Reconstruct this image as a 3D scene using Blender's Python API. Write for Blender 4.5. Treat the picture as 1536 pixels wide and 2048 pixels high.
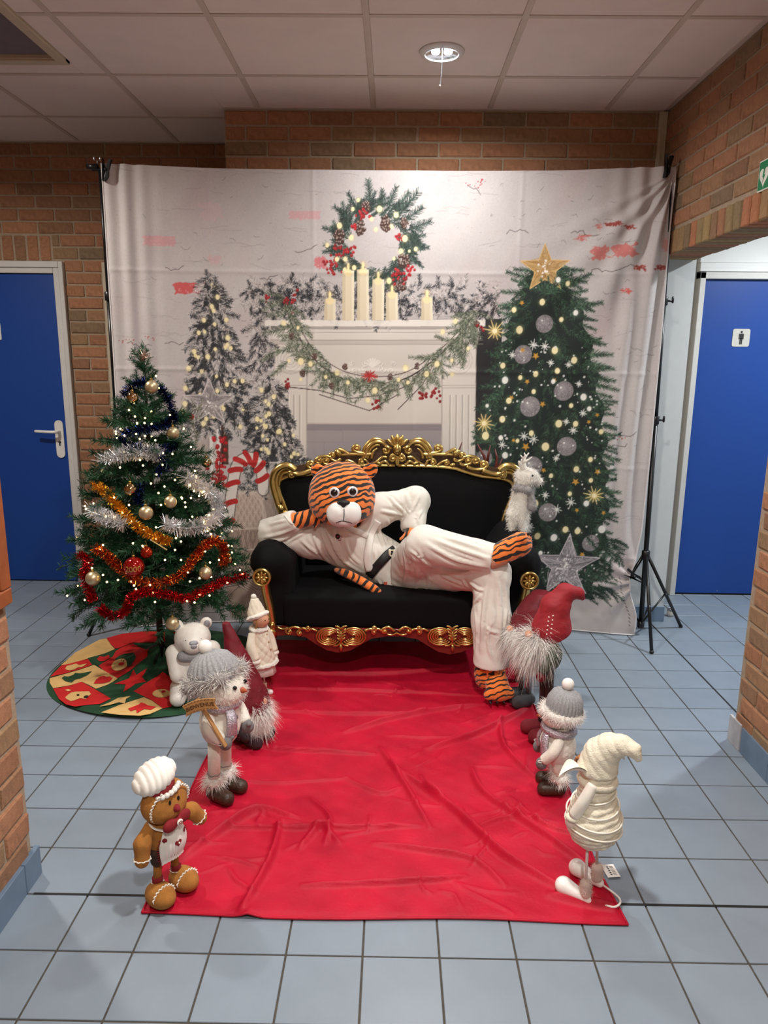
import bpy, math, random
import numpy as np
from mathutils import Vector, Matrix

random.seed(7)
rng = np.random.default_rng(7)
for _o in list(bpy.data.objects):
    bpy.data.objects.remove(_o)
S = bpy.context.scene
COL = S.collection
PI = math.pi

# ------------------------------------------------------------------ camera
FPX, PITCH, YAW, ROLL, CAMH = 1442.4, 0.2114, -0.0110, 0.0100, 1.5234
_f = np.array([math.sin(YAW) * math.cos(PITCH), math.cos(YAW) * math.cos(PITCH), -math.sin(PITCH)])
_r = np.array([math.cos(YAW), -math.sin(YAW), 0.0])
_u = np.cross(_r, _f)
RGT = _r * math.cos(ROLL) + _u * math.sin(ROLL)
UPV = -_r * math.sin(ROLL) + _u * math.cos(ROLL)
FWD = _f
CAM = np.array([0, 0, CAMH])
cd = bpy.data.cameras.new('camera')
cd.sensor_fit = 'VERTICAL'
cd.sensor_height = 36.0
cd.lens = FPX / 2048 * 36.0
cd.clip_start = 0.05
cam = bpy.data.objects.new('camera', cd)
COL.objects.link(cam)
m3 = Matrix(((RGT[0], UPV[0], -FWD[0], 0), (RGT[1], UPV[1], -FWD[1], 0), (RGT[2], UPV[2], -FWD[2], CAMH), (0, 0, 0, 1)))
cam.matrix_world = m3
S.camera = cam

# ------------------------------------------------------------------ world and lamps
w = bpy.data.worlds.new('world')
S.world = w
w.use_nodes = True
w.node_tree.nodes['Background'].inputs[0].default_value = (0.95, 0.93, 0.92, 1)
w.node_tree.nodes['Background'].inputs[1].default_value = 0.0
S.view_settings.view_transform = 'Standard'
S.view_settings.look = 'None'
S.view_settings.exposure = 0.16
S.view_settings.gamma = 1.0
S.view_settings.use_curve_mapping = False

HC = 2.782          # ceiling height
# real ceiling downlights: position, power, colour (fixtures are built around them further down)
DOWNLIGHTS = [((0.187, 3.372, HC), 18, (1.0, 0.98, 0.97)),
              ((0.187, 1.572, HC), 45, (1.0, 0.965, 0.92)),
              ((0.187, -0.30, HC), 45, (1.0, 0.965, 0.92)),
              ((-2.30, 3.10, HC), 40, (1.0, 0.93, 0.85)),
              ((2.55, 3.60, 2.55), 45, (0.92, 0.97, 1.0))]
for _n, ((lx, ly, lz), pw, lc) in enumerate(DOWNLIGHTS):
    _nm = 'downlight_lamp' if _n == 0 else ['hall_downlight', 'hall_downlight', 'left_corridor_downlight', 'right_passage_downlight'][_n - 1] + '_offscreen'
    ld = bpy.data.lights.new(_nm, 'AREA')
    ld.shape = 'DISK'
    ld.size = 0.15
    ld.energy = pw
    ld.color = lc
    ld.spread = math.radians(165)
    lo = bpy.data.objects.new(_nm, ld)
    lo.location = (lx, ly, lz - 0.012)
    COL.objects.link(lo)

# ------------------------------------------------------------------ pixel helpers (photograph 1536 x 2048)
def ray(x, y):
    return FWD + RGT * (x - 768) / FPX + UPV * (1024 - y) / FPX
def onz(x, y, z=0.0):
    d = ray(x, y); return CAM + d * ((z - CAMH) / d[2])
def ony(x, y, Y):
    d = ray(x, y); return CAM + d * (Y / d[1])
def onx(x, y, X):
    d = ray(x, y); return CAM + d * (X / d[0])

# ------------------------------------------------------------------ object helpers
def tag(o, label=None, cat=None, group=None, kind=None):
    if label: o['label'] = label
    if cat: o['category'] = cat
    if group: o['group'] = group
    if kind: o['kind'] = kind
    return o
def thing(name, label, cat, loc=(0, 0, 0), rz=0.0, group=None):
    o = bpy.data.objects.new(name, None)
    o.empty_display_size = 0.05
    COL.objects.link(o)
    o.location = tuple(float(v) for v in loc)
    o.rotation_euler = (0, 0, rz)
    return tag(o, label, cat, group)
def mk(name, V, F, mat, smooth=True):
    me = bpy.data.meshes.new(name)
    if isinstance(F, np.ndarray):
        V = np.asarray(V, np.float32)
        n, k = F.shape
        me.vertices.add(len(V)); me.vertices.foreach_set('co', V.ravel())
        me.loops.add(n * k); me.loops.foreach_set('vertex_index', F.astype(np.int32).ravel())
        me.polygons.add(n); me.polygons.foreach_set('loop_start', np.arange(0, n * k, k, dtype=np.int32))
        me.update(calc_edges=True); me.validate()
    else:
        me.from_pydata([tuple(map(float, v)) for v in V], [], [tuple(int(i) for i in f) for f in F])
    if mat: me.materials.append(mat)
    if smooth and len(me.polygons):
        me.polygons.foreach_set('use_smooth', np.ones(len(me.polygons), bool))
    me.update()
    return me
def obj(name, VF, mat, parent=None, smooth=True, world=False, loc=None, rot=None, scale=None):
    """one mesh object; world=True: vertices are in world space, parent is an unrotated thing"""
    if isinstance(VF, bpy.types.Mesh):
        me = VF
    else:
        V, F = VF
        V = np.asarray(V, float)
        if world and parent is not None:
            p = parent; off = np.zeros(3)
            while p is not None:
                off += np.array(p.location); p = p.parent
            V = V - off
        me = mk(name, V, F, mat, smooth)
    o = bpy.data.objects.new(name, me)
    COL.objects.link(o)
    if parent is not None: o.parent = parent
    if loc is not None: o.location = tuple(float(v) for v in loc)
    if rot is not None: o.rotation_euler = rot
    if scale is not None: o.scale = scale
    return o
def struct(name, VF, mat, smooth=False):
    return tag(obj(name, VF, mat, None, smooth), kind='structure')

# ------------------------------------------------------------------ shape builders: each returns (V, F)
def merge(parts):
    V = []; F = []; n = 0
    for v, f in parts:
        v = np.asarray(v, float)
        V.append(v)
        F += [tuple(int(i) + n for i in q) for q in f]
        n += len(v)
    return np.concatenate(V), F
def xf(VF, M):
    V = np.asarray(VF[0], float)
    A = np.array(M)
    return V @ A[:3, :3].T + A[:3, 3], VF[1]
def mv(VF, d):
    return np.asarray(VF[0], float) + np.array(d, float), VF[1]
def rotm(ax, a):
    return Matrix.Rotation(a, 4, ax)
def TR(*d):
    return Matrix.Translation(d)
def orient(V, F, c):
    V = np.asarray(V, float); out = []
    for f in F:
        p = V[list(f)]
        n = np.cross(p[1] - p[0], p[2] - p[0])
        out.append(tuple(f) if np.dot(n, p.mean(0) - c) >= 0 else tuple(reversed(f)))
    return V, out
def box(c, s, b=0.0):
    c = np.array(c, float); h = np.array(s, float) / 2
    sg = [(x, y, z) for x in (-1, 1) for y in (-1, 1) for z in (-1, 1)]
    if b <= 0:
        V = np.array(sg) * h + c
        F = [(0, 1, 3, 2), (4, 6, 7, 5), (0, 4, 5, 1), (2, 3, 7, 6), (0, 2, 6, 4), (1, 5, 7, 3)]
        return orient(V, F, c)
    V = []; ix = {}
    for q in sg:
        for a in range(3):
            v = np.array(q) * (h - b); v[a] = q[a] * h[a]
            ix[q, a] = len(V); V.append(v + c)
    F = []
    for a in range(3):
        o = [k for k in range(3) if k != a]
        for s_ in (-1, 1):
            qs = []
            for t in ((-1, -1), (1, -1), (1, 1), (-1, 1)):
                q = [0, 0, 0]; q[a] = s_; q[o[0]], q[o[1]] = t
                qs.append(ix[tuple(q), a])
            F.append(qs)
    for a in range(3):
        o = [k for k in range(3) if k != a]
        for t in ((-1, -1), (1, -1), (1, 1), (-1, 1)):
            q0 = [0, 0, 0]; q0[o[0]], q0[o[1]] = t
            q1 = list(q0); q0[a] = -1; q1[a] = 1
            q0, q1 = tuple(q0), tuple(q1)
            F.append([ix[q0, o[0]], ix[q1, o[0]], ix[q1, o[1]], ix[q0, o[1]]])
    for q in sg: F.append([ix[q, 0], ix[q, 1], ix[q, 2]])
    return orient(V, F, c)
def span(x0, x1, y0, y1, z0, z1, b=0.0):
    return box(((x0 + x1) / 2, (y0 + y1) / 2, (z0 + z1) / 2), (abs(x1 - x0), abs(y1 - y0), abs(z1 - z0)), b)
def lathe(prof, n=24, c=(0, 0, 0), caps=True):
    V = []; F = []; m = len(prof)
    for r, z in prof:
        for k in range(n):
            a = 2 * PI * k / n
            V.append((c[0] + r * math.cos(a), c[1] + r * math.sin(a), c[2] + z))
    for i in range(m - 1):
        for k in range(n):
            k2 = (k + 1) % n
            F.append((i * n + k, i * n + k2, (i + 1) * n + k2, (i + 1) * n + k))
    if caps and prof[0][0] > 1e-6: F.append(tuple(range(n - 1, -1, -1)))
    if caps and prof[-1][0] > 1e-6: F.append(tuple((m - 1) * n + k for k in range(n)))
    return np.array(V), F
def sphere(c, r, n=16, m=10):
    r = np.broadcast_to(np.array(r, float), (3,))
    V, F = lathe([(max(math.sin(PI * i / m), 1e-5), -math.cos(PI * i / m)) for i in range(m + 1)], n)
    return V * r + np.array(c), F
def catmull(P, k=6, closed=False):
    P = np.array(P, float); n = len(P); out = []
    rngs = range(n) if closed else range(n - 1)
    for i in rngs:
        if closed: p0, p1, p2, p3 = P[(i - 1) % n], P[i], P[(i + 1) % n], P[(i + 2) % n]
        else: p0, p1, p2, p3 = P[max(i - 1, 0)], P[i], P[i + 1], P[min(i + 2, n - 1)]
        for j in range(k):
            t = j / k
            out.append(.5 * ((2 * p1) + (-p0 + p2) * t + (2 * p0 - 5 * p1 + 4 * p2 - p3) * t * t + (-p0 + 3 * p1 - 3 * p2 + p3) * t ** 3))
    if not closed: out.append(P[-1])
    return np.array(out)
def tube(P, r, n=8, closed=False, flat=1.0, up=None):
    P = np.asarray(P, float); m = len(P)
    r = np.interp(np.linspace(0, 1, m), np.linspace(0, 1, len(np.atleast_1d(r))), np.atleast_1d(r)) if m > 1 else np.array([r])
    if closed: T = np.roll(P, -1, 0) - np.roll(P, 1, 0)
    else: T = np.gradient(P, axis=0)
    T /= np.maximum(np.linalg.norm(T, axis=1, keepdims=True), 1e-9)
    N = np.cross(T[0], up if up is not None else ((0, 0, 1) if abs(T[0][2]) < .9 else (1, 0, 0)))
    N /= np.linalg.norm(N)
    V = []; F = []
    for i in range(m):
        if up is not None:
            N = np.cross(T[i], up)
        N = N - T[i] * np.dot(N, T[i]); N /= max(np.linalg.norm(N), 1e-9)
        B = np.cross(T[i], N)
        for k in range(n):
            a = 2 * PI * k / n
            V.append(P[i] + r[i] * (math.cos(a) * N + flat * math.sin(a) * B))
    for i in range(m if closed else m - 1):
        i2 = (i + 1) % m
        for k in range(n):
            k2 = (k + 1) % n
            F.append((i * n + k, i * n + k2, i2 * n + k2, i2 * n + k))
    if not closed:
        F.append(tuple(range(n - 1, -1, -1))); F.append(tuple((m - 1) * n + k for k in range(n)))
    return np.array(V), F
def bar(a, b, r, n=8):
    return tube([a, b], [r, r], n)
def grid(nx, ny, fn):
    """fn(u,v arrays) -> Nx3"""
    u, v = np.meshgrid(np.linspace(0, 1, nx), np.linspace(0, 1, ny))
    V = fn(u.ravel(), v.ravel())
    i = np.arange(nx * ny).reshape(ny, nx)
    F = np.stack([i[:-1, :-1], i[:-1, 1:], i[1:, 1:], i[1:, :-1]], -1).reshape(-1, 4)
    return V, F
def prism(poly, d, M=None):
    """2-D outline (x,z) swept along y from 0 to d"""
    n = len(poly)
    V = [(x, 0, z) for x, z in poly] + [(x, d, z) for x, z in poly]
    F = [tuple(range(n)), tuple(range(2 * n - 1, n - 1, -1))] + [(i, n + i, n + (i + 1) % n, (i + 1) % n) for i in range(n)]
    VF = (np.array(V, float), F)
    return xf(VF, M) if M is not None else VF
def text_vf(s, size, ext=0.001):
    cu = bpy.data.curves.new('t', 'FONT'); cu.body = s; cu.size = size; cu.extrude = ext
    cu.align_x = 'CENTER'; cu.align_y = 'CENTER'; cu.resolution_u = 3
    o = bpy.data.objects.new('t', cu); COL.objects.link(o)
    dg = bpy.context.evaluated_depsgraph_get()
    me = bpy.data.meshes.new_from_object(o.evaluated_get(dg))
    V = np.array([v.co[:] for v in me.vertices]); F = [tuple(p.vertices) for p in me.polygons]
    bpy.data.objects.remove(o); bpy.data.curves.remove(cu); bpy.data.meshes.remove(me)
    return V, F

# ------------------------------------------------------------------ signed-distance modelling (soft bodies)
def cap(a, b, ra, rb=None, sq=None):
    a = np.array(a, np.float32); b = np.array(b, np.float32); rb = ra if rb is None else rb
    def f(P):
        ab = b - a; pa = P - a
        t = np.clip((pa @ ab) / max(float(ab @ ab), 1e-9), 0, 1)
        q = pa - t[..., None] * ab
        return np.sqrt((q * q).sum(-1)) - (ra + t * (rb - ra))
    return f
def ell(c, r, R=None):
    c = np.array(c, np.float32); r = np.array(np.broadcast_to(r, (3,)), np.float32)
    A = None if R is None else np.array(R, np.float32)[:3, :3]
    def f(P):
        q = P - c
        if A is not None: q = q @ A
        k0 = np.sqrt(((q / r) ** 2).sum(-1)); k1 = np.sqrt(((q / (r * r)) ** 2).sum(-1)) + 1e-9
        return k0 * (k0 - 1) / k1
    return f
def rbox(c, h, rad, R=None):
    c = np.array(c, np.float32); h = np.array(h, np.float32) - rad
    A = None if R is None else np.array(R, np.float32)[:3, :3]
    def f(P):
        q = P - c
        if A is not None: q = q @ A
        q = np.abs(q) - h
        return np.sqrt((np.maximum(q, 0) ** 2).sum(-1)) + np.minimum(q.max(-1), 0) - rad
    return f
def U(prims, k=0.01):
    def f(P):
        d = None
        for p in prims:
            kk = k
            if isinstance(p, tuple): p, kk = p
            e = p(P)
            if d is None: d = e
            else:
                h = np.clip(.5 + .5 * (d - e) / kk, 0, 1)
                d = d + (e - d) * h - kk * h * (1 - h)
        return d
    return f
def sub(a, b, k=0.005):
    def f(P):
        d = a(P); e = -b(P)
        h = np.clip(.5 - .5 * (d - e) / k, 0, 1)
        return d + (e - d) * h + k * h * (1 - h)
    return f
def sdf(fn, lo, hi, h):
    lo = np.array(lo, np.float32); hi = np.array(hi, np.float32)
    n = np.ceil((hi - lo) / h).astype(int) + 1
    ax = [lo[i] + h * np.arange(n[i], dtype=np.float32) for i in range(3)]
    P = np.stack(np.meshgrid(*ax, indexing='ij'), -1)
    D = np.empty(tuple(n), np.float32)
    for i in range(0, n[0], 16): D[i:i + 16] = fn(P[i:i + 16])
    s = D < 0
    cells = np.zeros(tuple(n - 1), np.int8)
    offs = [(i, j, k) for i in (0, 1) for j in (0, 1) for k in (0, 1)]
    for i, j, k in offs: cells += s[i:n[0] - 1 + i, j:n[1] - 1 + j, k:n[2] - 1 + k]
    idx = np.argwhere((cells > 0) & (cells < 8))
    acc = np.zeros((len(idx), 3)); cnt = np.zeros(len(idx))
    for o in offs:
        for a in range(3):
            if o[a]: continue
            p = np.array(o); q = p.copy(); q[a] = 1
            i0 = idx + p; i1 = idx + q
            d0 = D[tuple(i0.T)]; d1 = D[tuple(i1.T)]
            m = (d0 < 0) != (d1 < 0)
            t = np.where(m, d0 / np.where(m, d0 - d1, 1), 0)
            acc += np.where(m[:, None], p + t[:, None] * (q - p), 0); cnt += m
    V = lo + h * (idx + acc / cnt[:, None])
    lut = -np.ones(tuple(n - 1), int); lut[tuple(idx.T)] = np.arange(len(idx))
    Q = []
    for a in range(3):
        b, c = (a + 1) % 3, (a + 2) % 3
        sl0 = [slice(None)] * 3; sl1 = [slice(None)] * 3
        sl0[a] = slice(0, -1); sl1[a] = slice(1, None)
        e = np.argwhere(s[tuple(sl0)] != s[tuple(sl1)])
        e = e[(e[:, b] > 0) & (e[:, c] > 0) & (e[:, b] < n[b] - 1) & (e[:, c] < n[c] - 1)]
        eb = np.zeros(3, int); eb[b] = 1; ec = np.zeros(3, int); ec[c] = 1
        q = np.stack([lut[tuple((e - eb - ec).T)], lut[tuple((e - ec).T)], lut[tuple(e.T)], lut[tuple((e - eb).T)]], 1)
        fl = ~s[tuple(e.T)]
        q[fl] = q[fl][:, ::-1]
        Q.append(q)
    Q = np.concatenate(Q); Q = Q[(Q >= 0).all(1)]
    return V, Q
def wob(P, f, ph=0.0):
    """cheap smooth noise in about -1..1"""
    x, y, z = P[..., 0] * f, P[..., 1] * f, P[..., 2] * f
    return (np.sin(1.7 * x + 2.3 * y + ph + 1.3 * np.sin(1.1 * z + ph)) + np.sin(2.1 * y - 1.9 * z + 2 * ph + 1.2 * np.sin(1.3 * x)) + np.sin(2.6 * z + 1.5 * x - ph + 1.1 * np.sin(1.7 * y))) / 3
def fur(VF, n, length, width, grav=(0, 0, -1), g=0.4, spread=0.5, mask=None, jitter=0.35, seed=1, seg=2):
    """ribbon hairs standing on a surface"""
    r = np.random.default_rng(seed)
    V = np.asarray(VF[0], float); F = VF[1]
    T = np.array([t for q in F for t in ([(q[0], q[1], q[2])] + ([(q[0], q[2], q[3])] if len(q) > 3 else []))]) if not isinstance(F, np.ndarray) else np.concatenate([F[:, [0, 1, 2]], F[:, [0, 2, 3]]])
    A, B, C = V[T[:, 0]], V[T[:, 1]], V[T[:, 2]]
    N = np.cross(B - A, C - A); ar = np.linalg.norm(N, axis=1)
    cen = (A + B + C) / 3
    wgt = ar.copy()
    if mask is not None: wgt = wgt * mask(cen)
    pick = r.choice(len(T), n, p=wgt / wgt.sum())
    a, b = r.random(n), r.random(n); s = a + b > 1; a[s], b[s] = 1 - a[s], 1 - b[s]
    P = A[pick] + a[:, None] * (B - A)[pick] + b[:, None] * (C - A)[pick]
    D = N[pick] / np.maximum(ar[pick], 1e-12)[:, None]
    D = D + spread * r.normal(size=(n, 3))
    D /= np.linalg.norm(D, axis=1, keepdims=True)
    L = length * (1 + jitter * r.normal(size=n)).clip(.3, 2)
    G = np.array(grav, float)
    side = np.cross(D, r.normal(size=(n, 3))); side /= np.linalg.norm(side, axis=1, keepdims=True)
    pts = [P]; d = D
    for k in range(seg):
        d = d + g * G; d = d / np.linalg.norm(d, axis=1, keepdims=True)
        pts.append(pts[-1] + d * (L / seg)[:, None])
    rows = []
    for k, p in enumerate(pts):
        ww = width * (1 - .85 * k / seg)
        rows += [p - side * ww / 2, p + side * ww / 2]
    VV = np.stack(rows, 1).reshape(-1, 3)
    m = 2 * (seg + 1); base = np.arange(n)[:, None] * m
    Q = np.concatenate([base + np.array([2 * k, 2 * k + 1, 2 * k + 3, 2 * k + 2]) for k in range(seg)])
    return VV, Q

# ------------------------------------------------------------------ materials
def lin(c):
    c = [x / 255 for x in c]
    return tuple((x / 12.92 if x <= .04045 else ((x + .055) / 1.055) ** 2.4) for x in c) + (1.0,)
_MC = {}
def M(name, col, rough=.7, metal=0.0, var=.08, vs=18.0, bump=0.0, bs=250.0, sheen=0.0, emit=0.0, coat=0.0, rnd=0.0, ramp=None, spec=.5, trans=0.0, sub_=0.0):
    if name in _MC: return _MC[name]
    m = bpy.data.materials.new(name); m.use_nodes = True
    nt = m.node_tree; N = nt.nodes; L = nt.links; b = N['Principled BSDF']
    base = lin(col)
    tc = N.new('ShaderNodeTexCoord')
    no = N.new('ShaderNodeTexNoise'); no.inputs['Scale'].default_value = vs; no.inputs['Detail'].default_value = 4
    L.new(tc.outputs['Object'], no.inputs['Vector'])
    src = None
    if ramp:
        oi = N.new('ShaderNodeObjectInfo'); cr = N.new('ShaderNodeValToRGB'); cr.color_ramp.interpolation = 'LINEAR'
        e = cr.color_ramp.elements
        e[0].color = lin(ramp[0]); e[1].color = lin(ramp[-1])
        for i, c in enumerate(ramp[1:-1]):
            k = e.new((i + 1) / (len(ramp) - 1)); k.color = lin(c)
        L.new(oi.outputs['Random'], cr.inputs['Fac']); src = cr.outputs['Color']
    mx = N.new('ShaderNodeMix'); mx.data_type = 'RGBA'; mx.blend_type = 'MULTIPLY'; mx.inputs['Factor'].default_value = 1
    if src: L.new(src, mx.inputs['A'])
    else: mx.inputs['A'].default_value = base
    mr = N.new('ShaderNodeMapRange'); mr.inputs['From Min'].default_value = .25; mr.inputs['From Max'].default_value = .75
    mr.inputs['To Min'].default_value = 1 - var; mr.inputs['To Max'].default_value = 1 + var
    L.new(no.outputs['Fac'], mr.inputs['Value'])
    if rnd:
        oi = N.new('ShaderNodeObjectInfo'); ma = N.new('ShaderNodeMath'); ma.operation = 'MULTIPLY_ADD'
        L.new(oi.outputs['Random'], ma.inputs[0]); ma.inputs[1].default_value = 2 * rnd; ma.inputs[2].default_value = 1 - rnd
        mm = N.new('ShaderNodeMath'); mm.operation = 'MULTIPLY'; L.new(mr.outputs[0], mm.inputs[0]); L.new(ma.outputs[0], mm.inputs[1]); fo = mm.outputs[0]
    else: fo = mr.outputs[0]
    cc = N.new('ShaderNodeCombineColor')
    for i in range(3): L.new(fo, cc.inputs[i])
    L.new(cc.outputs[0], mx.inputs['B'])
    L.new(mx.outputs['Result'], b.inputs['Base Color'])
    b.inputs['Roughness'].default_value = rough; b.inputs['Metallic'].default_value = metal
    b.inputs['Specular IOR Level'].default_value = spec
    if sheen:
        b.inputs['Sheen Weight'].default_value = sheen; b.inputs['Sheen Roughness'].default_value = .35
        L.new(mx.outputs['Result'], b.inputs['Sheen Tint'])
    if coat: b.inputs['Coat Weight'].default_value = coat
    if trans: b.inputs['Transmission Weight'].default_value = trans
    if sub_:
        b.inputs['Subsurface Weight'].default_value = sub_; b.inputs['Subsurface Radius'].default_value = (.01, .01, .01)
    if emit:
        b.inputs['Emission Color'].default_value = base; b.inputs['Emission Strength'].default_value = emit
    if bump:
        n2 = N.new('ShaderNodeTexNoise'); n2.inputs['Scale'].default_value = bs; n2.inputs['Detail'].default_value = 3
        L.new(tc.outputs['Object'], n2.inputs['Vector'])
        bp = N.new('ShaderNodeBump'); bp.inputs['Strength'].default_value = bump; bp.inputs['Distance'].default_value = .004
        L.new(n2.outputs['Fac'], bp.inputs['Height']); L.new(bp.outputs['Normal'], b.inputs['Normal'])
    _MC[name] = m
    return m
def tiger_mat(name, scale, dist, thr, rot, col=(238, 128, 50)):
    m = bpy.data.materials.new(name); m.use_nodes = True
    nt = m.node_tree; N = nt.nodes; L = nt.links; b = N['Principled BSDF']
    tc = N.new('ShaderNodeTexCoord'); mp = N.new('ShaderNodeMapping'); mp.inputs['Rotation'].default_value = rot
    L.new(tc.outputs['Object'], mp.inputs['Vector'])
    wv = N.new('ShaderNodeTexWave'); wv.bands_direction = 'Z'; wv.inputs['Scale'].default_value = scale
    wv.inputs['Distortion'].default_value = dist; wv.inputs['Detail'].default_value = 1.0; wv.inputs['Detail Scale'].default_value = 1.6
    L.new(mp.outputs[0], wv.inputs['Vector'])
    nz = N.new('ShaderNodeTexNoise'); nz.inputs['Scale'].default_value = scale * .9; nz.inputs['Detail'].default_value = 1
    L.new(mp.outputs[0], nz.inputs['Vector'])
    ad = N.new('ShaderNodeMath'); ad.operation = 'MULTIPLY_ADD'; ad.inputs[1].default_value = .9; L.new(nz.outputs['Fac'], ad.inputs[0]); L.new(wv.outputs['Fac'], ad.inputs[2])
    cr = N.new('ShaderNodeValToRGB'); e = cr.color_ramp.elements
    e[0].position = thr; e[0].color = lin((26, 18, 16)); e[1].position = thr + .03; e[1].color = lin(col)
    sc = N.new('ShaderNodeMath'); sc.operation = 'DIVIDE'; sc.inputs[1].default_value = 1.9; L.new(ad.outputs[0], sc.inputs[0])
    L.new(sc.outputs[0], cr.inputs['Fac']); L.new(cr.outputs[0], b.inputs['Base Color'])
    b.inputs['Roughness'].default_value = .85; b.inputs['Sheen Weight'].default_value = .3
    return m
# ================================================================== the setting
m_brick = M('brick_clay', (185, 110, 70), .9, var=.22, vs=45, bump=.5, bs=160, ramp=[(136, 102, 76), (154, 108, 78), (168, 120, 88), (160, 112, 82), (150, 118, 86), (126, 106, 82), (166, 116, 84)])
m_yel = M('brick_yellow_mix', (170, 125, 75), .9, var=.18, vs=45, bump=.5, bs=160, ramp=[(170, 108, 76), (150, 126, 84), (142, 122, 84), (170, 112, 80), (122, 106, 80), (158, 134, 90)])
m_mortar = M('mortar', (162, 144, 122), .95, var=.15, vs=60, bump=.4, bs=300)
m_tile = M('floor_tile_glaze', (130, 142, 154), .34, var=.05, vs=9, bump=.05, bs=400, rnd=.035)
m_skirt = M('skirting_tile', (104, 124, 146), .4, var=.07, vs=20, rnd=.04)
m_grout = M('grout', (74, 68, 60), .95, var=.3, vs=40)
m_joint = M('movement_joint', (24, 23, 22), .8)
m_ctile = M('ceiling_tile_mineral', (234, 224, 216), .95, var=.03, vs=8, bump=.25, bs=500, rnd=.012)
m_tbar = M('ceiling_tbar', (206, 194, 182), .5, var=.03)
m_cream = M('cream_frame', (196, 184, 160), .6)
m_dkgrey = M('hatch_grey', (112, 104, 108), .7)
m_white = M('painted_white', (226, 227, 224), .55, var=.02)
m_panel = M('recess_panel', (205, 208, 208), .5, var=.03)
m_door = M('blue_door_laminate', (18, 64, 142), .42, var=.04, vs=60, bump=.06, bs=900)
m_frame = M('door_frame_paint', (205, 203, 198), .45, var=.03)
m_plast = M('handle_plastic', (222, 220, 214), .3)
m_black = M('black_metal', (20, 20, 22), .42, var=.1)
m_blackp = M('black_plastic', (16, 16, 18), .35)
m_steel = M('steel', (170, 170, 172), .3, metal=1)

# ---- floor with its tiles
GX, GY, T = -0.8617, 1.3905, 0.2
floor = struct('floor', span(-5.5, 4.2, -2.0, 5.0, -0.06, -0.0035), m_grout)
def tile_vf(w, d):
    return box((0, 0, -0.005), (w, d, 0.01), 0.0012)
tile_me = mk('tile', *tile_vf(T - .0052, T - .0052), m_tile, False)
cells = []
for i in range(-22, 25):
    for j in range(-16, 17):
        cx, cy = GX + T * (i + .5), GY + T * (j + .5)
        P = np.array([cx, cy, 0]) - CAM; Z = P @ FWD
        px, py = (768 + FPX * (P @ RGT) / Z, 1024 - FPX * (P @ UPV) / Z) if Z > .2 else (-999, -999)
        vis = -60 < px < 1600 and 900 < py < 2130 and not (-.62 < cx < .6 and 1.8 < cy < 3.8) and not (cx < -1.1 and cy < 1.7) and not (cx > 1.45 and cy < 2.6) and cy < 4.75 and not (-.9 < cx < 1.4 and cy > 4.05)
        if -4.6 < cx < 3.6: cells.append((0 if vis else 1, math.hypot(cx, cy), cx, cy))
cells.sort()
rest = []
for n_, (nv, d_, cx, cy) in enumerate(cells):
    if n_ < 300 and not nv:
        obj('tile', tile_me, None, floor, loc=(cx, cy, random.uniform(-.0004, .0003)))
    else:
        rest.append(mv(tile_vf(T - .0052, T - .0052), (cx, cy, 0)))
tag(obj('tile_field', merge(rest), m_tile, floor, smooth=False), kind='stuff')
obj('joint_strip', span(-1.02, 1.39, GY + .4 - .0045, GY + .4 + .0045, -.003, .0006), m_joint, floor, smooth=False)
obj('joint_strip', span(GX + 2.4 - .0045, GX + 2.4 + .0045, 2.6, 4.05, -.003, .0006), m_joint, floor, smooth=False)

# ---- bricks
def brick_vars(mat, l=.215, d=.1, h=.0645):
    out = []
    for k in range(5):
        V, F = box((0, 0, 0), (l, d, h), .0045)
        V = V + np.random.default_rng(k).normal(size=V.shape) * np.array([.0011, .0009, .0011])
        out.append(mk('brick', V, F, mat, False))
    return out
BR = brick_vars(m_brick); BY = brick_vars(m_yel)
BC = .075; BL = .225
def lay(parent, o, face, s0, s1, z0, z1, ph=0.0, holes=(), me=BR):
    """stretcher courses on a wall face; o = (x, y) of s = 0; face: 'f' looks to -y (s = +x), 'r' looks to -x (s = -y), 'l' looks to +x (s = +y)"""
    rz = {'f': 0, 'r': -PI / 2, 'l': PI / 2}[face]
    u = {'f': (1, 0), 'r': (0, -1), 'l': (0, 1)}[face]; nn = {'f': (0, -1), 'r': (-1, 0), 'l': (1, 0)}[face]
    k0, k1 = round(z0 / BC), round(z1 / BC)
    for k in range(k0, k1):
        zc = (k + .5) * BC
        a = ph + (BL / 2 if k % 2 else 0)
        i = math.floor((s0 - a) / BL)
        while a + i * BL < s1:
            segs = [[max(a + i * BL, s0), min(a + (i + 1) * BL, s1)]]
            for h0, h1, hz0, hz1 in holes:
                if hz0 < zc < hz1:
                    ns = []
                    for p, q in segs:
                        if q <= h0 or p >= h1: ns.append([p, q])
                        else:
                            if p < h0: ns.append([p, h0])
                            if q > h1: ns.append([h1, q])
                    segs = ns
            for p, q in segs:
                if q - p < .03: continue
                ln = q - p - .010; c = (p + q) / 2
                dp = .044 + random.uniform(-.0015, .0015)
                obj('brick', random.choice(me), None, parent, loc=(o[0] + u[0] * c - nn[0] * dp, o[1] + u[1] * c - nn[1] * dp, zc), rot=(random.uniform(-.006, .006), 0, rz + random.uniform(-.004, .004)), scale=(ln / .215, 1, 1))
            i += 1

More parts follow.
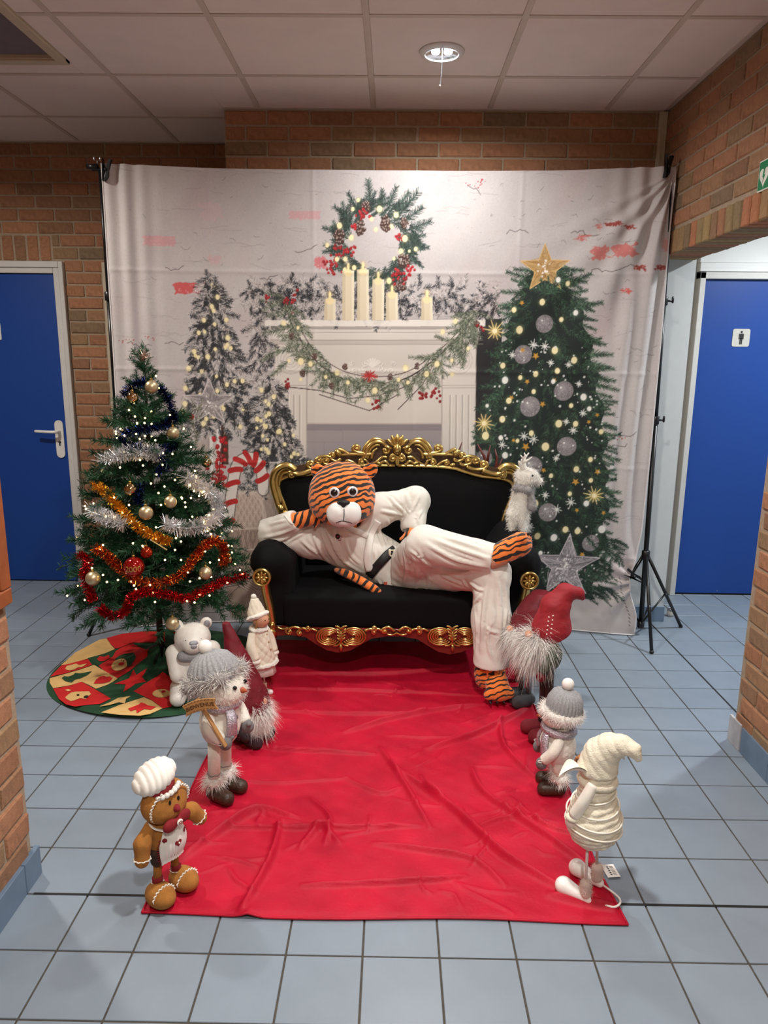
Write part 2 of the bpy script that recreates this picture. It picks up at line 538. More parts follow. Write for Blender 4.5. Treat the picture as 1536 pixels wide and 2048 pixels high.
# back wall behind the left passage, with the first door
YB = 4.72
D1L, D1R, D1T = -3.10, -2.075, 2.085
wall_bl = struct('wall_back_left', merge([span(-4.6, D1L, YB, YB + .2, 0, HC), span(D1R, -.85, YB, YB + .2, 0, HC), span(D1L, D1R, YB, YB + .2, D1T, HC)]), m_mortar)
lay(wall_bl, (0, YB), 'f', -3.5, -.9, 2.25, 2.8, ph=.03)
lay(wall_bl, (0, YB), 'f', D1R, -1.35, .0, 2.10, ph=-2.075 + .01)
lay(wall_bl, (0, YB), 'f', -2.14, -1.35, 2.10, 2.25, ph=.05)
x = -3.05
while x < -2.16:
    obj('brick', random.choice(BR), None, wall_bl, loc=(x, YB + .044, 2.168), rot=(0, PI / 2, 0), scale=(.145 / .215, 1, 1)); x += .079
# back wall in the middle, behind the cloth
YM = 4.10
wall_b = struct('wall_back', span(-.90, 1.62, YM, YM + .75, 0, HC), m_mortar)
lay(wall_b, (0, YM), 'f', -.9, 1.40, 2.1, 2.775, ph=ony(535, 300, YM)[0])
# right wall with the lintel over the toilet passage
XR, LZ = 1.40, 2.05
wall_r = struct('wall_right', merge([span(XR + .004, XR + .24, 2.70, YM, LZ + .11, HC), span(XR + .004, XR + .24, -2.0, 2.70, 0, HC)]), m_mortar)
lay(wall_r, (XR + .004, YM), 'r', 0, 1.40, 2.175, 2.775, ph=.09)
lay(wall_r, (XR + .004, 2.69), 'r', 0, .95, .075, 1.575, ph=.02)
lay(wall_r, (XR + .004, 2.69), 'r', 0, .95, 1.575, 2.775, ph=.02)
y = YM - .04
while y > 2.70:
    obj('brick', random.choice(BY), None, wall_r, loc=(XR + .1065, y, LZ + .057), rot=(PI / 2, random.uniform(-.01, .01), 0), scale=(1, 1.12, 1)); y -= .0745
# near left wall end
XL, YL = -1.05, 1.86
wall_l = struct('wall_left', span(XL - .24, XL - .004, -2.0, YL, 0, HC), m_mortar)
lay(wall_l, (XL - .004, YL), 'l', -1.0, 0, .075, 2.775, ph=-.13)
# white passage behind the right wall
wall_p = struct('wall_passage', merge([span(1.37, 1.622, YM - .005, YM + .1, 0, LZ + .1), span(1.62, 1.845, 4.64, 4.8, 0, 2.62), span(2.86, 3.6, 4.64, 4.8, 0, 2.62), span(1.845, 2.86, 4.64, 4.8, 2.09, 2.62), span(3.5, 3.6, 2.0, 4.64, 0, 2.62), span(1.64, 3.6, 1.9, 2.0, 0, 2.62)]), m_panel)
# the hall and corridor close behind and beside the camera
wall_rear = struct('wall_rear', span(XL - .24, XR + .24, -2.1, -2.0, 0, HC), m_brick)
wall_cor = struct('wall_corridor', merge([span(-4.7, -4.6, 1.60, YB + .2, 0, HC), span(-4.6, XL - .24, 1.60, 1.70, 0, HC)]), m_brick)
passage_ceiling = struct('ceiling_passage', span(1.645, 3.6, 1.5, 4.8, 2.60, 2.68), m_white)

# ---- skirting
def skirting(name, pieces, mat=m_skirt, first=None):
    b0 = tag(obj(name, pieces[0], first or mat, None, smooth=False), kind='structure')
    for p in pieces[1:]: obj('skirting_tile', p, mat, b0, smooth=False)
m_pale = M('bare_adhesive', (178, 178, 182), .9, var=.12, vs=30)
skirting('baseboard_left', [span(XL - .002, -1.036, YL - .07, 1.878, 0, .094, .0015), span(XL - .002, -1.036, YL - .28, YL - .073, 0, .094, .0015), span(XL - .002, -1.036, YL - .49, YL - .283, 0, .094, .0015), span(XL - .002, -1.036, YL - .70, YL - .493, 0, .094, .0015)])
skirting('baseboard_right', [span(1.392, XR + .003, 2.635, 2.728, 0, .112, .0015), span(1.394, XR + .003, 2.42, 2.625, 0, .108, .0015), span(1.394, XR + .003, 2.21, 2.417, 0, .108, .0015), span(1.394, XR + .003, 2.0, 2.207, 0, .108, .0015)], first=m_pale)
skirting('baseboard_passage', [span(1.42, 1.626, YM - .017, YM - .006, 0, .095, .0015)])

# ---- ceiling: base, panels, bars
ceil = struct('ceiling', merge([span(-4.6, 1.64, -2.0, 4.95, HC + .02, HC + .1)]), m_ctile)
cgx = [-1.3195 + .6 * i for i in range(-6, 6)]; cgy = [3.0496 + .6 * j for j in range(-8, 4)]
HX0, HX1, HY0, HY1 = -2.045, -1.445, 2.311, 3.511
def cpan(x0, x1, y0, y1):
    if x1 - x0 > .03 and y1 - y0 > .03:
        obj('ceiling_panel', span(x0, x1, y0, y1, HC, HC + .016, .002), m_ctile, ceil, smooth=False)
for i in range(len(cgx) - 1):
    for j in range(len(cgy) - 1):
        x0, x1, y0, y1 = max(cgx[i] + .012, -4.6), min(cgx[i + 1] - .012, XR), cgy[j] + .012, cgy[j + 1] - .012
        y1 = min(y1, YB if x1 < -.9 else YM)
        if x0 < -.9 < x1 and y1 <= YM and cgy[j + 1] > YM:
            cpan(x0, -.905, y0, min(cgy[j + 1] - .012, YB))
            x0 = -.905
        if x0 < HX1 and x1 > HX0 and y0 < HY1 and y1 > HY0:
            cpan(HX1 + .001, x1, y0, y1)
            if x0 < HX1: cpan(max(x0, HX0 - 9), min(x1, HX1), max(HY1 + .001, y0), y1)
            continue
        cpan(x0, x1, y0, y1)
for xx in cgx:
    ye = YB if xx < -.9 else YM
    if xx < XR:
        if HX0 < xx < HX1:
            obj('ceiling_bar', span(xx - .012, xx + .012, HY1, ye, HC - .003, HC + .018), m_tbar, ceil, smooth=False)
        else:
            obj('ceiling_bar', span(xx - .012, xx + .012, -1.6, ye, HC - .003, HC + .018), m_tbar, ceil, smooth=False)
for yy in cgy:
    if yy > YB: continue
    xe = XR if yy < YM else -.9
    if HY0 < yy < HY1:
        obj('ceiling_bar', span(-4.6, HX0, yy - .012, yy + .012, HC - .0025, HC + .018), m_tbar, ceil, smooth=False)
        obj('ceiling_bar', span(HX1, xe, yy - .012, yy + .012, HC - .0025, HC + .018), m_tbar, ceil, smooth=False)
    else:
        obj('ceiling_bar', span(-4.6, xe, yy - .012, yy + .012, HC - .0025, HC + .018), m_tbar, ceil, smooth=False)
for n_, s_ in enumerate([span(-.905, XR, YM - .024, YM, HC - .004, HC + .015), span(XR - .024, XR, 1.0, YM, HC - .004, HC + .015), span(-4.6, -.9, YB - .024, YB, HC - .004, HC + .015)]):
    obj('edge_angle', s_, m_tbar, ceil, smooth=False)

# ---- vertical trunkings
struct('trim_1', merge([span(1.357, 1.398, YM - .022, YM, 0, 2.775, .002), span(1.366, 1.374, YM - .025, YM - .02, 0, 2.775)]), m_cream)
struct('trim_2', span(-1.832, -1.808, YB - .018, YB - .003, 0, 2.086, .002), m_cream)

# ---- doors
door1 = struct('door_1', span(-3.03, -2.137, 4.705, 4.745, .008, 2.011, .002), m_door)
obj('door_frame', merge([span(-2.135, -2.098, 4.690, 4.76, 0, 2.05, .003), span(-2.098, D1R + .004, 4.684, 4.73, 0, D1T + .002, .003), span(-3.10, -2.136, 4.690, 4.76, 2.016, 2.048, .003), span(-3.14, -2.099, 4.684, 4.73, 2.05, D1T + .002, .003), span(-3.10, -3.032, 4.684, 4.76, 0, 2.05, .003)]), m_frame, door1, smooth=False)
hx = -2.183
pl = []
for zc, sg in ((1.073, 1), (.882, -1)):
    pl += [(hx + .0275 * math.cos(a), zc + sg * .0275 * abs(math.sin(a))) for a in (np.linspace(0, PI, 9) if sg > 0 else np.linspace(PI, 0, 9))]
obj('handle_plate', prism(pl, .008, TR(0, 4.696, 0)), m_plast, door1, smooth=False)
hp = catmull([(hx, 4.70, 1.028), (hx, 4.665, 1.028), (hx - .012, 4.648, 1.028), (hx - .05, 4.645, 1.029), (hx - .135, 4.648, 1.032)], 5)
obj('handle', tube(hp, [.012, .010, .010, .0095, .009], 10), m_plast, door1)
obj('keyhole', merge([lathe([(0, 0), (.0085, 0), (.0085, .004), (0, .004)], 12, (0, 0, 0))]), m_blackp, door1, loc=(hx - .001, 4.697, .958), rot=(PI / 2, 0, 0))
obj('keyhole', box((hx - .001, 4.694, .945), (.008, .004, .02), .001), m_blackp, door1)

door2 = struct('door_2', span(1.882, 2.82, 4.60, 4.64, .012, 2.003, .002), m_door)
obj('door_frame', merge([span(1.845, 1.880, 4.575, 4.66, 0, 2.045, .003), span(1.845, 2.86, 4.575, 4.66, 2.006, 2.045, .003), span(2.822, 2.86, 4.575, 4.66, 0, 2.045, .003)]), m_frame, door2, smooth=False)
obj('transom_panel', merge([span(1.845, 2.86, 4.59, 4.66, 2.05, 2.10, .002), span(1.845, 2.86, 4.60, 4.66, 2.102, 2.60, .002)]), m_white, door2, smooth=False)
obj('door_bottom_strip', span(1.882, 2.82, 4.61, 4.64, 0, .011), m_joint, door2, smooth=False)  # black strip filling the gap under the door leaf
obj('screw', sphere((2.165, 4.599, .028), .003, 8, 6), m_steel, door2)

# ---- signs
m_sign = M('brushed_plate', (196, 194, 184), .35, var=.06, vs=80)
m_ink = M('black_ink', (24, 26, 26), .5)
def rrect(w, h, r, n=5):
    p = []
    for cx, cz, a0 in ((w / 2 - r, h / 2 - r, 0), (-w / 2 + r, h / 2 - r, PI / 2), (-w / 2 + r, -h / 2 + r, PI), (w / 2 - r, -h / 2 + r, 1.5 * PI)):
        p += [(cx + r * math.cos(a0 + PI / 2 * k / n), cz + r * math.sin(a0 + PI / 2 * k / n)) for k in range(n + 1)]
    return p
sg = thing('toilet_sign', 'square brushed metal men\'s toilet sign with black standing figure on blue door', 'sign', (2.138, 4.60, 1.662))
obj('plate', prism(rrect(.106, .106, .012), .003, TR(0, -.0035, 0)), m_sign, sg, smooth=False)
fig = [prism(rrect(.018, .034, .004), .001, TR(0, -.0046, .0085)), prism(rrect(.0075, .036, .002), .001, TR(-.0047, -.0046, -.022)), prism(rrect(.0075, .036, .002), .001, TR(.0047, -.0046, -.022)), prism(rrect(.005, .034, .002), .001, TR(-.0127, -.0046, .0075)), prism(rrect(.005, .034, .002), .001, TR(.0127, -.0046, .0075)), prism([(.0068 * math.cos(a), .0068 * math.sin(a)) for a in np.linspace(0, 2 * PI, 17)[:-1]], .001, TR(0, -.0046, .0345))]
obj('pictogram', merge(fig), m_ink, sg, smooth=False)
sg = thing('toilet_sign', 'pale square sign on blue door with lever handle', 'sign', (-2.558, 4.705, 1.661))
obj('plate', prism(rrect(.108, .108, .010), .003, TR(0, -.0035, 0)), M('pale_plate', (214, 218, 214), .35), sg, smooth=False)
m_green = M('safety_green', (14, 128, 78), .45)
sg = thing('defibrillator_sign', 'green defibrillator sign with white heart and lightning bolt on brick wall', 'sign', (XR, 2.945, 2.213))
obj('plate', box((-.003, 0, 0), (.004, .116, .112), .001), M('sign_white', (236, 236, 226), .4), sg, smooth=False)
obj('green_field', box((-.0056, 0, 0), (.001, .106, .102)), m_green, sg, smooth=False)
ht = [(16 * math.sin(t) ** 3, 13 * math.cos(t) - 5 * math.cos(2 * t) - 2 * math.cos(3 * t) - math.cos(4 * t)) for t in np.linspace(0, 2 * PI, 33)[:-1]]
Rr = TR(-.0064, 0, 0) @ rotm('Z', -PI / 2)
obj('heart', prism([(x * .0022, z * .0024) for x, z in ht], .001, TR(-.0062, .012, -.004) @ rotm('Z', -PI / 2)), M('sign_white', (236, 236, 226)), sg, smooth=False)
obj('lightning_bolt', prism([(-.004, .02), (.006, .02), (.001, .004), (.009, .004), (-.006, -.024), (-.001, -.003), (-.009, -.003)], .001, TR(-.0073, .012, -.004) @ rotm('Z', -PI / 2)), m_green, sg, smooth=False)

# ---- notice board on the near left wall
m_wood = M('frame_wood', (150, 82, 44), .5, var=.15, vs=30)
nb = thing('notice_board', 'cork notice board with reddish brown wooden frame on brick wall', 'board', (XL, 1.42, .86))
for nm, s_ in (('frame_rail', span(.0, .022, -.44, .437, .0, .045, .004)), ('frame_rail', span(.0, .022, -.44, .437, .87, .915, .004)), ('frame_stile', span(.0, .0225, .392, .437, .045, .87, .004)), ('frame_stile', span(.0, .0225, -.44, -.395, .045, .87, .004))):
    obj(nm, s_, m_wood, nb, smooth=False)
obj('cork_panel', span(0, .008, -.40, .395, .04, .875), M('cork', (206, 172, 120), .95, var=.15, vs=200), nb, smooth=False)

# ---- ceiling fittings
ch = thing('ceiling_light_panel', 'unlit grey recessed ceiling light panel with cream frame', 'light', (HX0 + .3, HY0 + .6, HC))
obj('frame', merge([span(-.3, .3, .555, .6, -.012, .012, .003), span(-.3, .3, -.6, -.555, -.012, .012, .003), span(.255, .3, -.6, .6, -.0122, .012, .003), span(-.3, -.255, -.6, .6, -.0122, .012, .003)]), m_cream, ch, smooth=False)
obj('diffuser', span(-.26, .26, -.56, .56, .012, .018), m_dkgrey, ch, smooth=False)
obj('inner_edge', merge([span(-.26, .26, .548, .556, -.002, .014), span(.248, .256, -.556, .556, -.002, .014)]), m_cream, ch, smooth=False)
m_lamp = M('lamp_glow', (225, 240, 255), .4, emit=14)
m_refl = M('reflector', (205, 215, 225), .15, metal=1)
for q, ((lx, ly, lz), pw, lc) in enumerate(DOWNLIGHTS):
    lab = ['lit round recessed downlight with two small lamps and hanging plastic strip', 'round ceiling downlight above the front part of the red cloth', 'round ceiling downlight over the hall in front of the red cloth', 'round ceiling downlight in front of the blue door with lever handle', 'round ceiling downlight in front of the blue door with toilet sign'][q]
    dl = thing('downlight' if q == 0 else 'downlight_offscreen', lab, 'light', (lx, ly, lz), group='recessed downlights')
    obj('rim', lathe([(.070, -.014), (.074, -.016), (.094, -.006), (.096, -.001), (.070, -.001), (.070, -.014)], 40, caps=False), m_white, dl)
    obj('reflector', lathe([(.071, -.010), (.060, -.0035), (.03, -.0012), (.001, -.001)], 32, caps=False), m_refl, dl)
    for sx in (-.026, .026):
        obj('lamp' if q == 0 else 'lamp_offscreen', lathe([(.0001, -.011), (.010, -.0105), (.017, -.007), (.018, -.003), (.001, -.002)], 16), m_lamp, dl, loc=(sx, 0, 0))
m_clear = M('clear_plastic', (215, 225, 235), .2, trans=.6)
st = thing('hanging_strip', 'clear plastic strip hanging down from lit downlight', 'strip', (.181, 3.29, 2.62))
sp = catmull([(.003, -.002, .158), (.003, 0, .08), (.002, .003, .05), (-.002, .006, .01)], 5)
obj('strip', tube(sp, [.0045] * 2, 6, flat=.25), m_clear, st)
obj('tip', box((-.003, .007, .003), (.007, .003, .012), .001), m_plast, st)

# ---- tin can beside the passage skirting
tc_ = onz(1340, 1232)
can = thing('tin_can', 'small open silver tin can standing on floor beside grey skirting', 'can', (tc_[0], tc_[1], 0))
obj('body', lathe([(.0195, 0), (.021, .002), (.020, .004), (.020, .044), (.021, .046), (.019, .047), (.018, .044), (.018, .006), (.001, .005)], 24), m_steel, can)
obj('paper_band', lathe([(.0205, .012), (.0205, .034)], 24, caps=False), M('can_label', (190, 184, 172), .6), can)
# ================================================================== printed photo backdrop
KP = 620.0                       # print resolution, dots per metre of cloth
BX0, BX1, BZ0, BZ1, BYP = -1.505, 1.435, 0.0, 2.46, 3.92
CW, CH = int((BX1 - BX0) * KP), int((BZ1 - BZ0) * KP)
CV = np.zeros((CH, CW, 3), np.float32)
PS = KP * 3.92 / FPX             # print dots per photo pixel, roughly
_yy, _xx = np.mgrid[0:CH, 0:CW].astype(np.float32)
def cp(px, py):
    q = ony(px, py, BYP)
    return (q[0] - BX0) * KP, (BZ1 - q[2]) * KP
def c3(c): return np.array(c, np.float32)
def blend(x0, y0, a, col):
    h, w_ = a.shape
    X0, Y0 = max(x0, 0), max(y0, 0); X1, Y1 = min(x0 + w_, CW), min(y0 + h, CH)
    if X1 <= X0 or Y1 <= Y0: return
    a = a[Y0 - y0:Y1 - y0, X0 - x0:X1 - x0, None]
    CV[Y0:Y1, X0:X1] += a * (col - CV[Y0:Y1, X0:X1])
def disc(x, y, r, col, al=1.0, soft=1.0, ry=None):
    ry = ry or r
    R = int(max(r, ry) + soft + 2); x0, y0 = int(x) - R, int(y) - R
    g = np.mgrid[0:2 * R + 1, 0:2 * R + 1]
    d = np.sqrt(((g[1] + x0 - x) / r) ** 2 + ((g[0] + y0 - y) / ry) ** 2)
    blend(x0, y0, np.clip((1 - d) * min(r, ry) / soft + .5, 0, 1) * al, c3(col))
def glow(x, y, r, col, al):
    R = int(r * 2.2) + 1; x0, y0 = int(x) - R, int(y) - R
    g = np.mgrid[0:2 * R + 1, 0:2 * R + 1]
    d2 = ((g[1] + x0 - x) ** 2 + (g[0] + y0 - y) ** 2) / (r * r)
    blend(x0, y0, np.exp(-1.6 * d2) * al, c3(col))
def stroke(x0, y0, x1, y1, w0, col, al=1.0, w1=None):
    w1 = w0 * .4 if w1 is None else w1
    m = max(w0, w1) + 1.5
    ax, bx = int(min(x0, x1) - m), int(max(x0, x1) + m) + 1
    ay, by = int(min(y0, y1) - m), int(max(y0, y1) + m) + 1
    if bx < 0 or by < 0 or ax >= CW or ay >= CH: return
    gx = np.arange(ax, bx + 1, dtype=np.float32)[None, :] - x0; gy = np.arange(ay, by + 1, dtype=np.float32)[:, None] - y0
    dx, dy = x1 - x0, y1 - y0
    t = np.clip((gx * dx + gy * dy) / (dx * dx + dy * dy + 1e-6), 0, 1)
    d = np.sqrt((gx - t * dx) ** 2 + (gy - t * dy) ** 2)
    blend(ax, ay, np.clip((w0 + (w1 - w0) * t) / 2 - d + .5, 0, 1) * al, c3(col))
def poly(pts, col, al=1.0):
    P = np.array(pts, float); x0, y0 = np.floor(P.min(0)).astype(int) - 1; x1, y1 = np.ceil(P.max(0)).astype(int) + 1
    gx, gy = np.meshgrid(np.arange(x0, x1 + 1) + .01, np.arange(y0, y1 + 1) + .01)
    ins = np.zeros(gx.shape, bool); n = len(P)
    for i in range(n):
        (ax, ay), (bx, by) = P[i], P[(i + 1) % n]
        c = (ay > gy) != (by > gy)
        ins ^= c & (gx < (bx - ax) * (gy - ay) / (by - ay + 1e-9) + ax)
    a = ins.astype(np.float32)
    a[1:-1, 1:-1] = (a[1:-1, 1:-1] * 2 + a[:-2, 1:-1] + a[2:, 1:-1] + a[1:-1, :-2] + a[1:-1, 2:]) / 6
    blend(x0, y0, a * al, c3(col))
def prect(ax, ay, bx, by, col, al=1.0):
    poly([cp(ax, ay), cp(bx, ay), cp(bx, by), cp(ax, by)], col, al)
def pline(pts, w_, col, al=1.0, tap=False):
    q = [cp(*p) for p in pts]
    for i in range(len(q) - 1): stroke(*q[i], *q[i + 1], w_ * PS, col, al, w_ * PS * (.6 if tap else 1))
R2 = np.random.default_rng(11)
def lerp(a, b, t): return tuple(a[i] + (b[i] - a[i]) * t for i in range(3))
def frond(px, py, ang, ln, dark, light, nl=.32, step=2.0, wn=1.5, snow=None, al=1.0):
    """fir sprig: px,py photo pixels, ang in picture (0 = right, 90 = down), ln in photo pixels"""
    x, y = cp(px, py); L = ln * PS
    dx, dy = math.cos(math.radians(ang)), math.sin(math.radians(ang))
    n = max(int(ln / step), 4)
    stroke(x, y, x + dx * L, y + dy * L, 2.2, lerp(dark, (60, 40, 30), .4), al)
    for i in range(n):
        t = (i + .3) / n
        l = L * nl * (1 - .55 * t) * R2.uniform(.75, 1.15)
        for s in (-1, 1):
            a = math.radians(ang + s * R2.uniform(32, 55))
            c = lerp(dark, light, R2.random() ** 1.3)
            if snow is not None and R2.random() < snow[1]: c = lerp(c, snow[0], R2.uniform(.5, 1))
            bx, by = x + dx * L * t, y + dy * L * t
            stroke(bx, by, bx + math.cos(a) * l, by + math.sin(a) * l, wn * PS * .8, c, al)
def bulb(px, py, r, warm=True):
    x, y = cp(px, py); r *= PS
    glow(x, y, r * 1.25, (240, 215, 130) if warm else (240, 240, 235), .55)
    disc(x, y, r * .82, (252, 240, 190) if warm else (246, 246, 238), .97, 1.5, r * .95)
def cone_(px, py, r, ang=0):
    for k in range(40):
        a = R2.uniform(0, 2 * PI); q = math.sqrt(R2.random())
        xx, yy = px + r * .8 * q * math.cos(a), py + r * 1.15 * q * math.sin(a)
        x, y = cp(xx, yy)
        disc(x, y, r * .24 * PS, (66, 42, 34), .9, 1); disc(x + .5, y - r * .12 * PS, r * .12 * PS, (200, 185, 175), .75, 1)
def berries(px, py, n, sp, r=3.2, col=(190, 32, 40)):
    for k in range(n):
        x, y = cp(px + R2.normal() * sp, py + R2.normal() * sp); rr = r * PS * R2.uniform(.75, 1.1)
        disc(x, y, rr, lerp(col, (90, 8, 14), R2.random() * .6), 1, 1); disc(x - rr * .3, y - rr * .3, rr * .3, (240, 130, 130), .7, 1)
def lowf(f, ph):
    u, v = _xx / CW * f, _yy / CW * f
    return (np.sin(3.1 * u + 1.7 * v + ph + 1.4 * np.sin(1.3 * v + ph)) + np.sin(2.3 * v - 1.9 * u + 2 * ph + 1.3 * np.sin(2.1 * u)) + np.sin(4.1 * u + 3.3 * v - ph)) / 3
# --- whitewashed brick
base = np.stack([np.full((CH, CW), c, np.float32) for c in (197, 191, 189)], -1)
n1 = lowf(5, .3) * .5 + lowf(14, 1.1) * .3 + lowf(40, 2.2) * .2
base += n1[..., None] * np.array([9, 10, 9])
pk = np.clip(lowf(7, 4.0) * .7 + lowf(19, 2.0) * .5 - .15, 0, 1)
base += pk[..., None] * np.array([2, -7, -5])
base += R2.normal(size=(CH // 3 + 1, CW // 3 + 1)).repeat(3, 0).repeat(3, 1)[:CH, :CW, None] * 2.2
CV[:] = base
for r_ in range(26):
    yb = 350 + r_ * 36
    for k in range(10):
        xa = R2.uniform(220, 1330); p = [(xa, yb + R2.normal() * 3)]
        for s in range(R2.integers(2, 6)): p.append((p[-1][0] + R2.uniform(5, 16), p[-1][1] + R2.normal() * 2))
        pline(p, 1.3, (150, 142, 142), .35)
def crack(px, py, n, sx=8, col=(70, 56, 56), al=.75, wd=1.4):
    p = [(px, py)]
    for s in range(n): p.append((p[-1][0] + R2.uniform(.4, 1) * sx, p[-1][1] + R2.normal() * 3))
    pline(p, wd, col, al, True)
for k in range(170):
    px = R2.uniform(225, 1335); py = R2.uniform(360, 900)
    if R2.random() < .45: px = R2.uniform(1000, 1335)
    crack(px, py, R2.integers(1, 4), R2.uniform(3, 8), (96, 84, 84), .5, 1.1)
for k in range(260):
    x, y = cp(R2.uniform(225, 1335), R2.uniform(360, 900)); disc(x, y, R2.uniform(.6, 1.4), (110, 98, 98), .5)
for px, py, n in ((1020, 470, 9), (1190, 545, 16), (1150, 470, 10), (1090, 590, 7), (1240, 870, 6), (1230, 890, 5), (400, 655, 5), (520, 560, 6), (590, 505, 8), (940, 372, 5), (330, 540, 6), (255, 690, 9), (330, 690, 5)):
    crack(px, py, n)
def brickpatch(px, py, w_, h, col, al, rag=3):
    p = []
    for t in np.linspace(0, 1, 12): p.append((px + w_ * t, py + R2.normal() * rag * .4))
    for t in np.linspace(0, 1, 6): p.append((px + w_ + R2.normal() * rag, py + h * t))
    for t in np.linspace(1, 0, 12): p.append((px + w_ * t, py + h + R2.normal() * rag * .6))
    for t in np.linspace(1, 0, 6): p.append((px + R2.normal() * rag, py + h * t))
    poly([cp(*q) for q in p], col, al)
    for k in range(int(w_ / 4)): pline([(px + w_ * R2.random(), py + h * R2.random())] * 2, 2.5, (225, 205, 200), al * .5)
brickpatch(287, 478, 62, 20, (216, 160, 164), .8, 2)
brickpatch(348, 570, 56, 21, (208, 88, 88), .95, 3)
brickpatch(578, 424, 62, 17, (216, 160, 164), .7, 2)
brickpatch(632, 515, 22, 22, (214, 110, 116), .8, 4)
brickpatch(398, 410, 40, 34, (214, 184, 186), .5, 5); brickpatch(415, 515, 26, 14, (214, 170, 172), .6, 4)
for q in ((1188, 500, 34, 22), (1228, 498, 44, 22), (1165, 475, 16, 10), (1200, 455, 10, 9)): brickpatch(*q, (212, 104, 96), .75, 5)
for q in ((1218, 452, 28, 8), (1252, 459, 20, 7), (1270, 538, 24, 9), (1312, 538, 20, 9)): brickpatch(*q, (150, 52, 44), .9, 3)
brickpatch(1248, 584, 16, 8, (208, 90, 80), .9, 3); brickpatch(1330, 486, 12, 26, (206, 120, 112), .5, 4)
for px, py in ((255, 684), (300, 682), (1240, 872), (950, 372), (965, 365)):
    for k in range(7):
        pline([(px + R2.normal() * 10, py + R2.normal() * 3)] * 2, R2.uniform(1.5, 3), (170, 52, 52), .8)
# --- dark gap right of the chimney breast, floor snow
prect(950, 640, 1010, 930, (30, 30, 32)); 
p = [cp(1000 + 12 * math.sin(i), 640 + i * 12) for i in range(25)]
poly([cp(950, 640)] + p + [cp(950, 930)], (34, 34, 36))
prect(1000, 1150, 1300, 1262, (192, 184, 180), .5)
for k in range(120):
    x, y = cp(R2.uniform(230, 640) if k % 2 else R2.uniform(1060, 1290), R2.uniform(1150, 1258)); glow(x, y, R2.uniform(10, 26), lerp((214, 206, 202), (150, 140, 140), R2.random()), .4)
# --- fireplace
CR = (221, 215, 206); SH = (178, 170, 163); LT = (236, 231, 222)
prect(548, 690, 958, 1010, CR)
prect(615, 690, 889, 848, lerp(CR, SH, .12))
prect(615, 848, 889, 1010, (164, 156, 158)); prect(615, 848, 889, 862, (146, 138, 141))
for yy_ in (885, 925, 960): pline([(616, yy_), (888, yy_)], 1.2, (150, 142, 144), .8)
for xx_, ya in ((688, 850), (807, 850), (650, 886), (745, 886)): pline([(xx_, ya), (xx_, ya + 36)], 1.2, (150, 142, 144), .8)
for xa, xb in ((548, 614), (890, 958)):
    pline([(xa, 690), (xa, 1000)], 1.4, SH); pline([(xb, 690), (xb, 1000)], 1.6, SH)
    for yy_ in (772, 777): pline([(xa, yy_), (xb, yy_)], 1.2, SH)
    for rr in (8, 14, 20, 26):
        x, y = cp((xa + xb) / 2, 722)
        t = np.linspace(0, 2 * PI, 40)
        for i in range(39): stroke(x + rr * PS * math.cos(t[i]), y + rr * PS * math.sin(t[i]), x + rr * PS * math.cos(t[i + 1]), y + rr * PS * math.sin(t[i + 1]), 1.4, SH, .8, 1.4)
    for k in range(4):
        xk = xa + 16 + k * (xb - xa - 30) / 3
        pline([(xk, 792), (xk, 1000)], 2.6, lerp(CR, SH, .8)); pline([(xk + 3, 792), (xk + 3, 1000)], 1.6, LT)
pline([(615, 848), (889, 848)], 2.5, (196, 186, 178)); pline([(889, 690), (889, 850)], 1.6, (186, 176, 168)); pline([(615, 690), (615, 850)], 1.6, (186, 176, 168))
for ya, yb, xa, xb, c in ((640, 654, 529, 977, LT), (654, 660, 533, 973, SH), (660, 680, 537, 968, CR), (680, 690, 541, 962, lerp(CR, SH, .5))): prect(xa, ya, xb, yb, c)
for yy_ in (640, 654, 659, 666, 682, 690): pline([(533, yy_), (972, yy_)], 1.2, lerp(SH, (140, 132, 126), .3), .9)
def swirl(px, py, r, s, turns=1.4, col=LT):
    x, y = cp(px, py); t = np.linspace(0, turns * 2 * PI, 26)
    for i in range(25):
        ra, rb = r * PS * (1 - i / 26), r * PS * (1 - (i + 1) / 26)
        q = (x + s * ra * math.cos(t[i]), y + ra * math.sin(t[i]), x + s * rb * math.cos(t[i + 1]), y + rb * math.sin(t[i + 1]))
        stroke(q[0] + 1.5, q[1] + 1.5, q[2] + 1.5, q[3] + 1.5, 3, (190, 182, 174), .8, 3); stroke(*q, 3, col, .9, 3)
for s in (-1, 1):
    for dx_, dy_, r_ in ((18, 4, 9), (38, 8, 9), (14, -8, 7), (56, 14, 7), (30, 20, 7), (42, -8, 5)): swirl(748 + s * dx_, 735 + dy_, r_, s)
for k in range(7):
    a = math.radians(-150 + 20 * k); pline([(748, 735), (748 + 15 * math.cos(a), 735 + 17 * math.sin(a))], 3, LT)
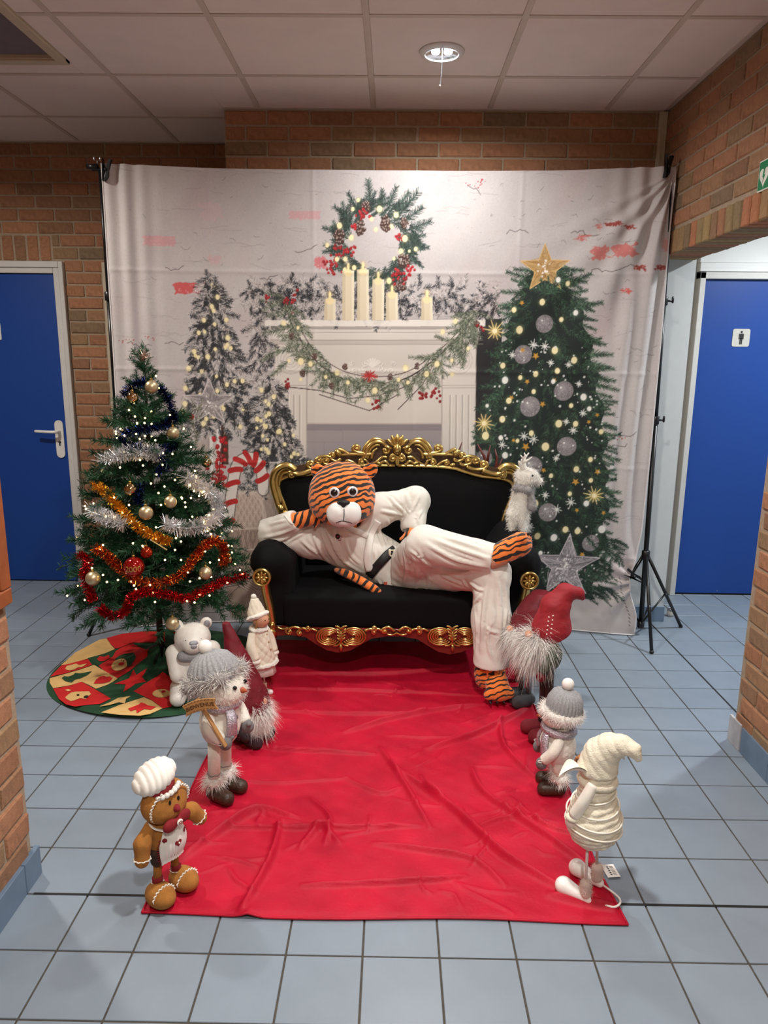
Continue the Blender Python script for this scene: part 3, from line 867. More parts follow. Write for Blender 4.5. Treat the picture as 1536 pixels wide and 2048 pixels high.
# --- snowy garland over the mantel and down its left side
SD, SL, SW = (36, 38, 42), (104, 104, 108), (226, 220, 216)
for k in range(46):
    t = k / 45; px = 505 + 300 * t; py = 622 - 22 * math.sin(t * 6) * .3 - 14
    for j in range(9): frond(px + R2.normal() * 9, py + R2.uniform(-34, 24), R2.uniform(0, 360), R2.uniform(16, 28), *(((22, 24, 28), (70, 72, 76), .4, 2.2, 1.5, (SW, .15)) if R2.random() < .55 else ((124, 118, 116), (180, 172, 168), .4, 2.2, 1.6, (SW, .7))))
for k in range(120):
    px = R2.uniform(802, 994); frond(px, R2.uniform(574, 634), R2.uniform(0, 360), R2.uniform(16, 28), *(((22, 24, 28), (70, 72, 76), .4, 2.2, 1.5, (SW, .15)) if R2.random() < .55 else ((124, 118, 116), (180, 172, 168), .4, 2.2, 1.6, (SW, .7))))
for k in range(16): frond(R2.uniform(955, 1000), R2.uniform(600, 670), R2.uniform(40, 140), R2.uniform(20, 36), (24, 24, 26), (66, 62, 62), .3, 2.5, 1.3)
for k in range(120):
    px = 522 + R2.normal() * 12; frond(px, R2.uniform(600, 790), R2.uniform(20, 160), R2.uniform(18, 28), *(((26, 27, 30), (74, 74, 78), .4, 2.2, 1.5, (SW, .15)) if R2.random() < .5 else ((124, 118, 116), (180, 172, 168), .4, 2.2, 1.6, (SW, .7))))
berries(578, 604, 14, 9, 3); berries(533, 600, 6, 5, 2.6)
prect(529, 642, 977, 654, LT, .92)
# --- wreath
WD, WL = (22, 34, 32), (72, 98, 84)
for k in range(170):
    a = R2.uniform(0, 2 * PI); rr = R2.uniform(50, 80)
    px, py = 752 + rr * math.cos(a), 487 + rr * 1.02 * math.sin(a)
    if py > 560 and 700 < px < 800: continue
    frond(px, py, math.degrees(a) + R2.uniform(20, 90), R2.uniform(18, 34), WD, WL, .34, 2, 1.3)
for a, ln in ((-97, 46), (-68, 40), (-55, 44), (-35, 44), (-20, 46), (5, 36), (-120, 36), (-140, 34), (-165, 36), (170, 34), (-82, 30), (-48, 54), (-8, 30), (25, 28), (150, 30)):
    ra = math.radians(a); frond(752 + 72 * math.cos(ra), 487 + 74 * math.sin(ra), a, ln, WD, WL, .36, 1.8, 1.4)
for q in ((680, 475, 13), (722, 457, 13), (774, 449, 13), (811, 523, 13), (733, 418, 11), (806, 572, 11), (812, 448, 9)): cone_(*q)
for q in ((680, 503, 16, 7), (728, 432, 14, 7), (801, 475, 9, 5), (702, 502, 8, 6), (664, 525, 14, 7), (800, 552, 22, 9), (822, 540, 10, 6), (668, 545, 7, 5), (708, 455, 6, 4)): berries(*q, 3)
for q in ((761, 420, 6), (795, 432, 5.5), (745, 440, 4), (680, 453, 6), (704, 477, 5.5), (754, 461, 4), (813, 479, 6.5), (786, 455, 4), (805, 504, 5), (835, 500, 4.5), (791, 519, 3.5), (675, 520, 5), (692, 520, 5), (655, 492, 4.5), (710, 537, 5), (691, 541, 4.5), (781, 563, 6), (718, 402, 4), (707, 420, 4), (822, 504, 3)): bulb(*q)
# --- candles
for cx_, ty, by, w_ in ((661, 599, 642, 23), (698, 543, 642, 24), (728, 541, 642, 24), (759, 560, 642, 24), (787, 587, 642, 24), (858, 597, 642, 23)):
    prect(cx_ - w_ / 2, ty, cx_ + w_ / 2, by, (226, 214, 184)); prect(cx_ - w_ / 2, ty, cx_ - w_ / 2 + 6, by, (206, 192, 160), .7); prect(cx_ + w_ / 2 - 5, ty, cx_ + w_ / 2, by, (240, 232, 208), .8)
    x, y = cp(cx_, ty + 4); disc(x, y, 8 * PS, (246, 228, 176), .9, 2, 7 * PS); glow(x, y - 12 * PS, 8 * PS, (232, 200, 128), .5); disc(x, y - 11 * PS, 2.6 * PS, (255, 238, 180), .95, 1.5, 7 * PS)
# --- swag on the mantel
GD, GL = (52, 62, 48), (158, 166, 142)
swag = catmull([(566, 608), (590, 660), (625, 715), (680, 755), (745, 768), (815, 758), (880, 715), (925, 670), (955, 628)], 10)
pline([tuple(q) for q in swag], 2.4, (52, 36, 32)); pline([(q[0] + 4, q[1] - 14) for q in swag[10:-8]], 1.4, (70, 46, 40))
pline([(575, 775), (640, 782), (700, 798), (760, 792), (800, 780), (850, 760)], 1.6, (60, 42, 38)); pline([(880, 715), (850, 770), (800, 820)], 1.5, (60, 42, 38)); pline([(640, 790), (742, 822), (800, 790)], 1.5, (60, 42, 38))
for k, q in enumerate(swag[::2]):
    for j in range(4):
        frond(q[0] + R2.normal() * 5, q[1] + R2.normal() * 5, R2.uniform(20, 200), R2.uniform(26, 48), GD, GL, .26, 2.2, 1.3, ((220, 216, 206), .15))
for a in ((560, 700, 150), (570, 660, 170), (940, 690, 100), (950, 650, 80), (930, 680, 95), (600, 690, 160), (575, 725, 140)): frond(*a, 46, GD, GL, .28, 2, 1.3)
for k in range(26): pline([(742, 752), (742 + R2.uniform(8, 19) * math.cos(k * .242), 752 + R2.uniform(6, 14) * math.sin(k * .242))], 1.6, lerp((206, 60, 58), (150, 24, 28), R2.random()), .9)
for q in ((630, 714), (692, 735), (784, 755), (838, 733), (960, 650), (583, 673), (606, 748), (665, 772)): cone_(q[0], q[1], 6)
for q in ((848, 790, 12, 6), (873, 790, 12, 6), (578, 772, 9, 5), (757, 810, 9, 5), (970, 655, 4, 4)): berries(*q, 3, (150, 22, 30))
for q in ((567, 648, 5), (602, 724, 7), (622, 729, 5.5), (676, 747, 5.5), (653, 755, 4), (698, 766, 4.5), (753, 782, 6.5), (739, 801, 5), (801, 760, 4.5), (815, 737, 6), (820, 766, 4), (858, 749, 6), (879, 729, 6), (890, 665, 5), (916, 644, 5), (909, 722, 4), (942, 698, 4), (910, 750, 4), (596, 657, 3.5), (578, 723, 3.5), (602, 760, 3.5)): bulb(*q)
# --- lantern with star, snowy trees on the left
prect(380, 850, 440, 1010, (206, 196, 190), .9); prect(388, 862, 414, 1010, (186, 172, 166)); prect(418, 858, 424, 1010, (236, 230, 226))
prect(376, 845, 442, 851, (226, 220, 216)); prect(414, 852, 417, 1010, (170, 158, 152)); prect(432, 852, 440, 1010, (236, 230, 226))
prect(441, 845, 455, 930, (84, 52, 40)); prect(441, 845, 445, 930, (60, 38, 30))
def snowtree(ax, ay, by, hw, n, lean=0.0, bulbs=26):
    poly([cp(ax - 4, ay + 12)] + [cp(ax + lean * t - (4 + (hw - 14) * t ** .75) + 5 * math.sin(40 * t), ay + (by - ay) * t) for t in np.linspace(.1, .97, 30)] + [cp(ax + lean * t + (4 + (hw - 14) * t ** .75) + 5 * math.sin(37 * t), ay + (by - ay) * t) for t in np.linspace(.97, .1, 30)], (40, 41, 45), .9)
    for k in range(n):
        t = (k / n) ** .75; py = ay + (by - ay) * t; w_ = 6 + (hw - 6) * t ** .75
        px = ax + lean * t + R2.uniform(-1, 1) * w_ * .85
        frond(px, py, 90 - (px - ax - lean * t) / max(w_, 1) * 65 + R2.normal() * 22, *((R2.uniform(18, 32), (22, 24, 28), (74, 76, 80), .42, 2.0, 1.5, (SW, .12)) if R2.random() < .5 else (R2.uniform(14, 26), (120, 116, 116), (176, 170, 168), .42, 2.0, 1.6, (SW, .75))))
    for k in range(bulbs):
        t = R2.random() ** .7; py = ay + 15 + (by - ay - 20) * t; w_ = 6 + (hw - 6) * t ** .75
        bulb(ax + lean * t + R2.uniform(-.95, .95) * w_, py, R2.uniform(3.6, 5.6))
snowtree(418, 550, 862, 78, 420, 14, 38)
snowtree(535, 752, 930, 66, 260, 16, 24)
frond(416, 575, -100, 30, SD, SL, .3, 2, 1.5, (SW, .3)); frond(420, 590, -70, 34, SD, SL, .3, 2, 1.5, (SW, .3))
def wirestar(px, py, R, col1, col2, n, up=True, r0=.42, aspect=1.0):
    o = [(px + (R if i % 2 == 0 else R * r0) * math.cos(math.radians(-90 + 36 * i)), py + aspect * (R if i % 2 == 0 else R * r0) * math.sin(math.radians(-90 + 36 * i))) for i in range(10)]
    poly([cp(*q) for q in o], lerp(col1, col2, .5), .75)
    for k in range(n):
        i, j = R2.integers(0, 10), R2.integers(0, 10); t = R2.random(); s = R2.random()
        a = (o[i][0] * t + o[(i + 1) % 10][0] * (1 - t), o[i][1] * t + o[(i + 1) % 10][1] * (1 - t)); b = (o[(i + 1) % 10][0] * s + px * (1 - s) + R2.normal() * 3, o[(i + 1) % 10][1] * s + py * (1 - s) + R2.normal() * 3)
        pline([a, b], 1.1, lerp(col1, col2, R2.random()), .9)
    pline(o + [o[0]], 1.6, col2)
    for k in range(n // 9):
        i = R2.integers(0, 10); t, s = R2.random(), R2.random()
        q = (px + (o[i][0] - px) * t * s, py + (o[i][1] - py) * t); x, y = cp(*q); disc(x, y, R2.uniform(1, 2.4) * PS, (246, 242, 238), .9)
wirestar(416, 808, 54, (112, 104, 106), (216, 208, 206), 170, aspect=.9)
for k in range(16): frond(R2.uniform(350, 400), R2.uniform(820, 900), R2.uniform(-130, -50), 26, (70, 72, 56), (150, 146, 120), .3, 2.4, 1.2, (SW, .3))
x, y = cp(382, 835); disc(x, y, 5 * PS, (186, 36, 40))
for k in range(60): berries(432 + R2.normal() * 8 + (k % 7), 880 + R2.random() * 95, 1, 3, 4, (204, 36, 42))
pline([(432, 990), (440, 900), (452, 875)], 2, (110, 30, 30))
# candy cane and macrame pouf
poly([cp(*q) for q in ((446, 1240), (440, 1100), (452, 1010), (480, 985), (520, 990), (560, 1010), (640, 1010), (640, 1230), (560, 1250))], (186, 164, 150))
for k in range(110):
    px = 446 + k * 1.75; pline([(px + 8 * math.sin(k), 1062), (px + 6 * math.sin(k * .9), 1100)], 1.3, (148, 124, 112), .9)
for r_ in range(6):
    for k in range(15):
        cx_, cy_ = 466 + k * 12 + (r_ % 2) * 6, 992 + r_ * 11.5
        if cx_ > 456 + (1000 - cy_) * .0:
            for a in range(0, 360, 60): pline([(cx_, cy_), (cx_ + 5.5 * math.cos(math.radians(a)), cy_ + 5.5 * math.sin(math.radians(a)))], 2.4, (206, 186, 172), .95)
            x, y = cp(cx_ + 6, cy_); disc(x, y, 1.8 * PS, (120, 98, 88), .8)
pline([(448, 1060), (560, 1056)], 5, (208, 190, 176)); pline([(446, 1104), (560, 1098)], 3, (208, 190, 176))
for k in range(9): pline([(450, 1112 + k * 6), (506, 1150 + k * 6)], 2.2, (208, 188, 174)); pline([(562, 1100 + k * 6), (506, 1150 + k * 6)], 2.2, (208, 188, 174)); pline([(450, 1115 + k * 6), (506, 1153 + k * 6)], 1, (120, 98, 88)); pline([(562, 1103 + k * 6), (506, 1153 + k * 6)], 1, (120, 98, 88))
for r_ in range(4):
    for k in range(10):
        for a in range(0, 360, 60): pline([(482 + k * 12, 1190 + r_ * 12), (482 + k * 12 + 5.5 * math.cos(math.radians(a)), 1190 + r_ * 12 + 5.5 * math.sin(math.radians(a)))], 2.2, (196, 176, 162), .9)
for k in range(12): pline([(468 + k * 3, 990), (490 + k * 4, 975 - 3 * math.sin(k)), (520 + k * 3, 1005 + 8 * math.sin(k * 1.7)), (524 + k * 2, 1060)], 1.8, (214, 196, 184), .9)
cane = catmull([(448, 1056), (456, 1010), (464, 960), (474, 930), (494, 917), (512, 924), (522, 948), (524, 982)], 12)
for k in range(26): frond(R2.uniform(470, 520), R2.uniform(935, 985), R2.uniform(0, 360), 22, (26, 27, 30), (90, 88, 90), .4, 2.2, 1.5, (SW, .3))
for i in range(len(cane) - 1):
    stroke(*cp(*cane[i]), *cp(*cane[i + 1]), 25 * PS, (112, 98, 92), .8, 25 * PS)
for i in range(len(cane) - 1):
    stroke(*cp(*cane[i]), *cp(*cane[i + 1]), 21 * PS, (228, 218, 210), 1, 21 * PS)
for i in range(4, len(cane) - 2, 9):
    d = cane[i + 1] - cane[i]; d /= np.linalg.norm(d); nn_ = np.array([-d[1], d[0]])
    for j in np.linspace(-1, 1, 15):
        q = cane[i] + nn_ * 10 * j + d * (5 * j - 1.5 * j * j); x, y = cp(*q); disc(x, y, 5.4 * PS, (186, 42, 40), 1, 1.2)
# --- big green tree on the right
TD, TL = (16, 32, 26), (92, 130, 98)
def tw(py): return np.interp(py, [520, 560, 640, 700, 850, 1000, 1120, 1190], [14, 42, 84, 100, 132, 142, 142, 128])
def tcx(py): return np.interp(py, [520, 700, 1190], [1100, 1102, 1092])
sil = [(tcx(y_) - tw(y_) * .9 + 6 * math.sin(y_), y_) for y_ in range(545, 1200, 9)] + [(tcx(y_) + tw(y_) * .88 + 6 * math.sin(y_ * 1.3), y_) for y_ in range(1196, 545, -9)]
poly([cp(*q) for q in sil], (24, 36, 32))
for k in range(470):
    t = (k / 470) ** .7; py = 530 + 650 * t; wd = tw(py); s = R2.uniform(-1, 1)
    px = tcx(py) + s * wd * .86
    frond(px, py, 90 - s * 72 + R2.normal() * 18, R2.uniform(26, 50), lerp(TD, (8, 14, 12), R2.random() * .6), lerp(TL, (40, 66, 50), R2.random()), .24, 1.9, 1.3)
for py in range(545, 1190, 15):
    for s in (-1, 1):
        wd = tw(py); frond(tcx(py) + s * wd * .72, py, (180 if s < 0 else 0) + s * R2.uniform(-25, 30), R2.uniform(34, 56), TD, TL, .24, 1.7, 1.3)
for a, ln in ((-95, 40), (-75, 52), (-60, 58), (-120, 40), (-40, 56), (-140, 48), (-20, 60), (-160, 60)): frond(1105, 590, a, ln, TD, TL, .24, 1.8, 1.3)
wirestar(1098, 540, 52, (160, 118, 62), (226, 190, 128), 170, aspect=.95)
for a, ln in ((-100, 34), (-70, 46), (-55, 52), (-125, 36)): frond(1108, 592, a, ln, TD, TL, .24, 1.8, 1.3)
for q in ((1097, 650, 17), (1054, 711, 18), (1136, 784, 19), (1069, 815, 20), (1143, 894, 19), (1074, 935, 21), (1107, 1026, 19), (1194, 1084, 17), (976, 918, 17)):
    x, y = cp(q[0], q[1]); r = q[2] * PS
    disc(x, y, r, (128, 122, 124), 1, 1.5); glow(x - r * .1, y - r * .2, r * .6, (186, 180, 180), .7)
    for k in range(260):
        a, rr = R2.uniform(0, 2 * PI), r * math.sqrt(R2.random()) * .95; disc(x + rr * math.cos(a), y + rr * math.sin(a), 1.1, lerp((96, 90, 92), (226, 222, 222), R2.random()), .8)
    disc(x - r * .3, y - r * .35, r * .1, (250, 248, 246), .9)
def spark(px, py, r, col, core=0.0, n=8):
    for k in range(n):
        a = k * 2 * PI / n + .2; L = r * (1 if k % 2 == 0 else .75) * R2.uniform(.8, 1.1)
        pline([(px, py), (px + L * math.cos(a), py + L * math.sin(a))], 2.4, col, .95, True)
    if core:
        x, y = cp(px, py); glow(x, y, core * PS * 1.6, (246, 214, 130), .7); disc(x, y, core * PS * .5, (255, 244, 200), .95)
for q in ((996, 664), (976, 848), (1197, 990)): spark(q[0], q[1], 22, (250, 226, 160), 9, 12)
for q in ((1098, 695), (1032, 712), (1145, 732), (1174, 828), (1142, 845), (1077, 880), (1013, 891), (1123, 918), (1102, 992), (1152, 1005), (1072, 1056), (1125, 1020), (1166, 770), (1110, 728), (1057, 874), (1155, 862), (1075, 692)): spark(q[0], q[1], R2.uniform(7, 12), (232, 232, 226))
def gstar(px, py, r):
    poly([cp(px + (r if i % 2 == 0 else r * .45) * math.cos(.3 + i * PI / 5), py + (r if i % 2 == 0 else r * .45) * math.sin(.3 + i * PI / 5)) for i in range(10)], (206, 152, 62))
for q in ((1080, 714, 8), (1053, 702, 6), (1063, 765, 6), (1117, 763, 6), (1031, 797, 6), (1094, 810, 7), (1201, 831, 5), (1185, 845, 5), (1061, 895, 9), (1036, 882, 5), (1098, 942, 6), (1203, 943, 7), (1161, 964, 8), (1164, 1020, 5), (1215, 1023, 5), (1180, 1107, 6), (1051, 608, 6)): gstar(*q)
for q in ((1092, 607, 6.5), (1035, 622, 5.5), (1159, 629, 5.5), (1131, 642, 5), (1046, 662, 8), (1118, 703, 7.5), (1156, 723, 7), (1013, 733, 6), (1018, 762, 7.5), (1049, 757, 5), (1080, 750, 6), (1123, 744, 6), (1115, 765, 5), (1175, 796, 7), (1026, 803, 6.5), (1076, 785, 5), (1151, 813, 5), (1186, 819, 5), (982, 813, 4), (1013, 840, 7), (1127, 849, 8), (1160, 849, 6), (979, 873, 8.5), (1072, 868, 6), (1010, 877, 5.5), (1101, 895, 9), (1019, 912, 7), (1209, 864, 5.5), (1044, 883, 4.5), (1162, 939, 6.5), (1189, 919, 5.5), (1190, 960, 5), (1113, 953, 5), (1150, 988, 5), (1081, 1009, 8.5), (1182, 1006, 6.5), (1068, 1068, 8.5), (1088, 1074, 7.5), (1121, 1076, 8), (1142, 1059, 7), (1166, 1061, 7), (1213, 1056, 8.5), (1098, 1108, 5), (1124, 563, 5.5), (1143, 571, 5)): bulb(q[0], q[1], q[2], R2.random() < .7)
for k in range(150):
    py = R2.uniform(680, 1150); x, y = cp(tcx(py) + R2.uniform(-.9, .9) * tw(py), py); disc(x, y, R2.uniform(1, 3.2) * PS * .8, (236, 238, 234), .9)
for k in range(40): frond(R2.uniform(1180, 1250), R2.uniform(1060, 1190), R2.uniform(10, 80), R2.uniform(22, 40), TD, lerp(TL, TD, .5), .26, 2, 1.3)
for k in range(30):
    x, y = cp(R2.uniform(1080, 1270), R2.uniform(1195, 1255)); glow(x, y, R2.uniform(14, 30), lerp((220, 214, 210), (176, 166, 160), R2.random()), .5)
wirestar(1152, 1132, 66, (104, 98, 102), (218, 212, 214), 420, aspect=.98, r0=.40)
for k in range(220):
    x, y = cp(1152 + R2.normal() * 20, 1150 + R2.normal() * 18); disc(x, y, R2.uniform(.8, 2.2) * PS, lerp((120, 112, 116), (240, 236, 236), R2.random()), .8)
for k in range(14):   # small black pieces at the hem
    pline([(1262 + R2.normal() * .5, 1150 + k * 7), (1264, 1153 + k * 7)], 1.6, (40, 36, 36), .7)

# --- the cloth itself: real folds, colour carried by the mesh
ND = 3.5e-3
nx, nz = int((BX1 - BX0 - .02) / ND), int(2.43 / ND)
def cloth(u, v):
    z = .004 + v * 2.452 - .012 * np.sin(PI * u) * v
    xr = np.interp(z, [0, .12, .26, .34, .44, .60, 1.0, 1.6, 2.46], [1.375, 1.376, 1.330, 1.322, 1.345, 1.366, 1.372, 1.378, 1.380])
    xl = np.interp(z, [0, 1.0, 2.46], [-1.44, -1.475, -1.470])
    X = xl + (xr - xl) * u
    Y = np.full_like(X, 3.915) + .075 * np.exp(-z / .5) * np.sin(PI * np.clip(u * 1.05, 0, 1)) ** .5
    sm = lambda a: a * a * (3 - 2 * a)
    Y = Y - .065 * sm(np.clip((u - .78) / .22, 0, 1)) - .045 * sm(np.clip((.2 - u) / .2, 0, 1))
    # folds running down and inward from the top right clamp
    dx, dz = 1.375 - X, 2.43 - z; rr = np.hypot(dx, dz); an = np.arctan2(dx, dz + 1e-6)
    Y = Y + .020 * np.exp(-rr / .85) * np.sin(an * 21 + .8) * np.clip(rr / .12, 0, 1) * np.clip(1.25 - an, 0, 1)
    Y = Y + .010 * np.exp(-((X - 1.30) / .16) ** 2) * np.sin(X * 62 + 1.5 * np.sin(z * 2)) * np.clip(z, 0, 1)
    Y = Y + .009 * np.exp(-((X + 1.36) / .12) ** 2) * np.sin(X * 70 + .8 * np.sin(z * 1.7))
    # right lower corner drawn to the side clamp
    ex, ez = 1.37 - X, z - .32; er = np.hypot(ex, ez)
    Y = Y + .014 * np.exp(-er / .3) * np.sin(np.arctan2(ez, ex + 1e-6) * 9)
    # packing creases and soft ripples
    for c_ in (-.95, -.42, .11, .64): Y = Y - .0022 * np.exp(-((X - c_) / .012) ** 2)
    for c_ in (.45, .95, 1.45, 1.95): Y = Y - .0022 * np.exp(-((z - c_) / .012) ** 2)
    Y = Y + .0028 * np.sin(5 * X + 3 * z + 2 * np.sin(2.1 * z)) + .0016 * np.sin(11 * X - 9 * z + 1.5 * np.sin(4 * X))
    return np.stack([X, Y, z], 1)
CVs = np.clip(CV, 0, 255)
V_, F_ = grid(nx, nz, cloth)
me_ = mk('printed_cloth', V_, F_, None)
uu, vv = np.meshgrid(np.linspace(0, 1, nx), np.linspace(0, 1, nz))
# the print is laid on the flat cloth: cloth coordinate -> print dot
Xf = np.where(True, -1.489 + (1.41 + 1.489) * uu, 0); Zf = .004 + vv * 2.436
gx = np.clip((Xf - BX0) * KP, 1, CW - 2); gy = np.clip((BZ1 - Zf) * KP, 1, CH - 2)
ix, iy = gx.astype(int), gy.astype(int); fx, fy = (gx - ix)[..., None], (gy - iy)[..., None]
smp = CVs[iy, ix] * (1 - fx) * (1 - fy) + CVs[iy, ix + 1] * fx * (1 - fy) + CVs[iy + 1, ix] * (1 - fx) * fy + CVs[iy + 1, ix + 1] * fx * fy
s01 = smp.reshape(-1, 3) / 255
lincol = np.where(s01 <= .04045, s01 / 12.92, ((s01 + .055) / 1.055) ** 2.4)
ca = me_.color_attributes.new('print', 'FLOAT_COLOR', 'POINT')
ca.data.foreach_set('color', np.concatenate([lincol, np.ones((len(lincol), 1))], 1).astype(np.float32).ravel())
mt = bpy.data.materials.new('printed_polyester'); mt.use_nodes = True
at = mt.node_tree.nodes.new('ShaderNodeAttribute'); at.attribute_name = 'print'
mt.node_tree.links.new(at.outputs['Color'], mt.node_tree.nodes['Principled BSDF'].inputs['Base Color'])
mt.node_tree.nodes['Principled BSDF'].inputs['Roughness'].default_value = .75
me_.materials.append(mt)
bd = thing('photo_backdrop', 'large cloth backdrop printed with white fireplace, candles and snowy Christmas trees', 'backdrop', (0, 3.95, 0))
co = obj('printed_cloth', me_, None, bd); co.location = (0, -3.95, 0)
m_hem = M('hem_white', (214, 210, 210), .8)
hem = np.array([cloth(np.array([1.0]), np.array([t]))[0] for t in np.linspace(0, 1, 90)])
obj('hem', tube(hem + (.001, 0, 0), [.004, .004], 6), m_hem, bd, world=True)
hem = np.array([cloth(np.array([t]), np.array([0.0]))[0] for t in np.linspace(0, 1, 120)])
obj('hem', tube(hem + (0, 0, .003), [.004, .004], 6), m_hem, bd, world=True)
hem = np.array([cloth(np.array([0.0]), np.array([t]))[0] for t in np.linspace(0, 1, 90)])
obj('hem', tube(hem + (-.001, 0, 0), [.004, .004], 6), m_hem, bd, world=True)

# ================================================================== stands, bar, clamps
m_tube = M('stand_black', (14, 14, 15), .35)
def stand(px, py_, lean, label, legs, zc=.47, wing=False):
    t = thing('backdrop_stand', label, 'stand', (px, py_, 0))
    def at(z): return np.array([lean * z, 0, z])
    obj('pole', merge([bar(at(.04), at(1.22), .0135, 12)]), m_tube, t)
    obj('pole', merge([bar(at(1.2), at(1.83), .0115, 12)]), m_tube, t)
    obj('pole', merge([bar(at(1.8), at(2.43), .0095, 12)]), m_tube, t)
    for z in (1.21, 1.82):
        c_ = obj('clamp_collar', mv(lathe([(.017, -.022), (.019, -.02), (.019, .02), (.017, .022)], 14), at(z)), m_blackp, t)
        obj('knob', merge([bar(at(z) + (.017, 0, 0), at(z) + (.04, 0, 0), .005), box(at(z) + np.array((.044, 0, .006)), (.012, .010, .034), .004)]), m_blackp, c_)
    obj('leg_collar', mv(lathe([(.016, -.03), (.022, -.025), (.022, .02), (.016, .025)], 14), at(zc)), m_blackp, t)
    obj('base_hub', mv(lathe([(.014, -.02), (.02, -.015), (.02, .02), (.014, .022)], 14), at(.06)), m_blackp, t)
    for (fx_, fy_) in legs:
        top = at(zc - .01) + np.array([fx_, fy_, 0]) * .06; foot = np.array([fx_, fy_, .008])
        lg = obj('leg', merge([bar(top, foot, .0095, 8)]), m_tube, t)
        obj('foot_cap', sphere(foot, (.0125, .0125, .011), 10, 6), m_blackp, lg)
        mid = top + (foot - top) * .52
        obj('brace', merge([bar(at(.06), mid, .0055, 6)]), m_tube, t)
        obj('rivet', sphere(mid + np.array((0, -.011, 0)), .004, 8, 6), m_steel, t)
    return t
f1, f2 = onz(1303, 1307), onz(1361, 1255)
stand(1.416, 3.872, -.016, 'black tripod stand carrying the printed backdrop beside the passage doorway', [(f1[0] - 1.416, f1[1] - 3.872), (f2[0] - 1.416, f2[1] - 3.872), (-.18, .15)])
f1 = onz(178, 1272)
stand(-1.492, 3.892, .001, 'black tripod stand carrying the printed backdrop behind the decorated tree', [(f1[0] + 1.492, f1[1] - 3.892), (.235, -.02), (-.06, .235)], zc=.42)
cb = thing('crossbar', 'black crossbar holding up the printed backdrop', 'bar', (0, 3.945, 2.44))
P_ = [np.array([x_, 3.952 - .058 * max(0, ((x_ + 1.47) / 2.85 - .72) / .28) ** 1.4 - .052 * max(0, (.26 - (x_ + 1.47) / 2.85) / .26) ** 1.4, 2.434 - .010 * math.sin(PI * (x_ + 1.5) / 2.9)]) for x_ in np.linspace(-1.53, 1.385, 12)]
obj('bar', tube(P_, [.009, .009], 10), m_tube, cb, world=True)
obj('end_cap', merge([bar((-1.555, 3.895, 2.447), (-1.50, 3.895, 2.447), .0135, 12)]), m_blackp, cb, world=True)
obj('wing_nut', merge([bar((-1.498, 3.885, 2.458), (-1.498, 3.885, 2.475), .004), sphere((-1.513, 3.885, 2.482), (.005, .003, .011), 8, 6), sphere((-1.483, 3.885, 2.482), (.005, .003, .011), 8, 6)]), m_steel, cb, world=True)
def clamp(loc, ang, label, yaw=0.0):
    t = thing('spring_clamp', label, 'clamp', loc)
    for s in (-1, 1):
        pl_ = [(-.004 + s * .004, -.055), (s * .012 + .004, -.03), (s * .010 + .005, 0), (s * .022 + .004, .05), (s * .016 - .004, .052), (s * .004 - .002, .004), (s * .006 - .004, -.03), (-.008 + s * .004, -.055)]
        Mx = rotm('Z', yaw) @ rotm('Y', ang) @ TR(0, -.009, 0)
        obj('jaw', prism(pl_, .018, Mx), m_blackp, t, smooth=False)
    obj('pivot', xf(bar((0, -.013, 0), (0, .013, 0), .007, 10), rotm('Z', yaw) @ rotm('Y', ang)), m_blackp, t)
q = ony(216, 342, 3.88); clamp((q[0], 3.852, q[2]), .15, 'black spring clamp gripping the backdrop top above the decorated tree')
q = ony(1336, 335, 3.86); clamp((q[0] - .012, 3.835, q[2]), .1, 'black spring clamp gripping the backdrop top at the brick wall', .5)
q = ony(1265, 1150, 3.86); clamp((q[0], 3.835, q[2]), -1.1, 'black spring clamp gripping the gathered lower edge of the backdrop')
# ================================================================== red velvet cloth on the floor
m_red = M('red_velvet', (178, 6, 42), .6, var=.2, vs=7, bump=.3, bs=90, sheen=.22, spec=.3)
RX0, RX1, RY0, RY1 = -.702, .655, 1.715, 3.70
ridges = []
def ridge(pts, w_, h):
    P = catmull([onz(*p)[:2] for p in pts], 5); ridges.append((P, w_, h))
ridge([(781, 1535), (900, 1620), (1009, 1718), (1126, 1783)], .016, .015)
ridge([(760, 1500), (800, 1560), (860, 1660)], .012, .010)
ridge([(456, 1659), (650, 1662), (840, 1657)], .009, .010)
ridge([(365, 1720), (450, 1660), (514, 1626), (592, 1640)], .018, .013)
ridge([(482, 1825), (540, 1724), (560, 1652)], .013, .010)
ridge([(605, 1776), (740, 1772), (866, 1766), (931, 1757)], .010, .009)
ridge([(749, 1691), (840, 1704), (944, 1724), (1009, 1776)], .012, .009)
ridge([(944, 1542), (970, 1594), (1094, 1678), (1180, 1740)], .014, .012)
ridge([(480, 1495), (600, 1506), (749, 1512)], .008, .009)
ridge([(690, 1468), (770, 1445), (866, 1425), (970, 1412)], .013, .010)
ridge([(550, 1380), (760, 1386), (960, 1395)], .009, .007)
ridge([(545, 1425), (720, 1432), (850, 1428)], .009, .007)
ridge([(560, 1350), (760, 1352), (900, 1340)], .012, .009)
ridge([(840, 1555), (860, 1590), (905, 1610)], .010, .008)
ridge([(1020, 1600), (1080, 1650), (1150, 1672)], .010, .008)
ridge([(860, 1500), (960, 1470), (1050, 1420)], .014, .012)
ridge([(1000, 1440), (1010, 1500), (1080, 1570)], .012, .010)
ridge([(690, 1560), (760, 1590), (800, 1580)], .010, .006)
ridge([(600, 1700), (640, 1660), (680, 1690)], .012, .007)
ridge([(420, 1560), (560, 1570), (700, 1560)], .007, .005)
ridge([(950, 1660), (1020, 1640), (1110, 1650)], .010, .007)
ridge([(620, 1600), (660, 1640), (650, 1690)], .010, .006)
ridge([(1100, 1795), (1180, 1812), (1250, 1825)], .016, .012)
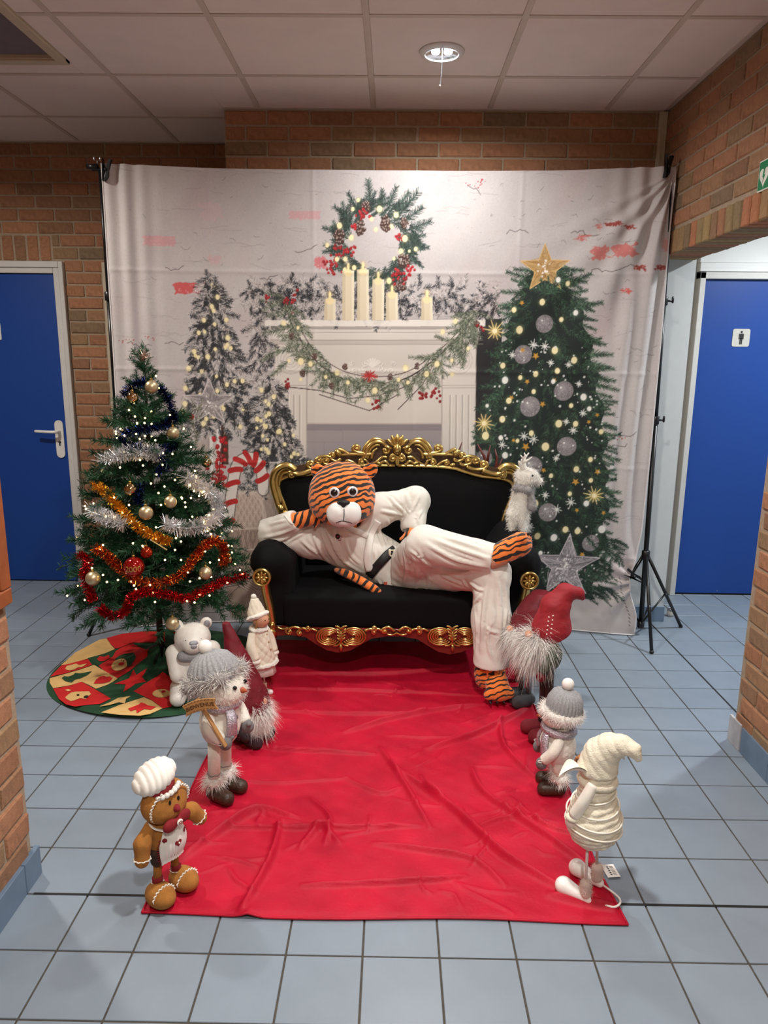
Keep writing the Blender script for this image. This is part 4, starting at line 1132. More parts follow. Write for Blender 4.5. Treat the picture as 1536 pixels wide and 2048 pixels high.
for k in range(46):
    a = R2.uniform(0, PI); L = R2.uniform(.04, .14); c_ = np.array([R2.uniform(RX0 + .1, RX1 - .1), R2.uniform(RY0 + .06, 3.3)])
    d = np.array([math.cos(a), .5 * math.sin(a)]) * L
    ridges.append((np.array([c_ - d, c_ + R2.normal(size=2) * .008, c_ + d]), R2.uniform(.005, .009), R2.uniform(.002, .0042)))
def rug(u, v):
    Y = RY0 + (RY1 - RY0) * v
    xl = RX0 - .008 * np.sin(6 * Y) + .014 * (1 - v) ** 4; xr = np.interp(Y, [1.7, 1.95, 2.3, 3.0, 3.7], [.664, .640, .652, .648, .66])
    X = xl + (xr - xl) * u
    Y = Y + .006 * np.sin(7 * X) * (1 - v) ** 3
    Z = .0045 + .0018 * (1 + wob(np.stack([X, Y, 0 * X], 1), 13)) + .0012 * (1 + wob(np.stack([X, Y, 0 * X], 1), 37, 2.))
    P = np.stack([X, Y], 1)
    for R_, w_, h in ridges:
        lo, hi = R_.min(0) - 3 * w_, R_.max(0) + 3 * w_
        m = ((P > lo) & (P < hi)).all(1)
        if not m.any(): continue
        Q = P[m]; best = np.full(len(Q), 9.); bt = np.zeros(len(Q)); n = len(R_) - 1
        for i in range(n):
            ab = R_[i + 1] - R_[i]; t = np.clip(((Q - R_[i]) @ ab) / (ab @ ab + 1e-9), 0, 1)
            d = np.linalg.norm(Q - R_[i] - t[:, None] * ab, axis=1); s = d < best
            best[s] = d[s]; bt[s] = (i + t[s]) / n
        Z[m] += 2.2 * h * np.exp(-(best / (.8 * w_)) ** 2) * np.sin(PI * np.clip(bt * .9 + .05, 0, 1)) ** .6
    e = np.minimum(np.minimum(X - xl, xr - X), Y - RY0) / .02
    Z = .0035 + (Z - .0035) * np.clip(e, .12, 1)
    Z = Z + .012 * np.exp(-((X - onz(500, 1826)[0]) / .022) ** 2) * np.exp(-((Y - RY0) / .03) ** 2)
    return np.stack([X, Y, Z], 1)
rg = thing('velvet_cloth', 'wrinkled bright red velvet cloth spread on the tiled floor under the sofa', 'cloth', (0, 2.6, 0))
obj('cloth', grid(270, 390, rug), m_red, rg, world=True)
hm = np.concatenate([[rug(np.array([0.]), np.array([t]))[0] for t in np.linspace(1, 0, 60)], [rug(np.array([t]), np.array([0.]))[0] for t in np.linspace(0, 1, 60)], [rug(np.array([1.]), np.array([t]))[0] for t in np.linspace(0, 1, 60)]])
obj('hem', tube(hm + (0, 0, .0015), [.0035, .0035], 6), m_red, rg, world=True)
q = onz(1222, 1745)
lab = obj('care_label', xf(box((0, 0, 0), (.040, .055, .0008)), TR(q[0] - .002, q[1], .006) @ rotm('Z', .12)), M('label_white', (232, 230, 226), .7), rg, smooth=False, world=True)
ink = []
for k in range(5): ink.append(box((-.004, -.016 + k * .008, .0008), (.006, .0045, .0004)))
for k in range(7): ink.append(box((.008, -.018 + k * .006, .0008), (.010, .0012, .0004)))
obj('print', xf(merge(ink), TR(q[0] - .002, q[1], .006) @ rotm('Z', .12)), m_ink, lab, smooth=False, world=True)

# ================================================================== gilded baroque sofa
m_gold = M('gilt', (212, 182, 112), .3, metal=1, var=.12, vs=14, bump=.08, bs=60)
m_velv = M('black_velvet', (8, 8, 10), .85, var=.1, vs=5, sheen=.1, spec=.2)
m_maho = M('mahogany', (112, 34, 24), .35, var=.12, vs=25, coat=.3)
SX = .02
sofa = thing('sofa', 'two-seat baroque sofa in black velvet with carved gold frame', 'sofa', (SX, 3.5, 0))
YBK = 3.79
def bp(dx, y_, Y=YBK): return ony(794.5 + dx, y_, Y)
half = catmull([(0, 931), (60, 932), (110, 936), (140, 945), (170, 953), (200, 956), (215, 959), (228, 966), (232, 978), (228, 995), (219, 1015), (212, 1035), (208, 1060)], 4)
out = [bp(*p) for p in half] + [(bp(208, 1060)[0], YBK, .30)]
R_h = [(p[0] - SX, p[2]) for p in out]
ring = R_h + [(-x_, z_) for x_, z_ in reversed(R_h)]
pv, pf = prism(ring, .045, TR(SX, YBK + .003, 0))
obj('backrest', (pv, pf), m_velv, sofa, smooth=False, world=True)
# slightly padded front of the back
pc = np.array(ring); rows = []; nr = 9
for k in range(nr):
    s = 1 - k / (nr - 1); c0 = np.array([0, .68])
    q = c0 + (pc - c0) * s; rows.append(np.stack([q[:, 0] + SX, np.full(len(q), YBK + .002 - .03 * (1 - s ** 4)), q[:, 1]], 1))
n_ = len(pc); Vp = np.concatenate(rows); Fp = [(k * n_ + i, k * n_ + (i + 1) % n_, (k + 1) * n_ + (i + 1) % n_, (k + 1) * n_ + i) for k in range(nr - 1) for i in range(n_)]
obj('back_cushion', (Vp, Fp), m_velv, sofa, world=True)
rim = np.array([(x_ + SX, YBK - .006, z_) for x_, z_ in ring[:len(ring)]])
obj('gold_rim', tube(rim, [.0105, .0105], 8), m_gold, sofa, world=True)
# dark brown backing that carries the carving
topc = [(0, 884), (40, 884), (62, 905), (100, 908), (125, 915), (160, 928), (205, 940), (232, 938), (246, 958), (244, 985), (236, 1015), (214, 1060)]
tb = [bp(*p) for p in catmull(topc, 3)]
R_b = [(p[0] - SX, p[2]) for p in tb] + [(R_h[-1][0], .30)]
obj('back_board', prism(R_b + [(-x_, z_) for x_, z_ in reversed(R_b)], .02, TR(SX, YBK + .04, 0)), M('backing_brown', (74, 50, 32), .6), sofa, smooth=False, world=True)
PXM = 3.79 / FPX * 1.0
def spiral2(tail, c, turns=1.5, dirn=1, k=.18):
    T_ = [np.array(p, float) for p in catmull(tail, 5)] if len(tail) > 2 else [np.array(p, float) for p in tail]
    if c is None: return T_
    c = np.array(c, float); e = T_[-1] - c; r0 = np.linalg.norm(e); a0 = math.atan2(e[1], e[0])
    n = int(16 * turns)
    for i in range(1, n + 1):
        t = i / n; r = r0 * (1 - t * (1 - k)); a = a0 + dirn * t * turns * 2 * PI
        T_.append(c + r * np.array([math.cos(a), math.sin(a)]))
    return T_
def carve(name, specs, pf, par, yoff=0.0, blobs=(), both=True, each=False):
    """carved gilt work: specs = (tail, spiral centre, turns, direction, thickness start, end) in pixels about the axis"""
    parts = []
    for s in ((1, -1) if both else (1,)):
        for tail, c, turns, dr, t0, t1 in specs:
            P2 = spiral2(tail, c, turns, dr)
            P3 = np.array([pf(s * p[0], p[1]) for p in P2]); P3[:, 1] += yoff
            if each: parts = []
            parts.append(tube(P3, np.array([t0, t0 * .95, (t0 + t1) / 2, t1]) * PXM, 8))
            if c is not None: 
                cc = pf(s * c[0], c[1]); parts.append(sphere((cc[0], cc[1] + yoff - .004, cc[2]), t1 * 1.3 * PXM + .002, 10, 6))
            if each: obj(name, merge(parts), m_gold, par, world=True)
        for (bx_, by_, rx_, rz_, an) in blobs:
            if s < 0 and abs(bx_) < .5: continue
            cc = pf(s * bx_, by_)
            parts.append(xf(sphere((0, 0, 0), (rx_ * PXM, min(rx_, rz_) * PXM * .8 + .003, rz_ * PXM), 10, 8), TR(cc[0], cc[1] + yoff - .004, cc[2]) @ rotm('Y', math.radians(an) * s)))
            if each: obj('carved_leaf', parts.pop(), m_gold, par, world=True)
    if each: return None
    return obj(name, merge(parts), m_gold, par, world=True)
shell = [(0, 897, 9, 11, 0), (0, 879, 5, 12, 0)] + [(8.5 * math.sin(math.radians(a)) * 2.0, 898 - 20 * math.cos(math.radians(a)), 4.4, 11.5, a) for a in (24, 48)] + [(17.5, 894, 3.6, 8, 72)]
carve('crest_shell', [([(4, 912), (9, 908), (14, 914)], (9, 917), 1.2, 1, 3.2, 2), ([(0, 912), (2, 922), (0, 931)], None, 0, 1, 4, 1.5)], bp, sofa, -.014, shell)
carve('crest_scroll', [
    ([(64, 916), (60, 897), (47, 884), (32, 884), (22, 892)], (23, 900), 1.3, -1, 4.2, 2.2),
    ([(68, 918), (66, 896), (51, 879), (36, 878), (24, 884)], None, 0, 1, 3.4, 2.2),
    ([(60, 917), (55, 900), (44, 890), (34, 890)], None, 0, 1, 3.4, 1.6),
    ([(52, 917), (48, 903), (40, 896)], None, 0, 1, 3.0, 1.4),
    ([(16, 930), (24, 922), (34, 926), (46, 931)], None, 0, 1, 3.6, 2.0),
    ([(20, 914), (30, 914), (40, 922), (52, 928)], None, 0, 1, 3.2, 1.5),
    ([(56, 931), (62, 920), (72, 918)], (71, 924), 1.3, 1, 3, 1.8),
    ([(80, 931), (88, 924), (99, 920)], (98, 925), 1.3, 1, 3, 1.8),
    ([(52, 908), (70, 908), (92, 908), (112, 909)], None, 0, 1, 4.2, 3.2),
    ([(66, 906), (76, 905), (88, 900)], (81, 897), 1.4, -1, 4.2, 2.6),
    ([(96, 908), (106, 902), (117, 898)], None, 0, 1, 3.6, 5),
    ([(112, 917), (121, 922), (131, 918)], (129, 911), 1.3, -1, 3.4, 2.2),
    ([(124, 926), (134, 930), (146, 926)], (141, 921), 1.3, -1, 3.4, 2.2),
    ([(128, 915), (142, 912), (155, 914), (163, 919)], (156, 920), 1.3, 1, 3.6, 2.2),
    ([(138, 932), (152, 938), (168, 938), (179, 932)], (172, 929), 1.4, -1, 4.2, 2.8),
], bp, sofa, -.010, [(118, 905, 6, 9, 40), (36, 926, 4, 6, 60), (110, 929, 4, 6, 70)], each=True)
carve('corner_scroll', [
    ([(170, 940), (185, 946), (199, 948), (211, 943)], (210, 949), 1.2, 1, 6.2, 3),
    ([(203, 940), (216, 931), (232, 933), (245, 946), (249, 966), (244, 988), (238, 1008), (232, 1024)], (225, 1026), 1.1, 1, 7.5, 3.5),
    ([(210, 938), (224, 936), (236, 945), (241, 962), (238, 984), (232, 1004)], None, 0, 1, 4.8, 3),
    ([(216, 944), (227, 946), (234, 956), (235, 972)], None, 0, 1, 4, 2),
    ([(226, 1030), (234, 1040), (226, 1052), (216, 1062)], None, 0, 1, 7, 5),
    ([(216, 1058), (210, 1080), (208, 1100)], None, 0, 1, 6, 5),
], bp, sofa, -.012, [(232, 1016, 7, 10, 20)], each=True)
# arms
for s in (-1, 1):
    ax_ = SX + s * .596
    def arm(P, ax_=ax_, s=s):
        q = U([cap((ax_, 3.27, .578), (ax_, 3.72, .60), .088, .088), (rbox((SX + s * .545, 3.50, .43), (.065, .262, .17), .03), .05)])(P)
        return q + .0015 * wob(P, 14)
    obj('arm', sdf(arm, (ax_ - .13, 3.10, .22), (ax_ + .13, 3.86, .72), .01), m_velv, sofa, world=True)
    rc = (SX + s * .615, 3.178, .527)
    pts = [lathe([(.001, -.004), (.030, -.004), (.032, .006), (.036, .012), (.0425, .010), (.044, .002), (.0435, -.01), (.001, -.012)], 32)]
    pts = [xf(p, TR(*rc) @ rotm('X', PI / 2)) for p in pts]
    for k in range(8):
        a = k * PI / 4; pts.append(xf(sphere((0, 0, 0), (.0068, .006, .0125), 8, 6), TR(rc[0] + .018 * math.sin(a), rc[1] - .006, rc[2] + .018 * math.cos(a)) @ rotm('Y', a)))
    pts.append(sphere((rc[0], rc[1] - .008, rc[2]), .0075, 10, 8))
    obj('rosette', merge(pts), m_gold, sofa, world=True)
    post = catmull([(SX + s * .610, 3.205, .52), (SX + s * .603, 3.215, .44), (SX + s * .585, 3.222, .34), (SX + s * .578, 3.225, .25)], 5)
    obj('post', tube(post, [.029, .026, .024, .026], 12, flat=.8), m_gold, sofa, world=True)
    lg = catmull([(SX + s * .580, 3.225, .26), (SX + s * .600, 3.215, .20), (SX + s * .606, 3.22, .13), (SX + s * .598, 3.235, .06), (SX + s * .606, 3.23, .012)], 5)
    obj('leg', tube(lg, [.032, .036, .027, .017, .016, .022, .020], 12), m_gold, sofa, world=True)
    pr_ = [sphere((SX + s * .578, 3.198, .285), .011, 10, 8), tube(np.array([(SX + s * (.578 + .013 * math.cos(t)), 3.199, .285 + .013 * math.sin(t)) for t in np.linspace(0, 5.5, 18)]), [.004, .003], 6)]
    obj('post_scroll', merge(pr_), m_gold, sofa, world=True)
    obj('leg', tube([(SX + s * .52, 3.74, .27), (SX + s * .53, 3.78, 0.005)], [.024, .018], 10), m_maho, sofa, world=True)
def seatf(P): return rbox((SX, 3.485, .345), (.532, .265, .082), .028)(P) - .012 * np.exp(-((P[..., 0] - SX) / .4) ** 4) * np.exp(-((P[..., 1] - 3.48) / .22) ** 4) + .001 * wob(P, 16)
obj('seat_cushion', sdf(seatf, (-.56, 3.18, .22), (.60, 3.80, .47), .011), m_velv, sofa, world=True)
# apron: polished rail with two gilt cartouches
def fp(px, py, Y=3.205): return ony(px, py, Y)
al_, ar_ = -.560, .600
bot = [(al_, .226), (-.47, .232), (-.40, .222), (-.355, .190), (-.30, .158), (-.245, .146), (-.19, .158), (-.135, .190), (-.09, .220), (-.02, .232), (SX, .233)]
botm = bot + [(2 * SX - x_, z_) for x_, z_ in reversed(bot[:-1])]
obj('apron', prism([(al_, .268), (ar_, .268)] + list(reversed(botm)), .022, TR(0, 3.212, 0)), m_maho, sofa, smooth=False, world=True)
obj('seat_rail', merge([span(-.52, .56, 3.235, 3.70, .235, .268)]), m_maho, sofa, smooth=False, world=True)
obj('apron_beading', tube([(al_, 3.210, .268), (SX, 3.209, .268), (ar_, 3.210, .268)], [.005, .005], 8), m_maho, sofa, world=True)
for cxp in (682, 905):
    pf = lambda dx, y_, cxp=cxp: fp(cxp + dx, y_)
    sp = []
    for q_, (rx_, rz_) in enumerate(((25, 17), (20, 13.5), (15, 10.2), (10, 7), (5.5, 4))):
        sp.append(([(25 + rx_ * math.cos(t) * .95, 1273 + rz_ * math.sin(t)) for t in np.linspace(-2.4, 2.5, 14)], None, 0, 1, 2.2, 1.5))
    for k in range(5): sp.append(([(0, 1258 + k * 6), (6, 1253 + k * 6), (12 - k, 1252 + k * 6)], None, 0, 1, 2.3, 1.3))
    sp.append(([(0, 1284), (6, 1290), (16, 1292)], None, 0, 1, 2.4, 1.4)); sp.append(([(48, 1262), (58, 1258), (68, 1262)], (66, 1257), 1.1, -1, 2.6, 1.6))
    carve('apron_cartouche', sp, pf, sofa, 0, [(0, 1295, 3.5, 7, 0), (0, 1275, 3, 12, 0)])
cx0 = 793.5
pf = lambda dx, y_: fp(cx0 + dx, y_)
carve('apron_scroll', [([(4, 1262), (16, 1254), (28, 1258)], (24, 1262), 1.1, 1, 2.6, 1.6), ([(24, 1266), (36, 1258), (48, 1260)], (45, 1264), 1.1, 1, 2.6, 1.6), ([(0, 1266), (10, 1270), (20, 1268)], None, 0, 1, 2.2, 1.4),
    ([(176, 1262), (188, 1256), (198, 1262)], (194, 1266), 1.1, 1, 2.8, 1.6), ([(194, 1256), (206, 1254), (220, 1258)], (215, 1263), 1.1, 1, 2.8, 1.6), ([(218, 1256), (230, 1258), (238, 1254)], None, 0, 1, 2.6, 1.8)], pf, sofa, 0, each=True)

# antlers of a reindeer figure standing behind the sofa back
m_ant = M('antler_red', (92, 34, 30), .45, var=.15, vs=40)
rd = thing('reindeer_figure', 'reddish brown reindeer antlers showing above the gold sofa back', 'figure', (ony(985, 935, 3.875)[0], 3.875, 0))
def bq(px, py): return ony(px, py, 3.868)
obj('antler', merge([tube(np.array([bq(976, 960), bq(975, 935), bq(968, 912), bq(955, 888)]), [.010, .010, .008, .003], 8), tube(np.array([bq(974, 928), bq(977, 908), bq(981, 890)]), [.008, .006, .002], 8)]), m_ant, rd, world=True)
obj('antler', merge([tube(np.array([bq(986, 965), bq(992, 935), bq(994, 915), bq(990, 898)]), [.010, .009, .007, .003], 8), tube(np.array([bq(990, 940), bq(1000, 928), bq(1005, 916)]), [.007, .006, .002], 8)]), m_ant, rd, world=True)
obj('antler', merge([tube(np.array([bq(912, 925), bq(917, 905), bq(924, 884)]), [.009, .007, .002], 8), tube(np.array([bq(914, 915), bq(910, 904), bq(908, 896)]), [.006, .005, .002], 8)]), m_ant, rd, world=True)
hb = bq(950, 1000)
obj('head', sdf(U([cap(hb, hb + (0, .0, -.2), .032, .03), cap(hb + (0, 0, -.2), (hb[0], 3.868, .02), .03, .034)], .03), (hb[0] - .05, 3.82, 0), (hb[0] + .05, 3.91, hb[2] + .05), .01), m_ant, rd, world=True)
# ================================================================== reclining person in a tiger costume and white karate suit
m_gi = M('gi_cotton', (226, 222, 212), .9, var=.04, vs=10, bump=.25, bs=420)
m_tig1 = tiger_mat('tiger_plush_head', 12.5, 5.0, .45, (.5, .3, 0))
m_tig2 = tiger_mat('tiger_plush_limbs', 9.5, 5.0, .40, (0, 1.2, 0))
m_skin = M('bare_ankle', (198, 140, 112), .6)
def W(px, py, Y): return np.array(ony(px, py, Y))
per = thing('person', 'person in tiger mask and white karate suit lounging on black sofa, legs crossed', 'person', (.0, 3.45, .42))
K = dict(pelv=W(800, 1140, 3.47), chest=W(690, 1080, 3.48), neck=W(708, 1045, 3.45), head=W(685, 990, 3.40),
         shR=W(612, 1078, 3.44), elR=W(541, 1066, 3.40), wrR=W(588, 1043, 3.35), haR=W(640, 1030, 3.34),
         shL=W(764, 1016, 3.48), elL=W(832, 1000, 3.52), wrL=W(826, 1052, 3.46), haL=W(822, 1072, 3.40),
         hipU=W(818, 1132, 3.42), knU=W(852, 1090, 3.19), anU=W(985, 1116, 3.10), toU=W(1050, 1078, 3.09),
         hipL=W(862, 1142, 3.42), knL=W(982, 1146, 3.155), anL=W(984, 1318, 3.07))
# --- body suit, one continuous surface
fing = []
for k in range(4):   # right hand: fingers folded against the cheek
    b0 = K['haR'] + np.array([.006, -.018 + .002 * k, .030 - .019 * k]); b1 = b0 + np.array([.030, .010, .012]); b2 = b1 + np.array([.012, .020, .002])
    fing += [(cap(b0, b1, .012, .0115), .006), (cap(b1, b2, .0115, .009), .004)]
fing += [(cap(K['haR'] + (-.014, -.016, -.02), K['haR'] + (-.022, -.026, -.052), .014, .008), .006), (cap(K['haR'] + (-.012, -.02, .0), K['haR'] + (.012, -.034, .018), .012, .009), .006)]
for k in range(4):   # left hand on the hip
    b0 = K['haL'] + np.array([-.03 + .018 * k, -.012, .004]); b1 = b0 + np.array([-.004, -.018, -.02])
    fing += [(cap(b0, b1, .0105, .009), .005)]
fing += [(cap(K['haL'] + (-.03, 0, .0), K['haL'] + (-.05, -.012, -.014), .011, .008), .006)]
bodyf = U([cap(K['chest'], K['pelv'], .10, .10), (cap(K['chest'], K['neck'], .07, .05), .05), (cap(K['neck'], K['head'], .05, .09), .04),
           (cap(K['shR'], K['elR'], .05, .042), .04), (cap(K['elR'], K['wrR'], .042, .036), .02), (cap(K['wrR'], K['haR'], .038, .042), .02), (cap(K['chest'], K['shR'], .07, .055), .04),
           (cap(K['chest'], K['shL'], .07, .055), .04), (cap(K['shL'], K['elL'], .05, .042), .03), (cap(K['elL'], K['wrL'], .04, .03), .02), (cap(K['wrL'], K['haL'], .033, .036), .02),
           (cap(K['hipU'], K['knU'], .06, .05), .03), (cap(K['knU'], K['anU'], .048, .036), .02), (cap(K['anU'], K['toU'], .036, .03), .02),
           (cap(K['pelv'], K['hipL'], .08, .07), .03), (cap(K['hipL'], K['knL'], .06, .05), .03), (cap(K['knL'], K['anL'], .05, .036), .02), (cap(K['anL'], K['anL'] + (.0, -.05, -.05), .036, .03), .02)] + fing, .02)
obj('body', sdf(bodyf, (-.62, 3.0, .0), (.72, 3.64, 1.0), .0075), m_tig2, per, world=True)

def march(fn, px, py, t0=2.7, lift=0.0):
    d = ray(px, py); d = d / np.linalg.norm(d); t = t0
    for k in range(160):
        v = float(fn((CAM + d * t).astype(np.float32)[None, :])[0])
        if v < .0008: break
        t += max(v * .7, .0006)
    return CAM + d * (t - lift)
def fold_field(base, lines, gain=1.0):
    """creases pressed into a soft body: pixel polylines laid on its surface, a ridge with a groove on either side"""
    segs = []
    for w_, h, pts in lines:
        Q = [march(base, *q) for q in catmull(pts, 3)]
        Q = [q for q in Q if q[1] < 3.62]
        n = len(Q) - 1
        for i in range(n): segs.append((Q[i].astype(np.float32), Q[i + 1].astype(np.float32), w_, h * gain, i / n, (i + 1) / n))
    groups = {}
    def f(P):
        d = base(P); sh = d.shape; D = d.ravel().copy(); PP = P.reshape(-1, 3)
        m = np.where(np.abs(D) < .03)[0]
        if len(m) == 0: return d
        X = PP[m]; add = np.zeros(len(m), np.float32)
        for a, b, w_, h, t0, t1 in segs:
            lo = np.minimum(a, b) - 4 * w_; hi = np.maximum(a, b) + 4 * w_
            k = np.where(((X > lo) & (X < hi)).all(1))[0]
            if len(k) == 0: continue
            ab = b - a; pa = X[k] - a; t = (pa @ ab) / float(ab @ ab + 1e-9); inside = (t >= 0) & (t < 1); t = np.clip(t, 0, 1)
            q = np.linalg.norm(pa - t[:, None] * ab, axis=1)
            v = h * (np.exp(-(q / w_) ** 2) - .75 * np.exp(-((q - 1.7 * w_) / (.8 * w_)) ** 2)) * np.sin(PI * np.clip(t0 + t * (t1 - t0), .06, .94)) * inside
            add[k] = np.where(np.abs(v) > np.abs(add[k]), v, add[k])
        D[m] -= add
        return D.reshape(sh)
    return f
# --- trousers
def trf0(P):
    ax1 = (K['anU'] - K['knU']) / np.linalg.norm(K['anU'] - K['knU']); c1 = (K['anU'] + ax1 * .006).astype(np.float32); shin = cap(K['knU'], K['anU'] + ax1 * .05, .088, .064)
    cut = lambda Q: np.maximum(shin(Q), (Q - c1) @ ax1.astype(np.float32))
    d = U([cap(K['pelv'] + (0, 0, -.01), K['hipL'], .118, .108), (cap(K['hipU'] + (0, 0, -.005), K['knU'], .112, .088), .05), (cap(K['hipL'], K['knL'], .098, .084), .05),
           (cap(K['knL'], W(983, 1240, 3.10), .084, .084), .03), (cap(W(983, 1240, 3.10), W(982, 1326, 3.065), .084, .079), .04), (cut, .02)], .04)(P)
    d = d + .0035 * wob(P * np.array([1, 1, .6], np.float32), 22, .5) + .0016 * wob(P, 48, 1.)
    return np.maximum(d, W(982, 1328, 3.065)[2] - P[..., 2])
TF = [(.008, .012, [(837, 1098), (846, 1122), (868, 1137)]), (.007, .010, [(818, 1100), (838, 1116), (852, 1136)]), (.010, .013, [(851, 1086), (891, 1110), (924, 1124), (980, 1136)]), (.009, .010, [(868, 1077), (900, 1091), (947, 1108), (985, 1120)]), (.008, .008, [(890, 1074), (925, 1084), (972, 1100)]), (.009, .008, [(806, 1100), (812, 1138), (806, 1178)]), (.009, .007, [(826, 1110), (834, 1145), (832, 1185)]), (.007, .008, [(850, 1140), (856, 1160), (850, 1188)]),
      (.007, .013, [(924, 1160), (938, 1184), (944, 1208)]), (.007, .012, [(964, 1188), (950, 1204), (941, 1216)]), (.007, .010, [(935, 1164), (955, 1178), (970, 1182)]), (.006, .005, [(948, 1215), (952, 1260), (950, 1322)]), (.010, .010, [(974, 1165), (966, 1230), (962, 1310)]), (.010, .009, [(994, 1152), (1002, 1215), (998, 1290)]), (.008, .008, [(1012, 1170), (1014, 1220), (1008, 1262)]), (.008, .007, [(955, 1240), (980, 1262), (1010, 1268)]), (.008, .008, [(985, 1240), (975, 1280), (985, 1322)]), (.008, .009, [(880, 1150), (905, 1162), (930, 1172)]), (.007, .008, [(890, 1142), (920, 1146), (955, 1142)]), (.008, .006, [(880, 1100), (920, 1118), (955, 1130)])]
trf = fold_field(trf0, TF, 1.0)
tro = obj('trousers', sdf(trf, (.0, 2.92, .08), (.66, 3.60, .82), .0062), m_gi, per, world=True)
# --- jacket
def torso(P):
    a, b = (K['chest'] + (-.01, 0, .0)).astype(np.float32), (K['pelv'] + (-.01, 0, .0)).astype(np.float32)
    ab = b - a; pa = P - a; t = np.clip((pa @ ab) / float(ab @ ab), -.12, 1.12); q = pa - t[..., None] * ab
    q = q * np.array([1, 1.12, 1], np.float32)
    return np.sqrt((q * q).sum(-1)) - (.135 - .018 * np.clip(t, 0, 1))
def jkf0(P):
    d = U([torso, (cap(K['shR'] + (.03, 0, -.005), K['shL'] + (-.03, 0, -.02), .078, .078), .06), (cap(K['shR'], K['elR'] + (-.005, 0, 0), .082, .068), .05), (cap(K['elR'], K['wrR'] + (-.01, 0, 0), .068, .052), .03),
           (cap(K['shL'], K['elL'], .074, .066), .05), (cap(K['elL'], K['wrL'], .064, .060), .03), (cap(K['pelv'] + (-.05, -.0, -.02), K['pelv'] + (-.02, -.02, -.055), .10, .09), .04)], .03)(P)
    d = d + .003 * wob(P, 20, .2) + .0016 * wob(P * np.array([1.4, 1, .7], np.float32), 44, 1.4)
    # cut the cuffs and the neck opening
    for e, wq, ex in ((K['elR'], K['wrR'], .004), (K['elL'], K['wrL'], .010)):
        ax = (wq - e) / np.linalg.norm(wq - e); c_ = wq + ax * ex
        d = np.maximum(d, -np.maximum(np.linalg.norm(P - (c_ + ax * .075).astype(np.float32), axis=-1) - .075, -((P - c_.astype(np.float32)) @ ax.astype(np.float32)) - 0.0))
    return np.maximum(d, -(np.linalg.norm((P - W(706, 1040, 3.34).astype(np.float32)) * np.array([1, .6, 1], np.float32), axis=-1) - .058))
JF = [(.008, .010, [(521, 1077), (562, 1068), (587, 1058)]), (.008, .010, [(530, 1084), (569, 1079), (600, 1056)]), (.007, .008, [(535, 1050), (556, 1044), (574, 1040)]), (.008, .010, [(575, 1084), (600, 1070), (622, 1058)]), (.009, .013, [(633, 1050), (646, 1072), (662, 1110), (683, 1140)]), (.009, .013, [(646, 1048), (658, 1070), (677, 1112), (702, 1140)]), (.009, .012, [(664, 1052), (667, 1072), (674, 1092), (690, 1124), (722, 1146)]), (.008, .010, [(617, 1054), (629, 1076), (644, 1110), (660, 1128)]), (.008, .009, [(690, 1080), (700, 1108), (722, 1130)]), (.008, .008, [(600, 1078), (618, 1096), (640, 1112)]),
      (.009, .012, [(760, 1022), (783, 1026), (809, 1031)]), (.008, .011, [(783, 1002), (802, 1018), (812, 1032)]), (.008, .010, [(812, 985), (818, 1008), (812, 1030)]), (.008, .009, [(838, 990), (830, 1010), (816, 1032)]), (.008, .008, [(770, 990), (785, 1000), (790, 1012)]), (.007, .009, [(846, 1020), (836, 1036), (842, 1054)]), (.008, .010, [(775, 1040), (785, 1060), (782, 1090)]), (.008, .010, [(756, 1050), (764, 1075), (772, 1098)]), (.008, .010, [(790, 1048), (794, 1064), (790, 1082)]), (.008, .008, [(748, 1100), (752, 1118), (745, 1135)]), (.007, .008, [(755, 1160), (762, 1170), (764, 1182)])]
jkf = fold_field(jkf0, JF, 1.0)
jac = obj('jacket', sdf(jkf, (-.64, 3.22, .36), (.30, 3.66, .90), .0062), m_gi, per, world=True)
def on_surf(fn, pts, k=4, lift=.004):
    return np.array([march(fn, *p, lift=lift) for p in catmull(pts, k)])
m_gi2 = M('gi_band', (232, 229, 220), .9, var=.03, bump=.3, bs=500)
tow = np.array([0, -1, .2])
def band(name, fn, pts, wd, mat, par, lift=.003, th=.25, k=5, up=tow):
    return obj(name, tube(on_surf(fn, pts, k, lift), [wd, wd], 10, flat=th, up=up), mat, par, world=True)
lp = band('lapel', jkf, [(756, 1042), (744, 1062), (738, 1090), (735, 1120), (740, 1142)], .019, m_gi2, jac, lift=.006, th=.3)
lp2 = band('lapel', jkf, [(688, 1052), (704, 1060), (722, 1066), (736, 1072)], .016, m_gi2, jac)
for o_, lst in ((lp, [(749, 1045), (738, 1065), (732, 1092), (730, 1120)]), (lp2, [(690, 1057), (705, 1065), (722, 1071), (734, 1077)])):
    band('stitching', jkf, lst, .0012, M('stitch', (188, 184, 174), .9), o_, lift=.0075, th=1)
band('cuff_hem', jkf, [(563, 1024), (572, 1034), (582, 1046), (592, 1050)], .004, m_gi2, jac)
m_belt = M('black_belt', (18, 18, 20), .55, var=.1, vs=60)
bl = band('belt', jkf, [(738, 1152), (748, 1140), (762, 1124), (776, 1109), (790, 1098)], .022, m_belt, per, lift=.008)
kn = march(jkf, 786, 1106, lift=.014)
m_crm = M('belt_cream', (226, 220, 196), .8)
obj('belt_knot', merge([box(kn, (.042, .022, .026), .006), box(kn + (.004, 0, -.024), (.03, .016, .03), .005)]), m_belt, bl, world=True)
obj('belt_edging', merge([box(kn + (-.016, -.006, .004), (.012, .018, .034), .004), box(kn + (.006, -.008, -.012), (.044, .012, .006), .002), box(kn + (.004, -.010, .010), (.008, .010, .022), .003), box(kn + (0, -.008, .016), (.04, .010, .005), .002)]), m_crm, bl, world=True)
lg_ = march(jkf, 675, 1073, lift=.002)
